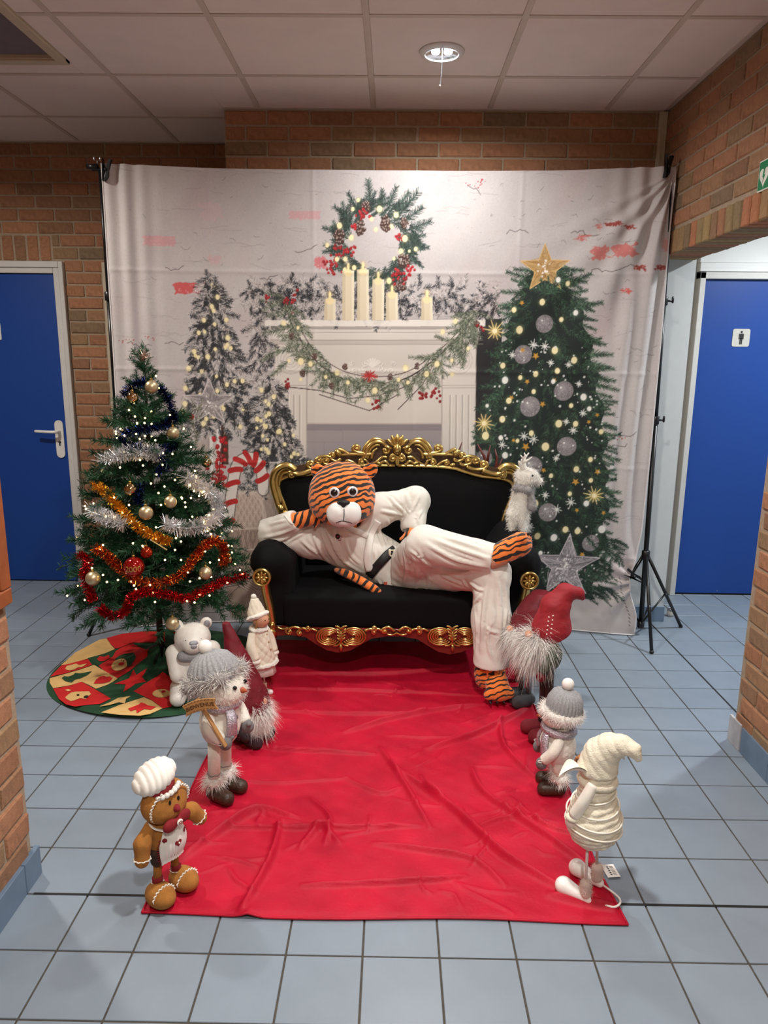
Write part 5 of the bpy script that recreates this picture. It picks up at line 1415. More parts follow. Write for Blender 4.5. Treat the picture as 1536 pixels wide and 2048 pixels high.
lgo = obj('chest_emblem', xf(merge([lathe([(.012, 0), (.013, .002), (.001, .003)], 20)]), TR(*lg_) @ rotm('X', PI / 2)), M('emblem_dark', (48, 26, 30), .7), jac, world=True)
obj('emblem_mark', merge([box(lg_ + (.002, -.004, .001), (.010, .002, .006), .001), box(lg_ + (.010, -.002, -.018), (.014, .002, .004), .001), box(lg_ + (.017, -.002, -.006), (.003, .002, .026), .001)]), M('emblem_red', (150, 40, 60), .7), lgo, world=True)
pt_ = march(jkf, 771, 1170, lift=.004)
obj('hem_label', box(pt_, (.016, .004, .032), .001), M('label_orange', (176, 70, 40), .7), jac, world=True)
for lst in ([(735, 1150), (730, 1160), (738, 1166), (742, 1156), (736, 1150)], [(737, 1152), (746, 1168), (758, 1180)]):
    band('tie_cord', jkf, lst, .0026, m_gi2, jac, lift=.008, th=1)
tl = np.array([W(672, 1140, 3.42), W(690, 1146, 3.35), W(715, 1158, 3.31), W(748, 1178, 3.28), W(760, 1192, 3.30)])
obj('tail', tube(catmull(tl, 6), [.012, .02, .021, .021, .02], 12), m_tig2, per, world=True)

# --- tiger mask
HC_ = W(684, 986, 3.36)
def mh(P):
    q = P - HC_.astype(np.float32)
    d = U([ell(HC_, (.156, .142, .150)), (ell(HC_ + (0, -.02, -.045), (.145, .13, .10)), .04)], .03)(P)
    return d + .0018 * wob(P, 30, .6) + .004 * np.exp(-(q[..., 0] / .006) ** 2) * (q[..., 2] > .0)
mask = obj('tiger_mask', sdf(mh, HC_ - .2, HC_ + .2, .0065), m_tig1, per, world=True)
for px, py, an in ((638, 944, .75), (739, 942, -.8)):
    c_ = W(px, py, 3.36)
    e_ = sub(ell(c_, (.034, .02, .044), rotm('Y', -an)), ell(c_ + (0, -.022, .0), (.022, .016, .032), rotm('Y', -an)), .004)
    obj('ear', sdf(e_, c_ - .06, c_ + .06, .005), m_tig1, mask, world=True)
m_glit = M('glitter_ring', (226, 224, 226), .35, metal=.2, var=.5, vs=500)
m_pup = M('eye_dark', (24, 14, 14), .15, coat=.6)
for px, py in ((669, 985), (705, 983)):
    e0 = march(mh, px, py, lift=.001)
    n0 = (e0 - HC_) / np.array([.156, .142, .15]) ** 2; n0 /= np.linalg.norm(n0); n0 = n0 * .6 + np.array([0, -1, 0]) * .4
    Q = Vector(n0).to_track_quat('Z', 'Y').to_matrix().to_4x4()
    ey = obj('eye', xf(lathe([(.0235, -.002), (.0245, .003), (.021, .0065), (.016, .007), (.001, .007)], 28), TR(*e0) @ Q), m_glit, mask, world=True)
    obj('pupil', xf(lathe([(.0165, .006), (.0155, .010), (.009, .013), (.001, .014)], 24), TR(*e0) @ Q), m_pup, ey, world=True)
mc = W(688, 1028, 3.225)
def mzf(P): return U([ell(mc + (-.034, 0, .002), (.046, .055, .058)), (ell(mc + (.034, 0, .002), (.046, .055, .058)), .012), (ell(mc + (0, .004, -.03), (.048, .045, .030)), .02)], .012)(P) + .001 * wob(P, 40)
mz = obj('muzzle', sdf(mzf, mc - .11, mc + .11, .005), M('muzzle_white', (232, 229, 224), .9, var=.03, bump=.2, bs=500), mask, world=True)
npos = march(mzf, 687, 1010, lift=.004)
obj('nose', sdf(U([cap(npos + (-.019, 0, .010), npos + (.019, 0, .010), .011), (cap(npos + (0, -.002, .010), npos + (0, -.002, -.016), .013, .007), .012)], .008), npos - .05, npos + .05, .004), M('nose_black', (14, 13, 14), .6), mz, world=True)
obj('bridge', sdf(U([cap(W(668, 1001, 3.232), W(706, 1000, 3.232), .012), (cap(W(676, 998, 3.232), W(700, 997, 3.232), .015), .01)], .01), W(687, 1000, 3.21) - .07, W(687, 1000, 3.21) + .07, .005), M('bridge_tan', (190, 108, 44), .85, sheen=.3), mz, world=True)
m_line = M('mouth_thread', (22, 18, 18), .7)
for lst in ([(688, 1018), (688, 1030), (687, 1043)], [(672, 1046), (679, 1043), (687, 1042), (696, 1044), (704, 1047)]):
    obj('mouth_line', tube(on_surf(mzf, lst, 5, .0005), [.0018, .0018], 6), m_line, mz, world=True)

# --- plush paw slippers
m_tig3 = tiger_mat('tiger_plush_slippers', 13, 5.5, .36, (.4, .3, .2))
def slipper(an, to, perp, drop, label):
    ax = (to - an) / np.linalg.norm(to - an); perp = np.array(perp, float); perp -= ax * (perp @ ax); perp /= np.linalg.norm(perp)
    upv = np.cross(perp, ax)
    pr_ = [cap(an, to - ax * .03, .050, .054)]
    for k in (-1.5, -.5, .5, 1.5): pr_.append((ell(to + perp * k * .030 - ax * (.006 * abs(k)) + upv * (.002), (.026, .026, .026)), .008))
    f = U(pr_, .02)
    lo = np.minimum(an, to) - .10; hi = np.maximum(an, to) + .10
    if drop: f0 = f; f = lambda P: np.maximum(f0(P), .010 - P[..., 2])
    o_ = obj('paw_slipper', sdf(lambda P: f(P) + .0015 * wob(P, 40), lo, hi, .006), m_tig3, per, world=True)
    for k in (-1.5, -.5, .5, 1.5):
        b0 = to + perp * k * .030 + ax * .016 + upv * .008
        obj('claw', tube(np.array([b0, b0 + ax * .014 + upv * .002, b0 + ax * .022 - upv * .008]), [.007, .006, .001], 8), m_blackp, o_, world=True)
    return o_
obj('bare_ankle', sdf(cap(W(984, 1120, 3.085), W(1002, 1112, 3.085), .041, .044), W(992, 1116, 3.085) - .09, W(992, 1116, 3.085) + .09, .006), m_skin, per, world=True)
slipper(W(992, 1112, 3.09), W(1052, 1082, 3.085), (.1, -.75, .65), False, '')
slipper(np.array([.475, 3.075, .125]), np.array([.490, 2.975, .055]), (1, .12, 0), True, '')
o_ = obj('slipper_cuff', xf(lathe([(.050, -.075), (.062, -.06), (.072, -.02), (.072, .0), (.064, .03), (.055, .038)], 24), TR(.458, 3.085, .125)), m_tig3, per, world=True)
# ================================================================== decorated artificial Christmas tree
TX, TY = -1.143, 3.36
m_ndl = M('tree_needles', (26, 74, 44), .55, var=.35, vs=30, rnd=.18)
m_stem = M('tree_stem', (48, 40, 30), .8)
tree = thing('christmas_tree', 'small green artificial Christmas tree covered in lights, tinsel and baubles', 'tree', (TX, TY, 0))
obj('trunk', tube([(0, 0, .06), (0, 0, .8), (0, 0, 1.47)], [.016, .013, .004], 10), m_stem, tree)
for k in range(3):
    a = k * 2.1 + .5
    obj('stand_leg', tube(catmull([(0, 0, .10), (.06 * math.cos(a), .06 * math.sin(a), .085), (.16 * math.cos(a), .16 * math.sin(a), .018)], 4), [.010, .008], 8), m_blackp, tree)
def trad(z): return np.interp(z, [.26, .34, .45, .62, .80, 1.0, 1.2, 1.38, 1.5], [.33, .40, .445, .400, .345, .265, .165, .085, .02])
def needles(P0, P1, n, ln, r, wd=.0026):
    P0, P1 = np.array(P0), np.array(P1); ax = (P1 - P0) / np.linalg.norm(P1 - P0)
    t = r.random(n); c = P0 + t[:, None] * (P1 - P0)
    d = r.normal(size=(n, 3)); d -= (d @ ax)[:, None] * ax; d /= np.linalg.norm(d, axis=1, keepdims=True)
    d = d * .8 + ax * r.uniform(.35, .9, n)[:, None]; d /= np.linalg.norm(d, axis=1, keepdims=True)
    L = ln * r.uniform(.7, 1.2, n)
    s = np.cross(d, r.normal(size=(n, 3))); s /= np.linalg.norm(s, axis=1, keepdims=True)
    e = c + d * L[:, None]
    V = np.stack([c - s * wd / 2, c + s * wd / 2, e + s * wd * .35, e - s * wd * .35], 1).reshape(-1, 3)
    F = np.arange(n * 4).reshape(-1, 4)
    return V, F
def branch_mesh(L, seed):
    r = np.random.default_rng(seed); parts = []
    tip = np.array([L, 0, .06 * L])
    parts.append(tube([(0, 0, 0), (.55 * L, 0, .0), tip], [.0035, .0025, .0015], 5))
    nd = []
    nd.append(needles((.12 * L, 0, 0), tip, int(680 * L) + 30, .030, r))
    k = max(3, int(L / .05))
    for i in range(k):
        t = .22 + .72 * i / k; s = 1 if i % 2 else -1
        b = np.array([t * L, 0, 0]); e = b + np.array([.085 * r.uniform(.7, 1.1), s * .085 * r.uniform(.7, 1.2) * (1.2 - .6 * t), r.normal() * .022]) * min(1, L / .3 + .35)
        parts.append(tube([b, e], [.002, .0012], 4)); nd.append(needles(b, e, 85, .028, r))
    V, F = merge(parts + [(v, f.tolist()) for v, f in nd])
    me = mk('branch', V, F, m_ndl, False)
    return me
BM = {L: [branch_mesh(L, 100 + 7 * i + int(L * 100)) for i in range(3)] for L in (.46, .38, .30, .22, .14)}
rr_ = random.Random(3); az = 0
zz = .43
while zz < 1.46:
    R_ = float(trad(zz)); n = max(4, int(R_ * 27) + 2)
    for k in range(n):
        az += 2.39996
        Lw = R_ * rr_.uniform(.84, 1.06); L0 = min(BM, key=lambda q: abs(q - Lw))
        tilt = np.interp(zz, [.3, .8, 1.3, 1.46], [.10, .0, -.3, -.9]) + rr_.uniform(-.16, .16)
        obj('branch', rr_.choice(BM[L0]), None, tree, loc=(0, 0, zz + rr_.uniform(-.03, .03)), rot=(rr_.uniform(-.4, .4), tilt, az), scale=(Lw / L0,) * 3)
    zz += np.interp(zz, [.3, .8, 1.4], [.072, .07, .05])
obj('branch', BM[.14][0], None, tree, loc=(0, 0, 1.43), rot=(0, -1.35, 2.9), scale=(.85,) * 3)
obj('branch', BM[.14][1], None, tree, loc=(0, 0, 1.42), rot=(0, -1.0, 2.2), scale=(.8,) * 3)

def ton(px, py, off=.0):
    """point on the tree's outer surface seen at a pixel of the photograph"""
    d = ray(px, py); best = None
    for Y in np.linspace(TY - .55, TY, 140):
        P = CAM + d * (Y / d[1]); r = math.hypot(P[0] - TX, P[1] - TY); g = r - (float(trad(P[2])) * .93 + off)
        if g <= 0: return P
        if best is None or g < best[0]: best = (g, P)
    return best[1]
# --- tinsel garlands
def tinsel(name, label, runs, mat, rad=.028, dens=3000, off=.025):
    t = thing(name, label, 'tinsel', ton(*runs[0][0]), group='tinsel garlands on the tree')
    for pts in runs:
        P = catmull([ton(px, py, off) for px, py in pts], 12)
        L = np.linalg.norm(np.diff(P, axis=0), axis=1).sum(); n = int(L * dens)
        s = R2.random(n) * (len(P) - 1.001); i = s.astype(int); f = (s - i)[:, None]
        c = P[i] * (1 - f) + P[i + 1] * f; T_ = P[i + 1] - P[i]; T_ /= np.linalg.norm(T_, axis=1, keepdims=True) + 1e-9
        d = R2.normal(size=(n, 3)); d -= (d * T_).sum(1)[:, None] * T_; d /= np.linalg.norm(d, axis=1, keepdims=True); d += T_ * R2.normal(size=(n, 1)) * .45
        sd = np.cross(d, T_); sd /= np.linalg.norm(sd, axis=1, keepdims=True) + 1e-9
        tw_ = R2.random(n)[:, None] * PI; sd = sd * np.cos(tw_) + T_ * np.sin(tw_)
        e = c + d * (rad * R2.uniform(.65, 1.1, n))[:, None]; wd = .0022
        V = np.stack([c - sd * wd / 2, c + sd * wd / 2, e + sd * wd / 2, e - sd * wd / 2], 1).reshape(-1, 3)
        core = tube(P, [.003, .003], 5)
        o_ = obj('tinsel_run', (V, np.arange(4 * n).reshape(-1, 4)), mat, t, smooth=False, world=True); o_['kind'] = 'stuff'
        obj('cord', core, mat, o_, world=True)
    return t
m_ts = M('tinsel_silver', (236, 236, 238), .34, metal=.8); m_tg = M('tinsel_gold', (236, 176, 52), .3, metal=1); m_to = M('tinsel_copper', (205, 104, 34), .22, metal=1)
m_tr = M('tinsel_red', (200, 30, 38), .22, metal=1); m_tb = M('tinsel_blue', (28, 44, 104), .22, metal=1)
tinsel('tinsel_garland', 'dark blue tinsel winding around the upper tree', [[(246, 790), (266, 772), (290, 762)], [(318, 772), (338, 800), (346, 835), (330, 848), (290, 858), (244, 866)], [(236, 880), (270, 895), (320, 900), (358, 888)], [(318, 915), (336, 930), (310, 945)], [(282, 965), (278, 990), (276, 1008)]], m_tb, .026, 3600)
tinsel('tinsel_garland', 'silver tinsel draped around the middle of the tree', [[(206, 922), (245, 908), (290, 902), (322, 910)], [(186, 1020), (210, 1035), (250, 1048)], [(374, 955), (396, 968), (420, 985), (436, 1010), (428, 1038), (400, 1052), (360, 1056), (330, 1048)]], m_ts, .042, 3600)
tinsel('tinsel_garland', 'yellow gold tinsel slanting across the tree front', [[(190, 970), (212, 985), (232, 1008), (262, 1040), (290, 1064), (320, 1076), (338, 1084)]], m_tg, .026, 3600)
tinsel('tinsel_garland', 'copper tinsel swagged across the lower tree', [[(190, 1096), (215, 1112), (240, 1136), (275, 1160), (320, 1166), (360, 1150), (388, 1118), (410, 1092), (432, 1082), (448, 1100), (446, 1130)]], m_to, .026, 3600)
tinsel('tinsel_garland', 'red tinsel looping along the lowest branches', [[(160, 1110), (176, 1120), (168, 1150), (178, 1180), (186, 1200)], [(200, 1216), (225, 1232), (250, 1222), (262, 1196), (290, 1184), (330, 1188), (372, 1196), (410, 1180), (450, 1162), (490, 1152)]], m_tr, .024, 3800)
# --- baubles
m_mat = M('bauble_champagne_matt', (204, 186, 148), .38, metal=.75, var=.04); m_shi = M('bauble_champagne_shiny', (206, 176, 132), .1, metal=1, var=.04); m_rb = M('bauble_red', (176, 22, 20), .12, metal=.7, coat=.6)
m_capg = M('bauble_cap', (190, 158, 90), .3, metal=1)
def bauble(px, py, rpx, mat, label, group='baubles on the tree', hook=True, off=.03):
    c = ton(px, py, off); r = rpx * 3.3 / FPX
    t = thing('bauble', label, 'bauble', c, group=group)
    obj('ball', sphere((0, 0, 0), r, 28, 18), mat, t)
    obj('cap', lathe([(.0065, r - .001), (.0065, r + .007), (.003, r + .009)], 12), m_capg, t)
    obj('hook', tube(np.array([(0, 0, r + .008), (.003, 0, r + .014), (0, 0, r + .020), (-.003, 0, r + .026)]), [.0008, .0008], 5), m_capg, t)
    return t, r
for px, py, rp, lb in ((303, 774, 13, 'matt champagne bauble just below the tree top'), (346, 866, 12.5, 'matt champagne bauble on blue tinsel beside the backdrop'), (341, 1004, 12, 'matt champagne bauble above the curl of silver tinsel'), (292, 1026, 13.5, 'matt champagne bauble on long hook beside gold tinsel'), (186, 1157, 14, 'matt champagne bauble beside red tinsel near the blue door'), (411, 1146, 13, 'matt champagne bauble inside the copper tinsel swag'), (345, 1247, 13, 'matt champagne bauble on the lowest branch above the polar bear')):
    bauble(px, py, rp, m_mat, lb)
for px, py, rp, lb in ((265, 795, 11.5, 'shiny champagne bauble beside blue tinsel at the tree top'), (261, 979, 12.5, 'shiny champagne bauble above the gold tinsel'), (413, 925, 10.5, 'shiny champagne bauble at the branch tip beside the lantern print'), (459, 1120, 7.5, 'small shiny bauble at branch tip beside sofa arm')):
    bauble(px, py, rp, m_shi, lb)
bauble(293, 1105, 11.5, M('bauble_red_gold', (190, 60, 34), .15, metal=.9, var=.5, vs=60), 'small red and gold bauble above the big red one')
t2, r2 = bauble(268, 1134, 19.5, m_rb, 'large shiny red bauble with gold 2000 lettering')
tv, tf = text_vf('2000', .030, .0008)
tv = np.array(tv); aa = tv[:, 0] / r2 * 1.15; bb = tv[:, 1] / r2 * 1.15; rd_ = r2 + .0006 + .0008 * (tv[:, 2] > 0)
yaw_ = math.atan2(-t2.location.x, t2.location.y) * .5
VV = np.stack([rd_ * np.sin(aa) * np.cos(bb), -rd_ * np.cos(aa) * np.cos(bb), rd_ * np.sin(bb)], 1)
VV = VV @ np.array(Matrix.Rotation(.25, 3, 'Z')).T
obj('lettering', (VV, tf), M('gold_glitter', (222, 190, 110), .3, metal=.8), t2, smooth=False)
tp = ton(288, 712, .0)
sp_ = thing('tree_top_pick', 'pale copper glitter pick on the tree top', 'ornament', (tp[0], tp[1], tp[2]))
V_, F_ = fur(sphere((0, 0, 0), .006, 8, 6), 140, .026, .0016, g=0, spread=.3, seed=4)
obj('glitter_spray', (V_, F_), M('pick_glitter', (196, 160, 140), .3, metal=.8), sp_, smooth=False)['kind'] = 'stuff'
obj('stem', tube([(0, 0, 0), (-.004, .01, -.04)], [.002, .002], 6), m_stem, sp_)
q0, q1 = ton(302, 1080, .03), ton(334, 1100, .03)
gs = thing('glow_stick', 'thin pale plastic stick lying on the branches under gold tinsel', 'stick', q0)
obj('stick', tube([q0, q1], [.003, .003], 8), M('stick_pale', (216, 200, 130), .4), gs, world=True)
obj('end_cap', sphere(q0, .004, 8, 6), m_plast, gs, world=True)
# --- fairy lights
m_led = M('led_warm', (255, 214, 140), .4, emit=9.0)
m_wire = M('wire_green', (16, 34, 22), .6)
ls = thing('light_string', 'warm white fairy light string wound around the decorated tree', 'fairy lights', (TX, TY, .3))
path = []
for k in range(360):
    f = k / 359; z = .34 + 1.02 * f; a = f * 2 * PI * 11 - 1.2; r = float(trad(z)) * (.9 + .08 * math.sin(k * 1.7)); path.append((TX + r * math.cos(a), TY + r * math.sin(a), z + .02 * math.sin(k * .9)))
obj('wire', tube(np.array(path), [.0012, .0012], 4), m_wire, ls, world=True)
led = mk('bulb', *sphere((0, 0, 0), .0044, 8, 6), m_led)
LEDS = [(312, 752), (318, 776), (268, 805), (258, 820), (303, 823), (270, 833), (290, 836), (274, 846), (289, 846), (303, 848), (272, 868), (232, 868), (234, 876), (249, 871), (290, 872), (296, 892), (248, 905), (286, 931), (326, 906), (345, 908), (313, 949), (302, 967), (329, 973), (203, 941), (240, 935), (228, 995), (170, 1012), (172, 1018), (192, 1027), (213, 1033), (230, 1034), (363, 995), (317, 986), (364, 997), (382, 996), (398, 992), (408, 983), (391, 956), (380, 970), (371, 1014), (322, 1010), (245, 1026), (264, 1042), (288, 1060), (311, 1078), (352, 1076), (362, 1083), (415, 1062), (422, 1068), (428, 1082), (410, 1103), (457, 1091), (464, 1105), (376, 1145), (380, 1163), (268, 1171), (306, 1185), (214, 1164), (206, 1150), (236, 1160), (176, 1125), (184, 1136), (421, 1175), (399, 1190), (389, 1205), (374, 1202), (310, 1204), (480, 1140), (485, 1148), (455, 1165), (419, 1191), (300, 1170), (272, 1178), (262, 1163), (280, 920), (325, 930), (241, 858), (340, 830), (343, 842), (382, 894), (390, 942), (388, 982), (350, 960), (258, 1010), (200, 1100), (206, 1090), (420, 1125), (438, 1120), (470, 1128), (350, 1100), (362, 1120), (330, 1120), (285, 1092), (408, 1045), (418, 1030)]
for px, py in LEDS: obj('bulb', led, None, ls, loc=ton(px, py, .022) - np.array(ls.location))
for k in range(48):
    z = R2.uniform(.34, 1.3); a = R2.uniform(0, 2 * PI); r = float(trad(z)) * R2.uniform(.8, 1.0)
    obj('bulb', led, None, ls, loc=(r * math.cos(a), r * math.sin(a), z - .3))

# ================================================================== felt tree skirt with appliques
m_fg = M('felt_green', (28, 68, 40), .95, var=.12, bump=.3, bs=500); m_fr = M('felt_red', (196, 26, 26), .95, var=.1, bump=.3, bs=500); m_fc = M('felt_cream', (216, 176, 112), .95, var=.1, bump=.3, bs=500); m_fk = M('felt_black', (24, 18, 16), .95)
SC = np.array([-1.125, 3.335]); SR = .525
def skz(x_, y_):
    dx, dy = x_ - SC[0], y_ - SC[1]; r = np.hypot(dx, dy); a = np.arctan2(dy, dx)
    return .014 + .006 * np.sin(3 * a + .4) * (r / SR) ** 2 + .085 * np.clip(1 - r / .30, 0, 1) ** 1.4 * (1 + .35 * np.sin(5 * a))
sk = thing('tree_skirt', 'round felt tree skirt in red, green and cream with Christmas appliques', 'tree skirt', (SC[0], SC[1], 0))
def skd(u, v):
    a = u * 2 * PI; r = .02 + v * (SR - .02) * (1 + .015 * np.sin(4 * a))
    x_, y_ = SC[0] + r * np.cos(a), SC[1] + r * np.sin(a)
    return np.stack([x_, y_, skz(x_, y_) - np.where(v > .97, .008, 0)], 1)
obj('felt_base', grid(120, 40, skd), m_fg, sk, world=True)
import bmesh
def applique(name, pts, mat, par, lift=.003, raw=False):
    P = np.array(pts) if raw else np.array([onz(px, py, .02)[:2] for px, py in pts])
    bm = bmesh.new()
    Pd = []
    for i in range(len(P)):
        a, b = P[i], P[(i + 1) % len(P)]; n = max(1, int(np.linalg.norm(b - a) / .02))
        for k in range(n): Pd.append(a + (b - a) * k / n)
    vs = [bm.verts.new((p[0], p[1], 0)) for p in Pd]
    bm.faces.new(vs); bmesh.ops.triangulate(bm, faces=bm.faces[:])
    for _ in range(3):
        ed = [e for e in bm.edges if e.calc_length() > .03]
        if not ed: break
        bmesh.ops.subdivide_edges(bm, edges=ed, cuts=1); bmesh.ops.triangulate(bm, faces=bm.faces[:])
    for v in bm.verts: v.co.z = float(skz(np.array(v.co.x), np.array(v.co.y))) + lift
    V = np.array([v.co[:] for v in bm.verts]); bm.verts.index_update(); F = [tuple(v.index for v in f.verts) for f in bm.faces]
    V2 = V.copy(); V2[:, 2] -= .0022
    bm.free()
    return obj(name, merge([(V, F)]), mat, par, smooth=False, world=True)
def blob(cx, cy, rx, ry, n=18, rot=0.0): return [(cx + rx * math.cos(t) * math.cos(rot) - ry * math.sin(t) * math.sin(rot), cy + rx * math.cos(t) * math.sin(rot) + ry * math.sin(t) * math.cos(rot)) for t in np.linspace(0, 2 * PI, n + 1)[:-1]]
A = applique
p = A('patch', [(122, 1328), (150, 1305), (200, 1280), (213, 1278), (222, 1290), (230, 1298), (205, 1308), (175, 1316), (140, 1326)], m_fc, sk)
p = A('patch', [(100, 1350), (122, 1329), (150, 1322), (176, 1317), (184, 1328), (160, 1336), (130, 1344)], m_fr, sk)
A('holly_applique', [(130, 1336), (134, 1330), (144, 1328), (152, 1326), (158, 1329), (174, 1326), (166, 1332), (154, 1334), (150, 1337), (140, 1339), (134, 1338)], m_fc, p, .005)
p = A('patch', [(99, 1353), (130, 1345), (160, 1337), (188, 1328), (205, 1338), (220, 1348), (236, 1360), (215, 1368), (192, 1376), (178, 1368), (163, 1361), (140, 1368), (106, 1373), (99, 1362)], m_fc, sk)
A('fir_applique', [(123, 1354), (128, 1350), (136, 1351), (146, 1348), (150, 1344), (160, 1345), (184, 1341), (174, 1349), (160, 1355), (150, 1357), (143, 1363), (130, 1360)], m_fg, p, .005)
A('heart_applique', [(187, 1366), (192, 1358), (200, 1352), (208, 1351), (213, 1354), (220, 1354), (225, 1358), (220, 1363), (205, 1366)], m_fr, p, .005)
p = A('patch', [(106, 1374), (140, 1369), (162, 1361), (185, 1374), (222, 1397), (200, 1408), (172, 1410), (150, 1413), (132, 1408), (118, 1396)], m_fr, sk)
b_ = A('bear_face_applique', [(130, 1394), (136, 1388), (142, 1384), (152, 1382), (164, 1382), (178, 1382), (182, 1388), (176, 1392), (172, 1398), (160, 1396), (150, 1400), (142, 1402), (134, 1398)], m_fc, p, .005)
A('ear_applique', blob(172, 1394, 5, 2.6, 12, -.3), m_fk, b_, .007); A('nose_applique', blob(156, 1390, 3, 1.8, 10), m_fk, b_, .007)
A('leaf_applique', [(129, 1378), (136, 1376), (143, 1379), (136, 1381)], m_fc, p, .005)
p = A('patch', [(176, 1315), (200, 1309), (232, 1300), (226, 1312), (210, 1322), (196, 1330), (186, 1324)], m_fg, sk, .0035)
A('leaf_applique', [(194, 1318), (200, 1312), (208, 1314), (218, 1310), (220, 1316), (208, 1322), (198, 1322)], m_fr, p, .006)
p = A('patch', [(197, 1330), (212, 1320), (226, 1306), (240, 1296), (265, 1286), (290, 1300), (300, 1322), (288, 1340), (260, 1352), (236, 1359), (218, 1348)], m_fr, sk, .003)
s_ = A('snowman_face_applique', blob(239, 1334, 16, 11.5), m_fc, p, .006)
A('hat_applique', [(228, 1323), (236, 1316), (250, 1311), (266, 1316), (273, 1328), (266, 1334), (262, 1341), (255, 1342), (254, 1330), (246, 1323)], m_fg, p, .0075)
A('carrot_applique', blob(243, 1333, 6.5, 3, 10), m_fr, s_, .0085); A('eye_applique', blob(243, 1326.5, 1.3, 1.1, 8), m_fk, s_, .0085); A('eye_applique', blob(247.5, 1329, 1.3, 1.1, 8), m_fk, s_, .0085)
p = A('patch', [(192, 1377), (236, 1361), (262, 1353), (290, 1330), (312, 1340), (330, 1350), (306, 1362), (268, 1382), (290, 1392), (262, 1402), (225, 1410), (205, 1408), (222, 1397)], m_fg, sk, .0025)
A('star_applique', [(228, 1368), (258, 1363), (268, 1352), (273, 1359), (295, 1350), (285, 1361), (293, 1367), (272, 1370), (246, 1384), (252, 1371)], m_fr, p, .005)
A('star_applique', [(198, 1415), (220, 1406), (236, 1397), (262, 1393), (252, 1399), (250, 1408), (238, 1406), (218, 1412)], m_fc, p, .006)
p = A('patch', [(267, 1382), (288, 1370), (308, 1361), (326, 1354), (342, 1362), (362, 1380), (352, 1400), (342, 1412), (326, 1416), (304, 1400)], m_fr, sk, .003)
f_ = A('face_applique', blob(323, 1387, 18, 8.5, 16, -.05), m_fc, p, .006); A('nose_applique', blob(327, 1384, 4.5, 2.6, 10, -.2), m_fr, f_, .008)
p = A('patch', [(202, 1426), (240, 1410), (288, 1394), (304, 1401), (325, 1416), (300, 1428), (280, 1432), (240, 1431)], m_fc, sk, .003)
A('bow_applique', [(256, 1419), (268, 1414), (278, 1410), (282, 1406), (290, 1408), (296, 1412), (312, 1414), (302, 1420), (288, 1419), (280, 1424), (274, 1428), (272, 1420), (262, 1424)], m_fr, p, .006)
p = A('patch', [(213, 1277), (245, 1268), (290, 1262), (330, 1262), (330, 1282), (300, 1284), (265, 1285), (240, 1295), (231, 1297), (222, 1289)], m_fr, sk, .003)
p = A('patch', [(345, 1262), (380, 1268), (430, 1290), (470, 1310), (465, 1330), (430, 1330), (390, 1300)], m_fr, sk, .003)
# ================================================================== plush and ceramic figures along the cloth (each faces local +x)
m_plw = M('plush_white', (232, 226, 214), .95, var=.06, vs=60, bump=.5, bs=260, sheen=.2)
m_furw = M('fur_white', (236, 232, 226), .9, var=.08, vs=30)
m_furg = M('fur_grey_tips', (150, 146, 144), .9, var=.3, vs=60)
m_knit = M('knit_grey', (158, 158, 160), .95, var=.22, vs=160, bump=.8, bs=300)
m_brnf = M('brown_fur_boot', (62, 42, 30), .45, var=.45, vs=90, bump=.5, bs=160, sheen=.3)
m_seq = M('sequins', (190, 184, 194), .3, metal=.7, var=.75, vs=260, bump=.8, bs=260)
m_eye = M('eye_black', (12, 11, 11), .12)
m_mit = M('mitten_grey', (118, 116, 116), .9, var=.1, bump=.3)
m_bur = M('burgundy_velvet', (104, 16, 28), .6, var=.3, vs=22, sheen=.8, spec=.3)
m_rvel = M('red_felt_hat', (146, 22, 34), .7, var=.12, vs=30, sheen=.5)
m_skn = M('doll_skin', (206, 150, 118), .6)
def body_obj(name, fn, lo, hi, mat, par, h=.004, fuzz=.0006):
    VF = sdf(lambda P: fn(P) + fuzz * wob(P, 120), lo, hi, h)
    return obj(name, VF, mat, par), VF
def hair(name, VF, n, ln, wd, mat, par, **k):
    o_ = obj(name, fur(VF, n, ln, wd, **k), mat, par, smooth=False); o_['kind'] = 'stuff'; return o_
def eyes(par, c, sy, r, mat=m_eye):
    for s in (-1, 1): obj('eye', sphere((c[0], s * sy, c[2]), r, 12, 8), mat, par)
def ribhat(prof, n=144, rib=26, amp=.035):
    V, F = lathe(prof, n)
    a = np.arctan2(V[:, 1], V[:, 0]); k = 1 + amp * np.cos(rib * a); V[:, 0] *= k; V[:, 1] *= k
    return V, F

# --- ceramic polar bear
q = onz(386, 1408); t = thing('polar_bear_figure', 'white seated ceramic polar bear with grey inner ears on tree skirt', 'figure', (q[0] - .005, q[1] + .06, .018), -1.25)
bf = U([ell((-.01, 0, .125), (.085, .095, .135)), (ell((.005, 0, .275), (.075, .080, .066)), .03), (ell((.07, 0, .262), (.036, .042, .034)), .025)] + [p_ for s in (-1, 1) for p_ in ((ell((-.005, s * .062, .335), (.016, .026, .026)), .008), (cap((.02, s * .065, .05), (.095, s * .078, .036), .044, .036), .02), (cap((.0, s * .082, .21), (.06, s * .075, .13), .038, .032), .015))], .01)
o_, VF = body_obj('body', bf, (-.13, -.15, -.01), (.16, .15, .39), M('ceramic_white', (232, 228, 218), .5, var=.05, vs=40), t)
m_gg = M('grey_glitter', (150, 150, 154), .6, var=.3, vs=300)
for s in (-1, 1): obj('inner_ear', sphere((.006, s * .064, .335), (.008, .016, .017), 12, 8), m_gg, t)
eyes(t, (.072, 0, .290), .030, .0062)
obj('nose', sphere((.104, 0, .272), (.008, .014, .010), 12, 8), m_gg, t)
obj('snout_glitter', sphere((.088, 0, .282), (.018, .022, .012), 12, 8), m_gg, t)
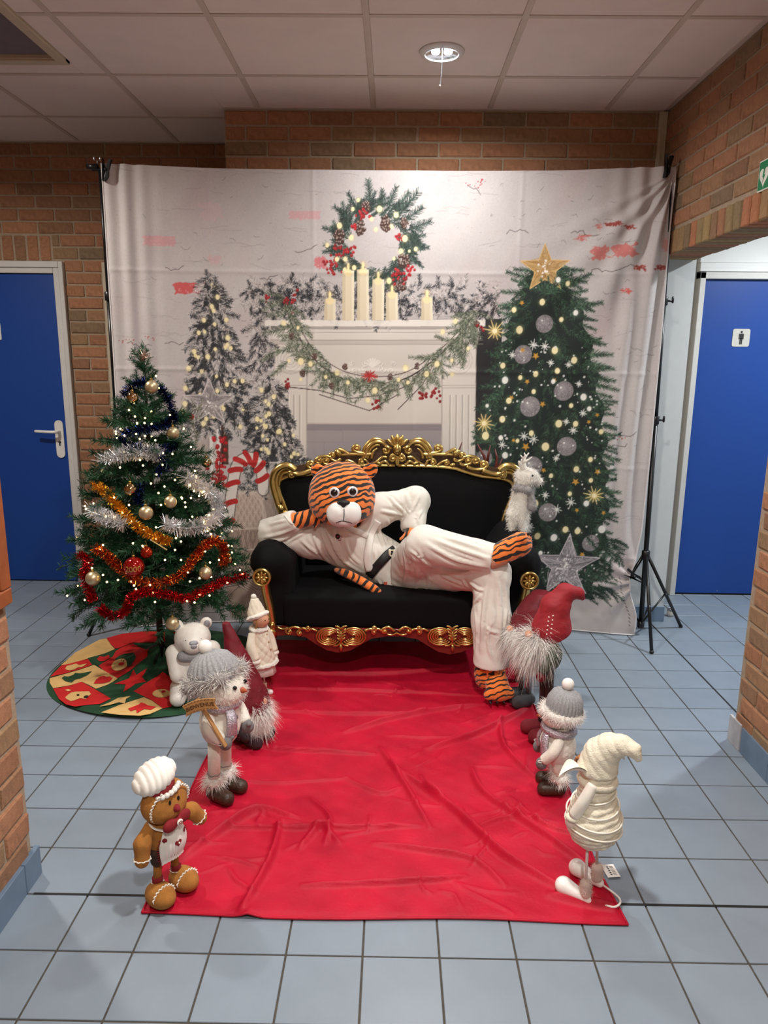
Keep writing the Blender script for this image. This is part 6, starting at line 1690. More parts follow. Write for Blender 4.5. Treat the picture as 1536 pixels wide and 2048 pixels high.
o_, VF = body_obj('scarf', U([cap((.062, -.05, .215), (.078, .04, .205), .022), (cap((.078, .035, .205), (.088, .05, .10), .022, .03), .01)], .01), (-.02, -.1, .05), (.14, .12, .26), m_knit, t)
hair('scarf_fringe', VF, 500, .02, .0016, m_furg, t, g=.5, mask=lambda c: (c[:, 2] < .13).astype(float) + .02)

# --- girl in a quilted coat
q = onz(521, 1392); m_cq = M('quilt_cream', (226, 216, 196), .8, var=.06, vs=40)
t = thing('girl_figure', 'cream girl figure in quilted coat and pointed hat standing on thin legs', 'figure', (q[0], q[1], .006), -.55); t.scale = (.93,) * 3
for s in (-1, 1):
    lg = obj('leg', merge([bar((0, s * .03, .02), (0, s * .03, .17), .0042, 8)]), M('leg_rod', (222, 214, 204), .5), t)
    obj('leg_warmer', lathe([(.006, .024), (.013, .026), (.014, .05), (.011, .054), (.006, .056)], 14, (0, s * .03, 0)), m_plw, t)
    obj('shoe', sdf(U([cap((-.006, s * .03, .012), (.035, s * .034, .010), .013, .014)], .01), (-.04, s * .03 - .03, -.004), (.07, s * .03 + .03, .04), .003), M('shoe_white', (238, 236, 232), .25), t)
def pleat(P): return np.arctan2(P[..., 1], P[..., 0])
sk_v, sk_f = lathe([(.082, .125), (.086, .127), (.078, .165), (.066, .21), (.001, .21)], 48); sk_v[:, 0] *= 1 + .03 * np.cos(12 * np.arctan2(sk_v[:, 1], sk_v[:, 0])); sk_v[:, 1] *= .85
obj('skirt', (sk_v, sk_f), M('skirt_white', (226, 222, 214), .85, var=.1), t)
def coat(P):
    r_ = np.hypot(P[..., 0], P[..., 1] / .9); rad = np.interp(P[..., 2], [.17, .19, .26, .33, .355], [.078, .080, .064, .045, .03])
    a = np.arctan2(P[..., 1], P[..., 0]); qd = .0025 * (np.abs(np.sin(5 * a + P[..., 2] * 75)) ** .5 + np.abs(np.sin(5 * a - P[..., 2] * 75)) ** .5)
    return np.maximum(np.maximum((r_ - rad) * .8 - qd + .003, P[..., 2] - .358), .172 - P[..., 2])
ct, VF = body_obj('coat', coat, (-.1, -.1, .15), (.1, .1, .37), m_cq, t, .003, 0)
for zc, rc_, th in ((.178, .080, .013), (.346, .034, .014)):
    V, F = lathe([(rc_ + th * math.cos(a), zc + th * math.sin(a)) for a in np.linspace(0, 2 * PI, 11)], 40, caps=False); V += R2.normal(size=V.shape) * .0018
    obj('fur_trim', (V, F), m_plw, t)
for s in (-1, 1):
    ar = obj('arm', merge([tube(catmull([(0, s * .045, .335), (.012, s * .068, .28), (.035, s * .066, .215)], 5), [.018, .022, .022], 12)]), m_cq, t)
    obj('cuff', sphere((.036, s * .066, .208), (.025, .026, .016), 14, 8), m_plw, ar)
    obj('mitten', sphere((.042, s * .064, .188), (.018, .015, .018), 12, 8), M('mitten_cream', (206, 196, 186), .8), ar)
for k in range(3): obj('button', sphere((.047 + .012 * k, .004, .325 - .035 * k), .0042, 8, 6), M('button_wood', (176, 140, 96), .6), ct)
obj('head', sphere((.016, 0, .394), (.042, .038, .038), 20, 14), m_skn, t); eyes(t, (.055, 0, .402), .013, .003)
hr = [tube(catmull([(.02, s * .028, .41), (.022, s * .034, .385), (.012, s * .034, .36)], 4), [.008, .004], 8) for s in (-1, 1)]
for h_ in hr: obj('hair_lock', h_, M('hair_blond', (170, 124, 76), .7), t)
def hatg(P):
    z = P[..., 2]; cx = -.018 * np.clip((z - .40) / .1, 0, 1.3); r_ = np.hypot(P[..., 0] - cx + .004, P[..., 1]); a = np.arctan2(P[..., 1], P[..., 0] - cx)
    rad = np.interp(z, [.395, .43, .47, .495], [.047, .043, .028, .016])
    return np.maximum(np.maximum((r_ - rad) * .85 - .0022 * (np.abs(np.sin(4 * a + z * 70)) ** .5 + np.abs(np.sin(4 * a - z * 70)) ** .5) + .003, z - .495), .405 + .42 * P[..., 0] - z)
body_obj('hat', hatg, (-.09, -.07, .39), (.07, .07, .51), m_cq, t, .003, 0)
V, F = lathe([(.045 + .011 * math.cos(a), .011 * math.sin(a)) for a in np.linspace(0, 2 * PI, 11)], 40, caps=False); V += R2.normal(size=V.shape) * .0016
obj('fur_trim', xf((V, F), TR(-.004, 0, .410) @ rotm('Y', -.42)), m_plw, t); obj('pompom', sphere((-.026, 0, .502), .014, 12, 8), m_plw, t)

# --- gnome with burgundy velvet hat
m_pl = M('plaid_dark', (54, 30, 36), .9, var=.5, vs=40, bump=.3)
q = onz(492, 1488); t = thing('gnome', 'gnome with tall burgundy velvet hat and white beard sitting on red cloth', 'gnome', (q[0] - .01, q[1] + .03, .008), -.35, group='bearded gnomes')
o_, VF = body_obj('body', U([ell((0, 0, .075), (.072, .075, .085))] + [(cap((.05, s * .045, .022), (.085, s * .05, .022), .024, .024), .008) for s in (-1, 1)], .01), (-.1, -.1, -.005), (.13, .1, .18), m_pl, t)
for k in range(3):
    z = .045 + .035 * k; obj('plaid_line', tube(np.array([((.0735 * math.sqrt(max(1 - ((z - .075) / .087) ** 2, .01)) + .001) * math.cos(a), (.0765 * math.sqrt(max(1 - ((z - .075) / .087) ** 2, .01)) + .001) * math.sin(a), z) for a in np.linspace(0, 2 * PI, 40)[:-1]]), [.0012, .0012], 5, closed=True), M('plaid_thread', (150, 140, 140), .9), t)
for s in (-1, 1): obj('arm', sdf(U([cap((.02, s * .07, .13), (.05, s * .085, .075), .022, .02), (ell((.056, s * .085, .062), (.02, .018, .022)), .006)], .01), (-.03, s * .08 - .06, .02), (.1, s * .08 + .06, .17), .004), M('wool_dark', (58, 52, 54), .95), t)
obj('scarf_end', box((.045, -.066, .12), (.02, .012, .075), .004), m_knit, t)
bd_, VF = body_obj('beard', U([ell((.055, 0, .135), (.034, .055, .05)), (cap((.065, 0, .12), (.078, 0, .06), .036, .014), .02)], .02), (-.01, -.09, .02), (.13, .09, .21), m_furw, t)
hair('beard_hair', VF, 2600, .05, .0016, m_furw, t, g=.7, spread=.3, seed=2, mask=lambda c: (c[:, 0] > .04).astype(float))
obj('nose', sphere((.088, 0, .178), (.017, .018, .017), 14, 10), m_skn, t)
def hatb(P):
    z = P[..., 2]; tt = np.clip((z - .15) / .33, 0, 1); cx = -.095 * tt ** 1.5 + .01; cy = .02 * tt
    rad = np.interp(tt, [0, .12, .4, .75, 1], [.098, .092, .065, .034, .014])
    d = (np.hypot(P[..., 0] - cx, P[..., 1] - cy) - rad) * .85 + .002 * wob(P, 40)
    return np.maximum(np.maximum(d, z - .478), .16 - .25 * P[..., 0] - z)
body_obj('hat', hatb, (-.16, -.13, .11), (.13, .13, .50), m_bur, t, .0045, .0008)

# --- snowman with wooden sign
q = onz(445, 1597); t = thing('snowman_figure', 'white plush snowman in grey fur cap holding wooden BIENVENUE sign', 'figure', (q[0], q[1] + .01, .006), -.42); t.scale = (.95,) * 3
for s in (-1, 1):
    bt = obj('boot', sdf(U([cap((-.012, s * .036, .034), (.05, s * .042, .026), .030, .027)], .01), (-.06, s * .04 - .05, -.002), (.1, s * .04 + .05, .09), .004), m_brnf, t)
    o_, VF = body_obj('fur_cuff', ell((-.01, s * .035, .078), (.034, .032, .02)), (-.06, s * .035 - .05, .04), (.05, s * .035 + .05, .12), m_furw, t, .005)
    hair('cuff_hair', VF, 700, .026, .0016, m_furw, t, g=.35, seed=5 + s)
    obj('leg', tube([(-.01, s * .034, .08), (-.008, s * .032, .16), (-.004, s * .03, .24)], [.022, .023, .025], 14), m_plw, t)
    obj('ankle_stitch', tube(np.array([(-.01 + .0235 * math.cos(a), s * .034 + .0235 * math.sin(a), .108 + .002 * math.sin(6 * a)) for a in np.linspace(0, 2 * PI, 30)[:-1]]), [.0014, .0014], 5, closed=True), m_mit, t)
body_obj('body', U([ell((.0, 0, .30), (.075, .072, .095)), (ell((.0, 0, .36), (.055, .055, .05)), .03)], .02), (-.1, -.1, .18), (.1, .1, .42), m_plw, t, .0045, .0014)
hd, VF = body_obj('head', U([ell((.012, 0, .442), (.088, .085, .064)), (ell((.05, 0, .425), (.05, .06, .04)), .02)], .02), (-.11, -.11, .36), (.13, .11, .52), m_plw, t, .0045, .0014)
hair('face_fuzz', VF, 2600, .012, .0012, m_furw, hd, g=.2, spread=.5, seed=3)
eyes(hd, (.094, 0, .463), .030, .0078)
obj('carrot_nose', xf(lathe([(.0125, 0), (.010, .012), (.002, .028)], 12), TR(.096, 0, .444) @ rotm('Y', PI / 2)), M('carrot', (172, 78, 40), .7), hd)
ch_, _ = obj('cap', xf(ribhat([(.088, 0), (.092, .02), (.086, .05), (.066, .08), (.034, .098), (.001, .102)]), TR(-.012, 0, .468) @ rotm('Y', -.30)), m_knit, t), 0
br, VF = body_obj('fur_brim', U([cap((.055, -.065, .497), (.055, .065, .497), .020), (cap((.055, -.065, .497), (-.06, -.082, .455), .02, .028), .01), (cap((.055, .065, .497), (-.06, .082, .455), .02, .028), .01), (cap((-.06, -.082, .455), (-.06, .082, .455), .026), .01)], .01), (-.13, -.14, .40), (.11, .14, .54), m_furg, t, .006)
hair('brim_hair', VF, 2600, .024, .0017, m_furw, br, g=.2, seed=8); hair('brim_hair_dark', VF, 1500, .026, .0018, m_furg, br, g=.3, seed=9)
obj('pompom', sphere((-.052, 0, .578), .026, 16, 12), m_furw, t)
sc_ = obj('scarf', tube(catmull([(.068 * math.cos(a), .066 * math.sin(a), .388 - .008 * math.cos(a)) for a in np.linspace(0, 2 * PI, 13)[:-1]], 4, True), [.017, .017], 10, closed=True), m_seq, t)
obj('scarf_end', tube(catmull([(.062, -.03, .385), (.088, -.045, .345), (.085, -.05, .285)], 5), [.016, .02, .022], 10, flat=.4), m_seq, sc_)
for z in (.335, .275):
    obj('snowflake_button', merge([xf(sphere((0, 0, 0), (.0035, .0045, .010), 8, 6), TR(.079 - .12 * abs(z - .30) ** 1.3, -.004, z) @ rotm('X', a)) for a in np.linspace(0, PI, 4)[:-1]]), m_mit, t)
for s in (-1, 1):
    ar = obj('arm', tube(catmull([(.0, s * .058, .365), (.02, s * .085, .32), (.06, s * .072, .275)], 5), [.024, .026, .022], 12), m_plw, t)
    obj('mitten', sdf(U([ell((.072, s * .066, .265), (.024, .022, .026)), (cap((.078, s * .058, .275), (.09, s * .05, .285), .009), .006)], .008), (.03, s * .066 - .05, .22), (.12, s * .066 + .05, .31), .004), m_mit, ar)
    obj('bow', merge([tube(np.array([(.054 + .012 * math.cos(a) * k_, s * .09, .272 + .006 * math.sin(a)) for a in np.linspace(0, 2 * PI, 12)]) + (k_ * .010, 0, 0), [.0018, .0018], 5) for k_ in (-1, 1)]), m_furw, ar)
m_ply = M('sign_wood', (178, 132, 78), .7, var=.14, vs=40)
sgn = thing('welcome_sign', 'small wooden banner sign on stick reading BIENVENUE held by snowman', 'sign', (0, 0, 0))
sgn.location = t.matrix_basis @ Vector((.098, -.075, .26)); sgn.rotation_euler = (0, 0, 0)
pA, pB = np.array(ony(394, 1397, 2.17)), np.array(ony(452, 1493, 2.15)); off_ = np.array(sgn.location)
off_ = np.array(sgn.location)
obj('stick', xf(box((0, 0, 0), (.016, .006, float(np.linalg.norm(pA - pB))), .001), TR(*((pA + pB) / 2 - off_)) @ Vector(pA - pB).to_track_quat('Z', 'Y').to_matrix().to_4x4() @ rotm('Z', 0)), m_ply, sgn, smooth=False)
bc = np.array(ony(402, 1414, 2.155)) - off_
bx_ = np.linspace(-.056, .056, 12); arc = lambda x_: .010 * (1 - (x_ / .056) ** 2)
pl_ = [(x_, arc(x_) - .019) for x_ in bx_] + [(.048, arc(.056) - .0)] + [(x_, arc(x_) + .019) for x_ in reversed(bx_)] + [(-.048, arc(.056))]
bdm = TR(*bc) @ rotm('Y', -.26)
bn = obj('banner', prism(pl_, .005, bdm @ TR(0, -.0075, 0)), m_ply, sgn, smooth=False)
tv, tf = text_vf('BIENVENUE', .0185, .0004)
tv = np.array([(x_, -.0083 - z_, y_ + arc(x_)) for x_, y_, z_ in tv])
obj('lettering', xf((tv, tf), bdm), M('burnt_brown', (70, 44, 24), .8), bn, smooth=False)
ds = []
for s in (-1, 1):
    for k in range(9):
        x_ = -.045 + .0112 * k; ds.append(xf(box((x_, -.0079, arc(x_) + s * .0155), (.006, .0006, .0011)), bdm))
obj('dash_border', merge(ds), M('burnt_brown', (70, 44, 24), .8), bn, smooth=False)

# --- gingerbread man in chef's hat
m_gin = M('gingerbread_felt', (164, 108, 46), .95, var=.14, vs=50, bump=.4, bs=400); m_ric = M('ricrac_white', (236, 230, 218), .8); m_drd = M('deep_red', (130, 20, 30), .85, var=.1); m_chc = M('chocolate', (58, 36, 26), .9); m_cor = M('corduroy_white', (234, 230, 222), .9)
q = onz(334, 1790); t = thing('gingerbread_figure', 'brown plush gingerbread man with white chef hat and striped apron', 'figure', (q[0] + .005, q[1], .006), -.62); t.scale = (.88,) * 3
def zig(P, n, amp, r=.0022):
    P = catmull(P, 6); s = np.linspace(0, n, len(P) * 3); P = np.stack([np.interp(np.linspace(0, 1, len(s)), np.linspace(0, 1, len(P)), P[:, i]) for i in range(3)], 1)
    T_ = np.gradient(P, axis=0); T_ /= np.linalg.norm(T_, axis=1, keepdims=True); return P, T_, s
def ricrac(pts, nrm, n, par, amp=.003, r=.0022):
    P, T_, s = zig(pts, n, amp); sd = np.cross(T_, np.array(nrm, float)); sd /= np.linalg.norm(sd, axis=1, keepdims=True) + 1e-9
    return obj('ricrac', tube(P + sd * (amp * np.sin(2 * PI * s))[:, None], [r, r], 6), m_ric, par)
for s in (-1, 1):
    ft = obj('foot', sdf(ell((.022, s * .046, .036), (.058, .042, .037)), (-.05, s * .046 - .06, -.003), (.10, s * .046 + .06, .085), .004), m_gin, t)
    ricrac([(.040, s * .046 + .0415 * math.sin(a) * .97, .036 + .0375 * math.cos(a)) for a in np.linspace(-1.5, 1.5, 10)], (1, 0, 0), 10, ft)
    obj('leg', tube([(-.004, s * .036, .06), (-.004, s * .030, .16)], [.0125, .014], 12), m_gin, t)
    cf = obj('sock_cuff', lathe([(.014, .066), (.0175, .068), (.0175, .082), (.014, .086)], 16, (-.003, s * .036, 0)), m_drd, t)
    ricrac([(-.003 + .018 * math.cos(a), s * .036 + .018 * math.sin(a), .068) for a in np.linspace(0, 2 * PI, 16)], (0, 0, 1), 9, cf, .002, .0014)
o_, _ = body_obj('body', U([ell((0, 0, .215), (.052, .060, .075)), (ell((0, 0, .25), (.046, .055, .05)), .02)], .02), (-.08, -.09, .12), (.08, .09, .32), m_gin, t)
o_, _ = body_obj('trousers', U([ell((0, 0, .185), (.056, .064, .042)), (cap((0, -.03, .17), (0, -.032, .148), .026, .024), .01), (cap((0, .03, .17), (0, .032, .148), .026, .024), .01)], .01), (-.08, -.09, .11), (.08, .09, .24), m_chc, t)
ap = []
def apv(u, v):
    a = (u - .5) * 1.75 * (1 - .25 * np.clip((v - .6) / .4, 0, 1)); z = .155 + v * .115
    zz_ = np.clip((z - .215) / .082, -1, 1); R_ = np.sqrt(np.clip(1 - zz_ ** 2, .05, 1)); rib = .0022 * np.abs(np.sin(u * 9 * PI))
    rx_, ry_ = (.062 * np.maximum(R_, .8) + rib), (.068 * np.maximum(R_, .8) + rib)
    return np.stack([rx_ * np.cos(a), ry_ * np.sin(a), z - .012 * (np.abs(u - .5) * 2) ** 3 * (1 - v)], 1)
apn = obj('apron', grid(73, 20, apv), m_cor, t)
for s in (0, 1):
    P = apv(np.full(22, float(s)), np.linspace(.05, .8, 22))
    for k in range(0, 22, 2): obj('blanket_stitch', bar(P[k], P[k] + np.array([-.002, (1 if s else -1) * .008, 0]), .0013, 5), m_drd, apn)
def heart2(sc): return [(sc * 16 * math.sin(a) ** 3, sc * (13 * math.cos(a) - 5 * math.cos(2 * a) - 2 * math.cos(3 * a) - math.cos(4 * a))) for a in np.linspace(0, 2 * PI, 25)[:-1]]
def onap(u, v, lift): return apv(np.array([u]), np.array([v]))[0] + lift * np.array([1, 0, 0])
for u, v, sc in ((.52, .52, .00078),):
    c_ = onap(u, v, .001); hh = obj('heart', prism(heart2(sc), .002, TR(*c_) @ rotm('Z', PI / 2 + (u - .5) * 1.6)), m_drd, apn, smooth=False); obj('button', sphere(c_ + (.004, 0, .002), .0032, 8, 6), m_ric, hh)
for u in (.12, .86):
    c_ = onap(u, .74, .0); obj('dot', xf(lathe([(.008, 0), (.008, .002), (.001, .003)], 14), TR(*c_) @ rotm('Z', (u - .5) * 1.75) @ rotm('Y', PI / 2)), m_drd, apn)
obj('apron_strap', tube(catmull([apv(np.array([.05]), np.array([.98]))[0], np.array([.02, -.058, .285]), np.array([-.03, -.045, .30])], 5), [.006, .006], 8, flat=.4), m_cor, t); obj('apron_strap', tube(catmull([apv(np.array([.95]), np.array([.98]))[0], np.array([.02, .058, .285]), np.array([-.03, .045, .30])], 5), [.006, .006], 8, flat=.4), m_cor, t)
for s, pts in ((-1, [(0, -.052, .275), (.002, -.085, .235), (.008, -.094, .185)]), (1, [(0, .052, .278), (.02, .092, .262), (.03, .118, .225)])):
    ar, _ = body_obj('arm', U([cap(pts[0], pts[1], .020, .026), (cap(pts[1], pts[2], .026, .023), .01)], .01), (-.05, min(p_[1] for p_ in pts) - .05, .13), (.08, max(p_[1] for p_ in pts) + .05, .33), m_gin, t)
    d_ = np.array(pts[2]) - np.array(pts[1]); d_ /= np.linalg.norm(d_); c_ = np.array(pts[2]) - d_ * .004; e1 = np.cross(d_, (1, 0, 0)); e1 /= np.linalg.norm(e1); e2 = np.cross(d_, e1)
    ricrac([c_ + .0245 * (math.cos(a) * e1 + math.sin(a) * e2) for a in np.linspace(0, 2 * PI, 14)], d_, 10, ar, .0025, .002)
hd, _ = body_obj('head', U([ell((.006, 0, .345), (.052, .080, .066)), (ell((.02, 0, .325), (.045, .06, .04)), .02)], .02), (-.08, -.11, .26), (.09, .11, .43), m_gin, t)
ricrac([(.035, -.030 + -.0, .296)] + [(.036 + .012 * math.cos(a), .072 * math.sin(a), .345 + .060 * math.cos(a)) for a in np.linspace(-2.4, -.5, 9)], (1, 0, 0), 11, hd)
ricrac([(.036 + .012 * math.cos(a), .072 * math.sin(a), .345 + .060 * math.cos(a)) for a in np.linspace(.1, 1.9, 9)], (1, 0, 0), 9, hd)
for s in (-1, 1): obj('eye', sphere((.058, s * .016, .364), (.004, .0045, .008), 10, 8), m_eye, hd)
obj('nose', xf(lathe([(.0135, 0), (.013, .008), (.007, .020), (.001, .024)], 14), TR(.056, .002, .338) @ rotm('Y', PI / 2)), m_drd, hd)
bw = obj('bow_tie', sdf(U([ell((.066, -.026, .292), (.013, .026, .021)), ell((.066, .026, .300), (.013, .026, .021)), (ell((.069, 0, .296), (.012, .012, .012)), .008)], .006), (.04, -.06, .26), (.1, .06, .33), .004), m_drd, t)
obj('peppermint', merge([xf(lathe([(.0105, 0), (.0105, .003), (.001, .005)], 18), TR(.079, 0, .297) @ rotm('Y', PI / 2))]), m_ric, bw); obj('peppermint_swirl', merge([xf(box((0, .0045, 0), (.0006, .005, .003)), TR(.0838, 0, .297) @ rotm('X', a)) for a in np.linspace(0, 2 * PI, 6)[:-1]]), m_drd, bw)
def chef(P):
    q_ = P - np.array([-.012, -.018, .428], np.float32); a = np.arctan2(q_[..., 1], q_[..., 0]); d = ell((-.012, -.018, .430), (.062, .072, .042), rotm('X', .35))(P)
    return d - .0045 * np.abs(np.sin(q_[..., 1] * 160 + 4 * q_[..., 0] * 10)) + .003
body_obj('chef_hat', chef, (-.1, -.12, .36), (.08, .09, .50), m_cor, t, .0035, 0)
obj('hat_band', xf(lathe([(.048, -.010), (.050, -.008), (.050, .008), (.048, .010)], 32), TR(-.002, -.012, .400) @ rotm('X', .32)), m_drd, t)
obj('hat_brim_ruffle', xf(merge([sphere((.050 * math.cos(a), .052 * math.sin(a), 0), .0095, 8, 6) for a in np.linspace(-.9, .7, 7)]), TR(.004, -.002, .393) @ rotm('X', .25)), m_cor, t)

# --- the two tall gnomes with red hats
def tallgnome(q, rz, H, label, mats, legr, legz, hatfn, hat_b, beardlen, extra):
    t = thing('gnome', label, 'gnome', (q[0], q[1], .006), rz, group='bearded gnomes')
    for s in (-1, 1):
        obj('boot', sdf(U([cap((-.012, s * .034, .030), (.048, s * .042, .027), .028, .030)], .01), (-.06, s * .04 - .05, -.004), (.1, s * .04 + .05, .09), .004), mats['boot'], t)
        obj('leg', tube([(-.01, s * .03, .04), (-.008, s * .028, legz * .6), (0, s * .026, legz + .02)], [legr, legr, legr * 1.1], 12), mats['leg'], t)
    body_obj('body', ell((0, 0, legz + .055), (.058, .062, .07)), (-.08, -.09, legz - .03), (.08, .09, legz + .15), mats['body'], t)
    for s in (-1, 1):
        ar = obj('arm', tube(catmull([(0, s * .05, legz + .11), (.02, s * .078, legz + .07), (.045, s * .068, legz + .015)], 5), [.02, .022, .02], 12), mats['arm'], t)
        obj('mitten', sphere((.05, s * .066, legz - .005), (.02, .018, .025), 12, 8), mats['mit'], ar)
    bb = legz + .10
    bd_, VF = body_obj('beard', U([ell((.045, 0, bb + .01), (.035, .058, .045)), (cap((.055, 0, bb), (.062, 0, bb - .06), .038, .016), .02)], .02), (-.02, -.1, bb - .11), (.13, .1, bb + .09), m_furw, t)
    hair('beard_hair', VF, 2600, beardlen, .0017, m_furw, bd_, g=.75, spread=.28, seed=int(H * 100), mask=lambda c: (c[:, 0] > .02).astype(float))
    hair('beard_hair_grey', VF, 700, beardlen, .0016, m_furg, bd_, g=.75, spread=.28, seed=int(H * 90), mask=lambda c: (c[:, 0] > .02).astype(float))
    obj('nose', sphere((.082, 0, bb + .045), (.016, .018, .016), 14, 10), m_skn, t)
    body_obj('hat', hatfn, hat_b[0], hat_b[1], mats['hat'], t, .0045, .0008)
    for nm, vf, mt_ in extra: obj(nm, vf, mt_, t)
    return t
m_sil = M('silver_lurex', (150, 146, 146), .35, metal=.6, var=.4, vs=120, bump=.5, bs=120); m_gboot = M('boot_grey', (72, 72, 76), .9, bump=.3); m_plr = M('plaid_red', (130, 34, 42), .9, var=.5, vs=50); m_grn = M('loden_green', (66, 74, 58), .9); m_dkb = M('corduroy_brown', (52, 34, 32), .9); m_bboot = M('boot_burgundy', (112, 18, 30), .85, sheen=.4)
def hat1(P):
    z = P[..., 2]; tt = np.clip((z - .36) / .17, 0, 1); cx = -.012 - .06 * tt ** 1.4
    rad = np.interp(tt, [0, .2, .6, .9, 1], [.086, .083, .066, .042, .03])
    d = (np.hypot(P[..., 0] - cx, P[..., 1]) - rad) * .85 + .002 * wob(P, 45)
    return np.maximum(np.maximum(d, (z - .515) * .9), .365 - .35 * P[..., 0] - z)
q = onz(1046, 1410)
tallgnome((q[0], q[1] + .015), PI + .35, .52, 'gnome with dark red velvet hat, plaid coat and silver legs beside tiger foot', dict(boot=m_gboot, leg=m_sil, body=m_plr, arm=m_furg, mit=m_mit, hat=m_bur), .0135, .215, hat1, ((-.17, -.12, .31), (.12, .12, .54)), .05,
          [('belt', lathe([(.060, .245), (.063, .247), (.063, .262), (.060, .264)], 30), m_blackp), ('buckle', box((.045, .047, .2545), (.014, .014, .018), .002), m_gold)])
def hat2(P):
    d = U([cap((-.012, 0, .475), (-.022, 0, .56), .080, .055), (cap((-.022, 0, .56), (-.06, 0, .615), .052, .038), .02), (cap((-.06, 0, .615), (-.115, 0, .612), .036, .024), .015), (cap((-.115, 0, .612), (-.135, 0, .590), .020, .010), .01)], .02)(P)
    return np.maximum(d + .0015 * wob(P, 40), .432 - .45 * P[..., 0] - P[..., 2])
q = onz(1082, 1478)
g2 = tallgnome((q[0] + .006, q[1] + .01), PI + .2, .65, 'tallest gnome with smooth red drooping hat, pearl sprig and dark brown legs', dict(boot=m_bboot, leg=m_dkb, body=m_grn, arm=m_grn, mit=m_bboot, hat=m_rvel), .017, .305, hat2, ((-.18, -.12, .36), (.12, .12, .66)), .075, [])
pe = []
m_prl = M('pearl', (236, 228, 216), .25)
for k in range(5):
    for s in (-1, 1): obj('pearl', sphere((.03 - .008 * s - .003 * k, .070 - .004 * k + .001 * s, .475 + .016 * k + .005 * (s > 0)), .0032, 8, 6), m_prl, g2)

# --- snow child seen from behind, grey knitted cap
q = onz(1108, 1586); t = thing('snow_child_figure', 'white plush snow figure with grey knitted cap, white pompom and sequin scarf', 'figure', (q[0] + .005, q[1] + .012, .006), PI - .10); t.scale = (.89,) * 3
for s in (-1, 1):
    obj('boot', sdf(U([cap((-.012, s * .034, .030), (.050, s * .040, .026), .029, .026)], .01), (-.06, s * .04 - .05, -.004), (.1, s * .04 + .05, .09), .004), m_brnf, t)
    o_, VF = body_obj('fur_cuff', ell((-.012, s * .034, .072), (.034, .030, .022)), (-.06, s * .034 - .05, .03), (.05, s * .034 + .05, .12), m_furw, t, .005)
    hair('cuff_hair', VF, 600, .022, .0016, m_furw, t, g=.3, seed=15 + s)
    obj('leg', tube([(-.01, s * .033, .08), (-.006, s * .03, .14)], [.022, .024], 12), m_plw, t)
body_obj('body', U([ell((-.004, 0, .195), (.068, .066, .085)), (ell((0, 0, .25), (.05, .05, .04)), .02)], .02), (-.1, -.1, .09), (.1, .1, .31), m_plw, t, .0045, .0014)
hd, VF = body_obj('head', ell((.010, 0, .325), (.060, .060, .050)), (-.08, -.1, .26), (.1, .1, .39), m_plw, t, .0045, .0014)
eyes(hd, (.066, 0, .335), .022, .006); obj('carrot_nose', xf(lathe([(.010, 0), (.008, .01), (.002, .022)], 12), TR(.068, 0, .322) @ rotm('Y', PI / 2)), M('carrot', (172, 78, 40), .7), hd)
obj('cap', xf(ribhat([(.066, 0), (.070, .02), (.068, .05), (.054, .080), (.026, .096), (.001, .100)], 160, 28, .035), TR(-.012, 0, .345) @ rotm('Y', -.12)), m_knit, t)
obj('cap_tag', box((-.084, .01, .352), (.004, .03, .024), .001), M('leather_tag', (120, 104, 96), .8), t)
br, VF = body_obj('fur_brim', lambda P: np.sqrt((np.hypot(P[..., 0] + .006, P[..., 1]) - .065) ** 2 + (P[..., 2] - .343 - .12 * P[..., 0]) ** 2) - .017, (-.12, -.12, .28), (.12, .12, .40), m_furw, t, .006)
hair('brim_hair', VF, 3200, .017, .0016, m_furw, br, g=.25, seed=21)
obj('pompom', sphere((-.024, 0, .462), .024, 16, 12), m_furw, t)
sc_ = obj('scarf', tube(catmull([(.058 * math.cos(a), .056 * math.sin(a), .272 + .006 * math.cos(a)) for a in np.linspace(0, 2 * PI, 13)[:-1]], 4, True), [.015, .015], 10, closed=True), m_seq, t)
obj('scarf_end', tube(catmull([(.05, .036, .27), (.06, .05, .23), (.056, .058, .175)], 5), [.014, .017, .018], 10, flat=.4), m_seq, sc_); obj('scarf_end', tube(catmull([(.058, -.01, .27), (.076, -.012, .23), (.074, -.014, .19)], 5), [.014, .017, .018], 10, flat=.4), m_seq, sc_)
for s in (-1, 1):
    ar = obj('arm', tube(catmull([(0, s * .05, .25), (.025, s * .076, .21), (.06, s * .066, .165)], 5), [.021, .023, .02], 12), m_plw, t)
    obj('mitten', sphere((.068, s * .064, .150), (.022, .019, .026), 14, 10), m_mit, ar)
    obj('bow', merge([tube(np.array([(.062 + .011 * math.cos(a) + k_ * .011, s * .082, .168 + .005 * math.sin(a)) for a in np.linspace(0, 2 * PI, 12)]), [.0016, .0016], 5) for k_ in (-1, 1)]), m_furw, ar)

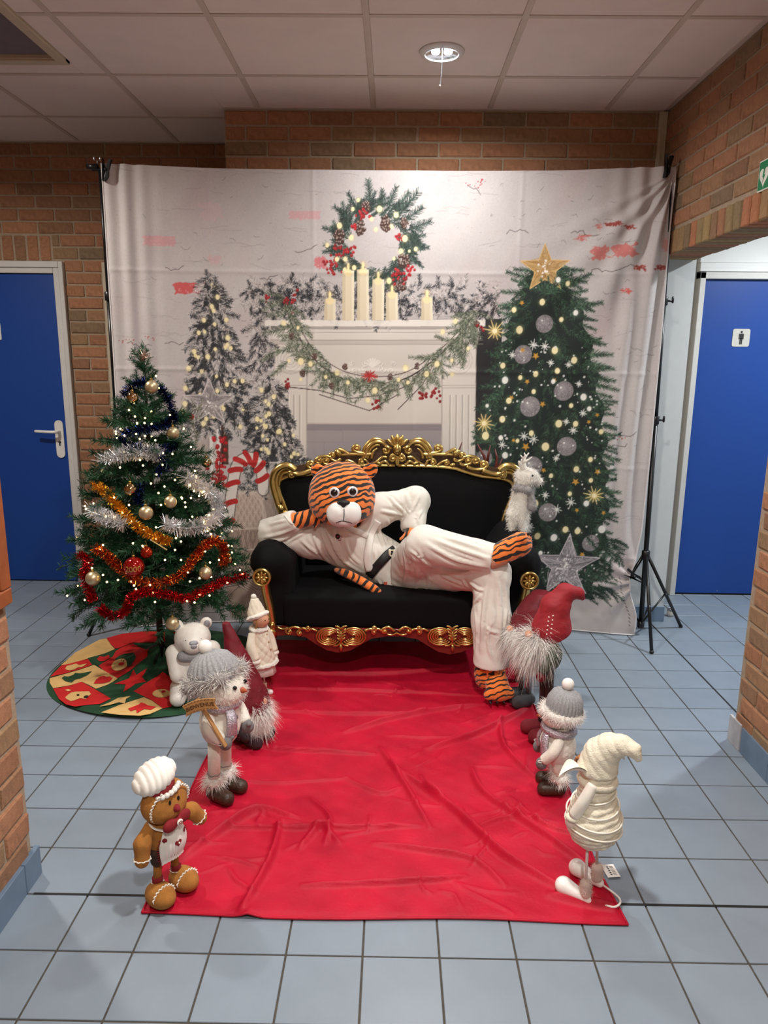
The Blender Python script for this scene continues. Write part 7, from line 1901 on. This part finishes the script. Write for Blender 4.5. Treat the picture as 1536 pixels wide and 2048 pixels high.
# --- cream elf wrapped in bands of cloth
m_el = M('elf_fleece', (226, 218, 198), .95, var=.08, vs=40, bump=.5, bs=240); m_els = M('elf_ear', (236, 230, 218), .7)
q = onz(1166, 1792); t = thing('elf_figure', 'cream elf figure with pointed ears, wrapped body and thin legs in white shoes', 'figure', (q[0] + .012, q[1] + .01, .008), PI - .65)
m_pin = M('leg_pinkish', (214, 198, 192), .4)
for s in (-1, 1):
    obj('leg', bar((-.012, s * .042, .03), (-.004, s * .034, .20), .0042, 10), m_pin, t)
    o_, VF = body_obj('fur_cuff', U([cap((-.012, s * .042, .026), (-.012, s * .042, .056), .0165)], .01), (-.04, s * .042 - .03, 0), (.02, s * .042 + .03, .09), M('fur_pinkbeige', (206, 186, 176), .95), t, .003)
    hair('cuff_hair', VF, 500, .006, .001, M('fur_pinkbeige', (206, 186, 176)), o_, g=.1, seed=31 + s)
    obj('shoe', sdf(U([cap((-.022, s * .042, .012), (.05, s * .048, .024), .013, .026)], .01), (-.05, s * .045 - .05, -.006), (.1, s * .045 + .05, .07), .0035), M('shoe_gloss', (240, 238, 234), .12, coat=.5), t)
obj('wire_loop', tube(catmull([(-.022, .042, .011), (-.05, .035, .011), (-.088, .025, .011), (-.098, 0, .011), (-.085, -.022, .011), (-.03, -.042, .011)], 6), [.0032, .0032], 8), M('wire_white', (226, 220, 214), .4), t)
def elb(P):
    z = P[..., 2]; rad = np.interp(z, [.165, .185, .215, .25, .285, .32, .36, .40], [.040, .060, .074, .076, .064, .050, .044, .046])
    cx = np.interp(z, [.16, .3, .4], [-.004, -.006, -.010]); a = np.arctan2(P[..., 1], P[..., 0] - cx)
    d = (np.hypot(P[..., 0] - cx, P[..., 1] * .95) - rad) * .8
    st_ = np.sin((z + .010 * np.sin(a * 1.0 + 1)) * 2 * PI / .034)
    return np.maximum(np.maximum(d - .004 * np.abs(st_) ** .6 + .003 + .0022 * wob(P, 60), z - .405), .168 - z)
body_obj('body', elb, (-.12, -.12, .15), (.12, .12, .42), m_el, t, .0035, .0006)
for k in range(5):
    z0 = .195 + .032 * k; P = [(np.interp(z0, [.165, .215, .25, .285, .32, .36], [.044, .078, .080, .068, .054, .048]) * math.cos(a) - .005, 1.05 * np.interp(z0, [.165, .215, .25, .285, .32, .36], [.044, .078, .080, .068, .054, .048]) * math.sin(a), z0 + .010 * math.sin(a + k)) for a in np.linspace(0, 2 * PI, 40)[:-1]]
    obj('cord_wrap', tube(np.array(P), [.0026, .0026], 6, closed=True), m_els, t)
for s in (-1, 1):
    ar = obj('arm', tube(catmull([(-.012, s * .045, .375), (.004, s * .066, .325), (.026, s * .068, .275)], 5), [.015, .017, .017], 12), m_els, t)
    obj('cuff', sphere((.03, s * .068, .266), (.022, .02, .012), 12, 8), m_el, ar); obj('hand', sphere((.036, s * .068, .248), (.016, .013, .018), 12, 8), M('elf_hand', (222, 200, 190), .8), ar)
hd = obj('head', sphere((.0, 0, .395), (.048, .046, .042), 20, 14), M('elf_face', (222, 186, 160), .8), t)
obj('nose', sphere((.052, 0, .392), (.012, .011, .011), 12, 8), m_skn, hd); eyes(hd, (.042, 0, .408), .018, .005)
for k in range(12): obj('hair_lock', tube(catmull([(.035 + R2.normal() * .006, -.03 + .005 * k, .425), (.052, -.03 + .005 * k, .415), (.05 + R2.normal() * .004, -.03 + .005 * k, .40)], 4), [.004, .002], 6), M('hair_ginger', (170, 110, 64), .8), hd)
obj('scarf', tube(catmull([(.045 * math.cos(a) - .006, .045 * math.sin(a), .365) for a in np.linspace(0, 2 * PI, 13)[:-1]], 4, True), [.012, .012], 10, closed=True), m_el, t)
for s in (-1, 1):
    ev, ef = grid(14, 9, lambda u, v, s=s: np.stack([-.004 + .030 * (v - .5) * np.sin(PI * np.clip(u, .0, 1) ** .6) * 1.6 + .02 * u, s * (.040 + .076 * u), .400 + .016 * np.sin(PI * u) - .010 * u + .016 * (np.abs(v - .5) * 2) ** 2 * np.sin(PI * u)], 1))
    e2 = ev - np.array([0, 0, .004])
    obj('ear', xf(merge([(ev, ef.tolist()), (e2, ef.tolist())]), rotm('Z', -.5)), m_els, t)
def elhat(P):
    pts = [(-.004, .0, .405, .056), (-.012, 0, .445, .046), (-.034, 0, .475, .036), (-.066, 0, .492, .026), (-.098, 0, .490, .018), (-.112, 0, .468, .009)]
    d = U([(cap(pts[i][:3], pts[i + 1][:3], pts[i][3], pts[i + 1][3]), .012) if i else cap(pts[0][:3], pts[1][:3], pts[0][3], pts[1][3]) for i in range(5)], .012)(P)
    s_ = P[..., 2] * 1.0 - P[..., 0] * 1.1
    return np.maximum(d - .003 * np.abs(np.sin(s_ * 2 * PI / .062)) ** .5 + .002, .392 - P[..., 2] - .4 * np.abs(P[..., 0]) * 0)
body_obj('hat', elhat, (-.15, -.09, .37), (.08, .09, .54), m_el, t, .0035, .0005)

# --- white fur reindeer on the sofa arm
m_rf = M('fur_offwhite', (226, 222, 212), .95, var=.1, vs=30, bump=.5, bs=200)
q = ony(1038, 1058, 3.56); t = thing('reindeer_toy', 'white furry reindeer toy with grey scarf standing on sofa arm', 'toy', (q[0] + .004, 3.56, .678), -.35)
rb = U([cap((-.012, 0, .07), (.004, 0, .19), .052, .044), (cap((.004, 0, .19), (.010, 0, .245), .036, .036), .02), (ell((.018, 0, .275), (.056, .042, .042)), .02), (cap((.05, 0, .265), (.088, 0, .252), .030, .015), .02)] + [x_ for s in (-1, 1) for x_ in ((cap((.006, s * .026, .12), (.022, s * .028, .008), .024, .016), .015), (cap((-.03, s * .03, .08), (-.034, s * .034, .008), .032, .018), .015))], .02)
bo, VF = body_obj('body', rb, (-.1, -.09, -.006), (.12, .09, .33), m_rf, t, .0045, .0014)
hair('coat_fur', VF, 5200, .014, .0016, m_furw, bo, g=.45, spread=.35, seed=41)
eyes(bo, (.055, 0, .284), .034, .0052); obj('nose', sphere((.102, 0, .250), .0075, 10, 8), m_eye, bo)
for s in (-1, 1):
    obj('ear', xf(sphere((0, 0, 0), (.011, .006, .034), 12, 8), TR(-.004, s * .030, .325) @ rotm('X', -s * .35) @ rotm('Y', -.35)), m_rf, t)
    an = catmull([(.012, s * .018, .308), (.0, s * .034, .350), (.018, s * .048, .385)], 5)
    obj('antler', merge([tube(an, [.0075, .006, .003], 8), tube(np.array([an[4], an[4] + (.022, s * .004, .012), an[4] + (.036, s * .006, .026)]), [.006, .005, .002], 8), tube(np.array([an[7], an[7] + (-.012, s * .008, .018)]), [.005, .002], 8)]), M('antler_white', (222, 218, 208), .7), t)
o_, VF = body_obj('scarf', U([cap((.034, -.034, .212), (.040, .03, .206), .020), (cap((.034, -.034, .212), (-.02, -.038, .218), .020), .008), (cap((-.02, .038, .218), (.04, .03, .206), .020), .008), (cap((.044, -.018, .205), (.062, -.030, .125), .016, .022), .008)], .008), (-.06, -.08, .08), (.1, .08, .26), m_furg, t, .0045)
hair('scarf_fur', VF, 1500, .010, .0014, m_knit, o_, g=.3, seed=43)
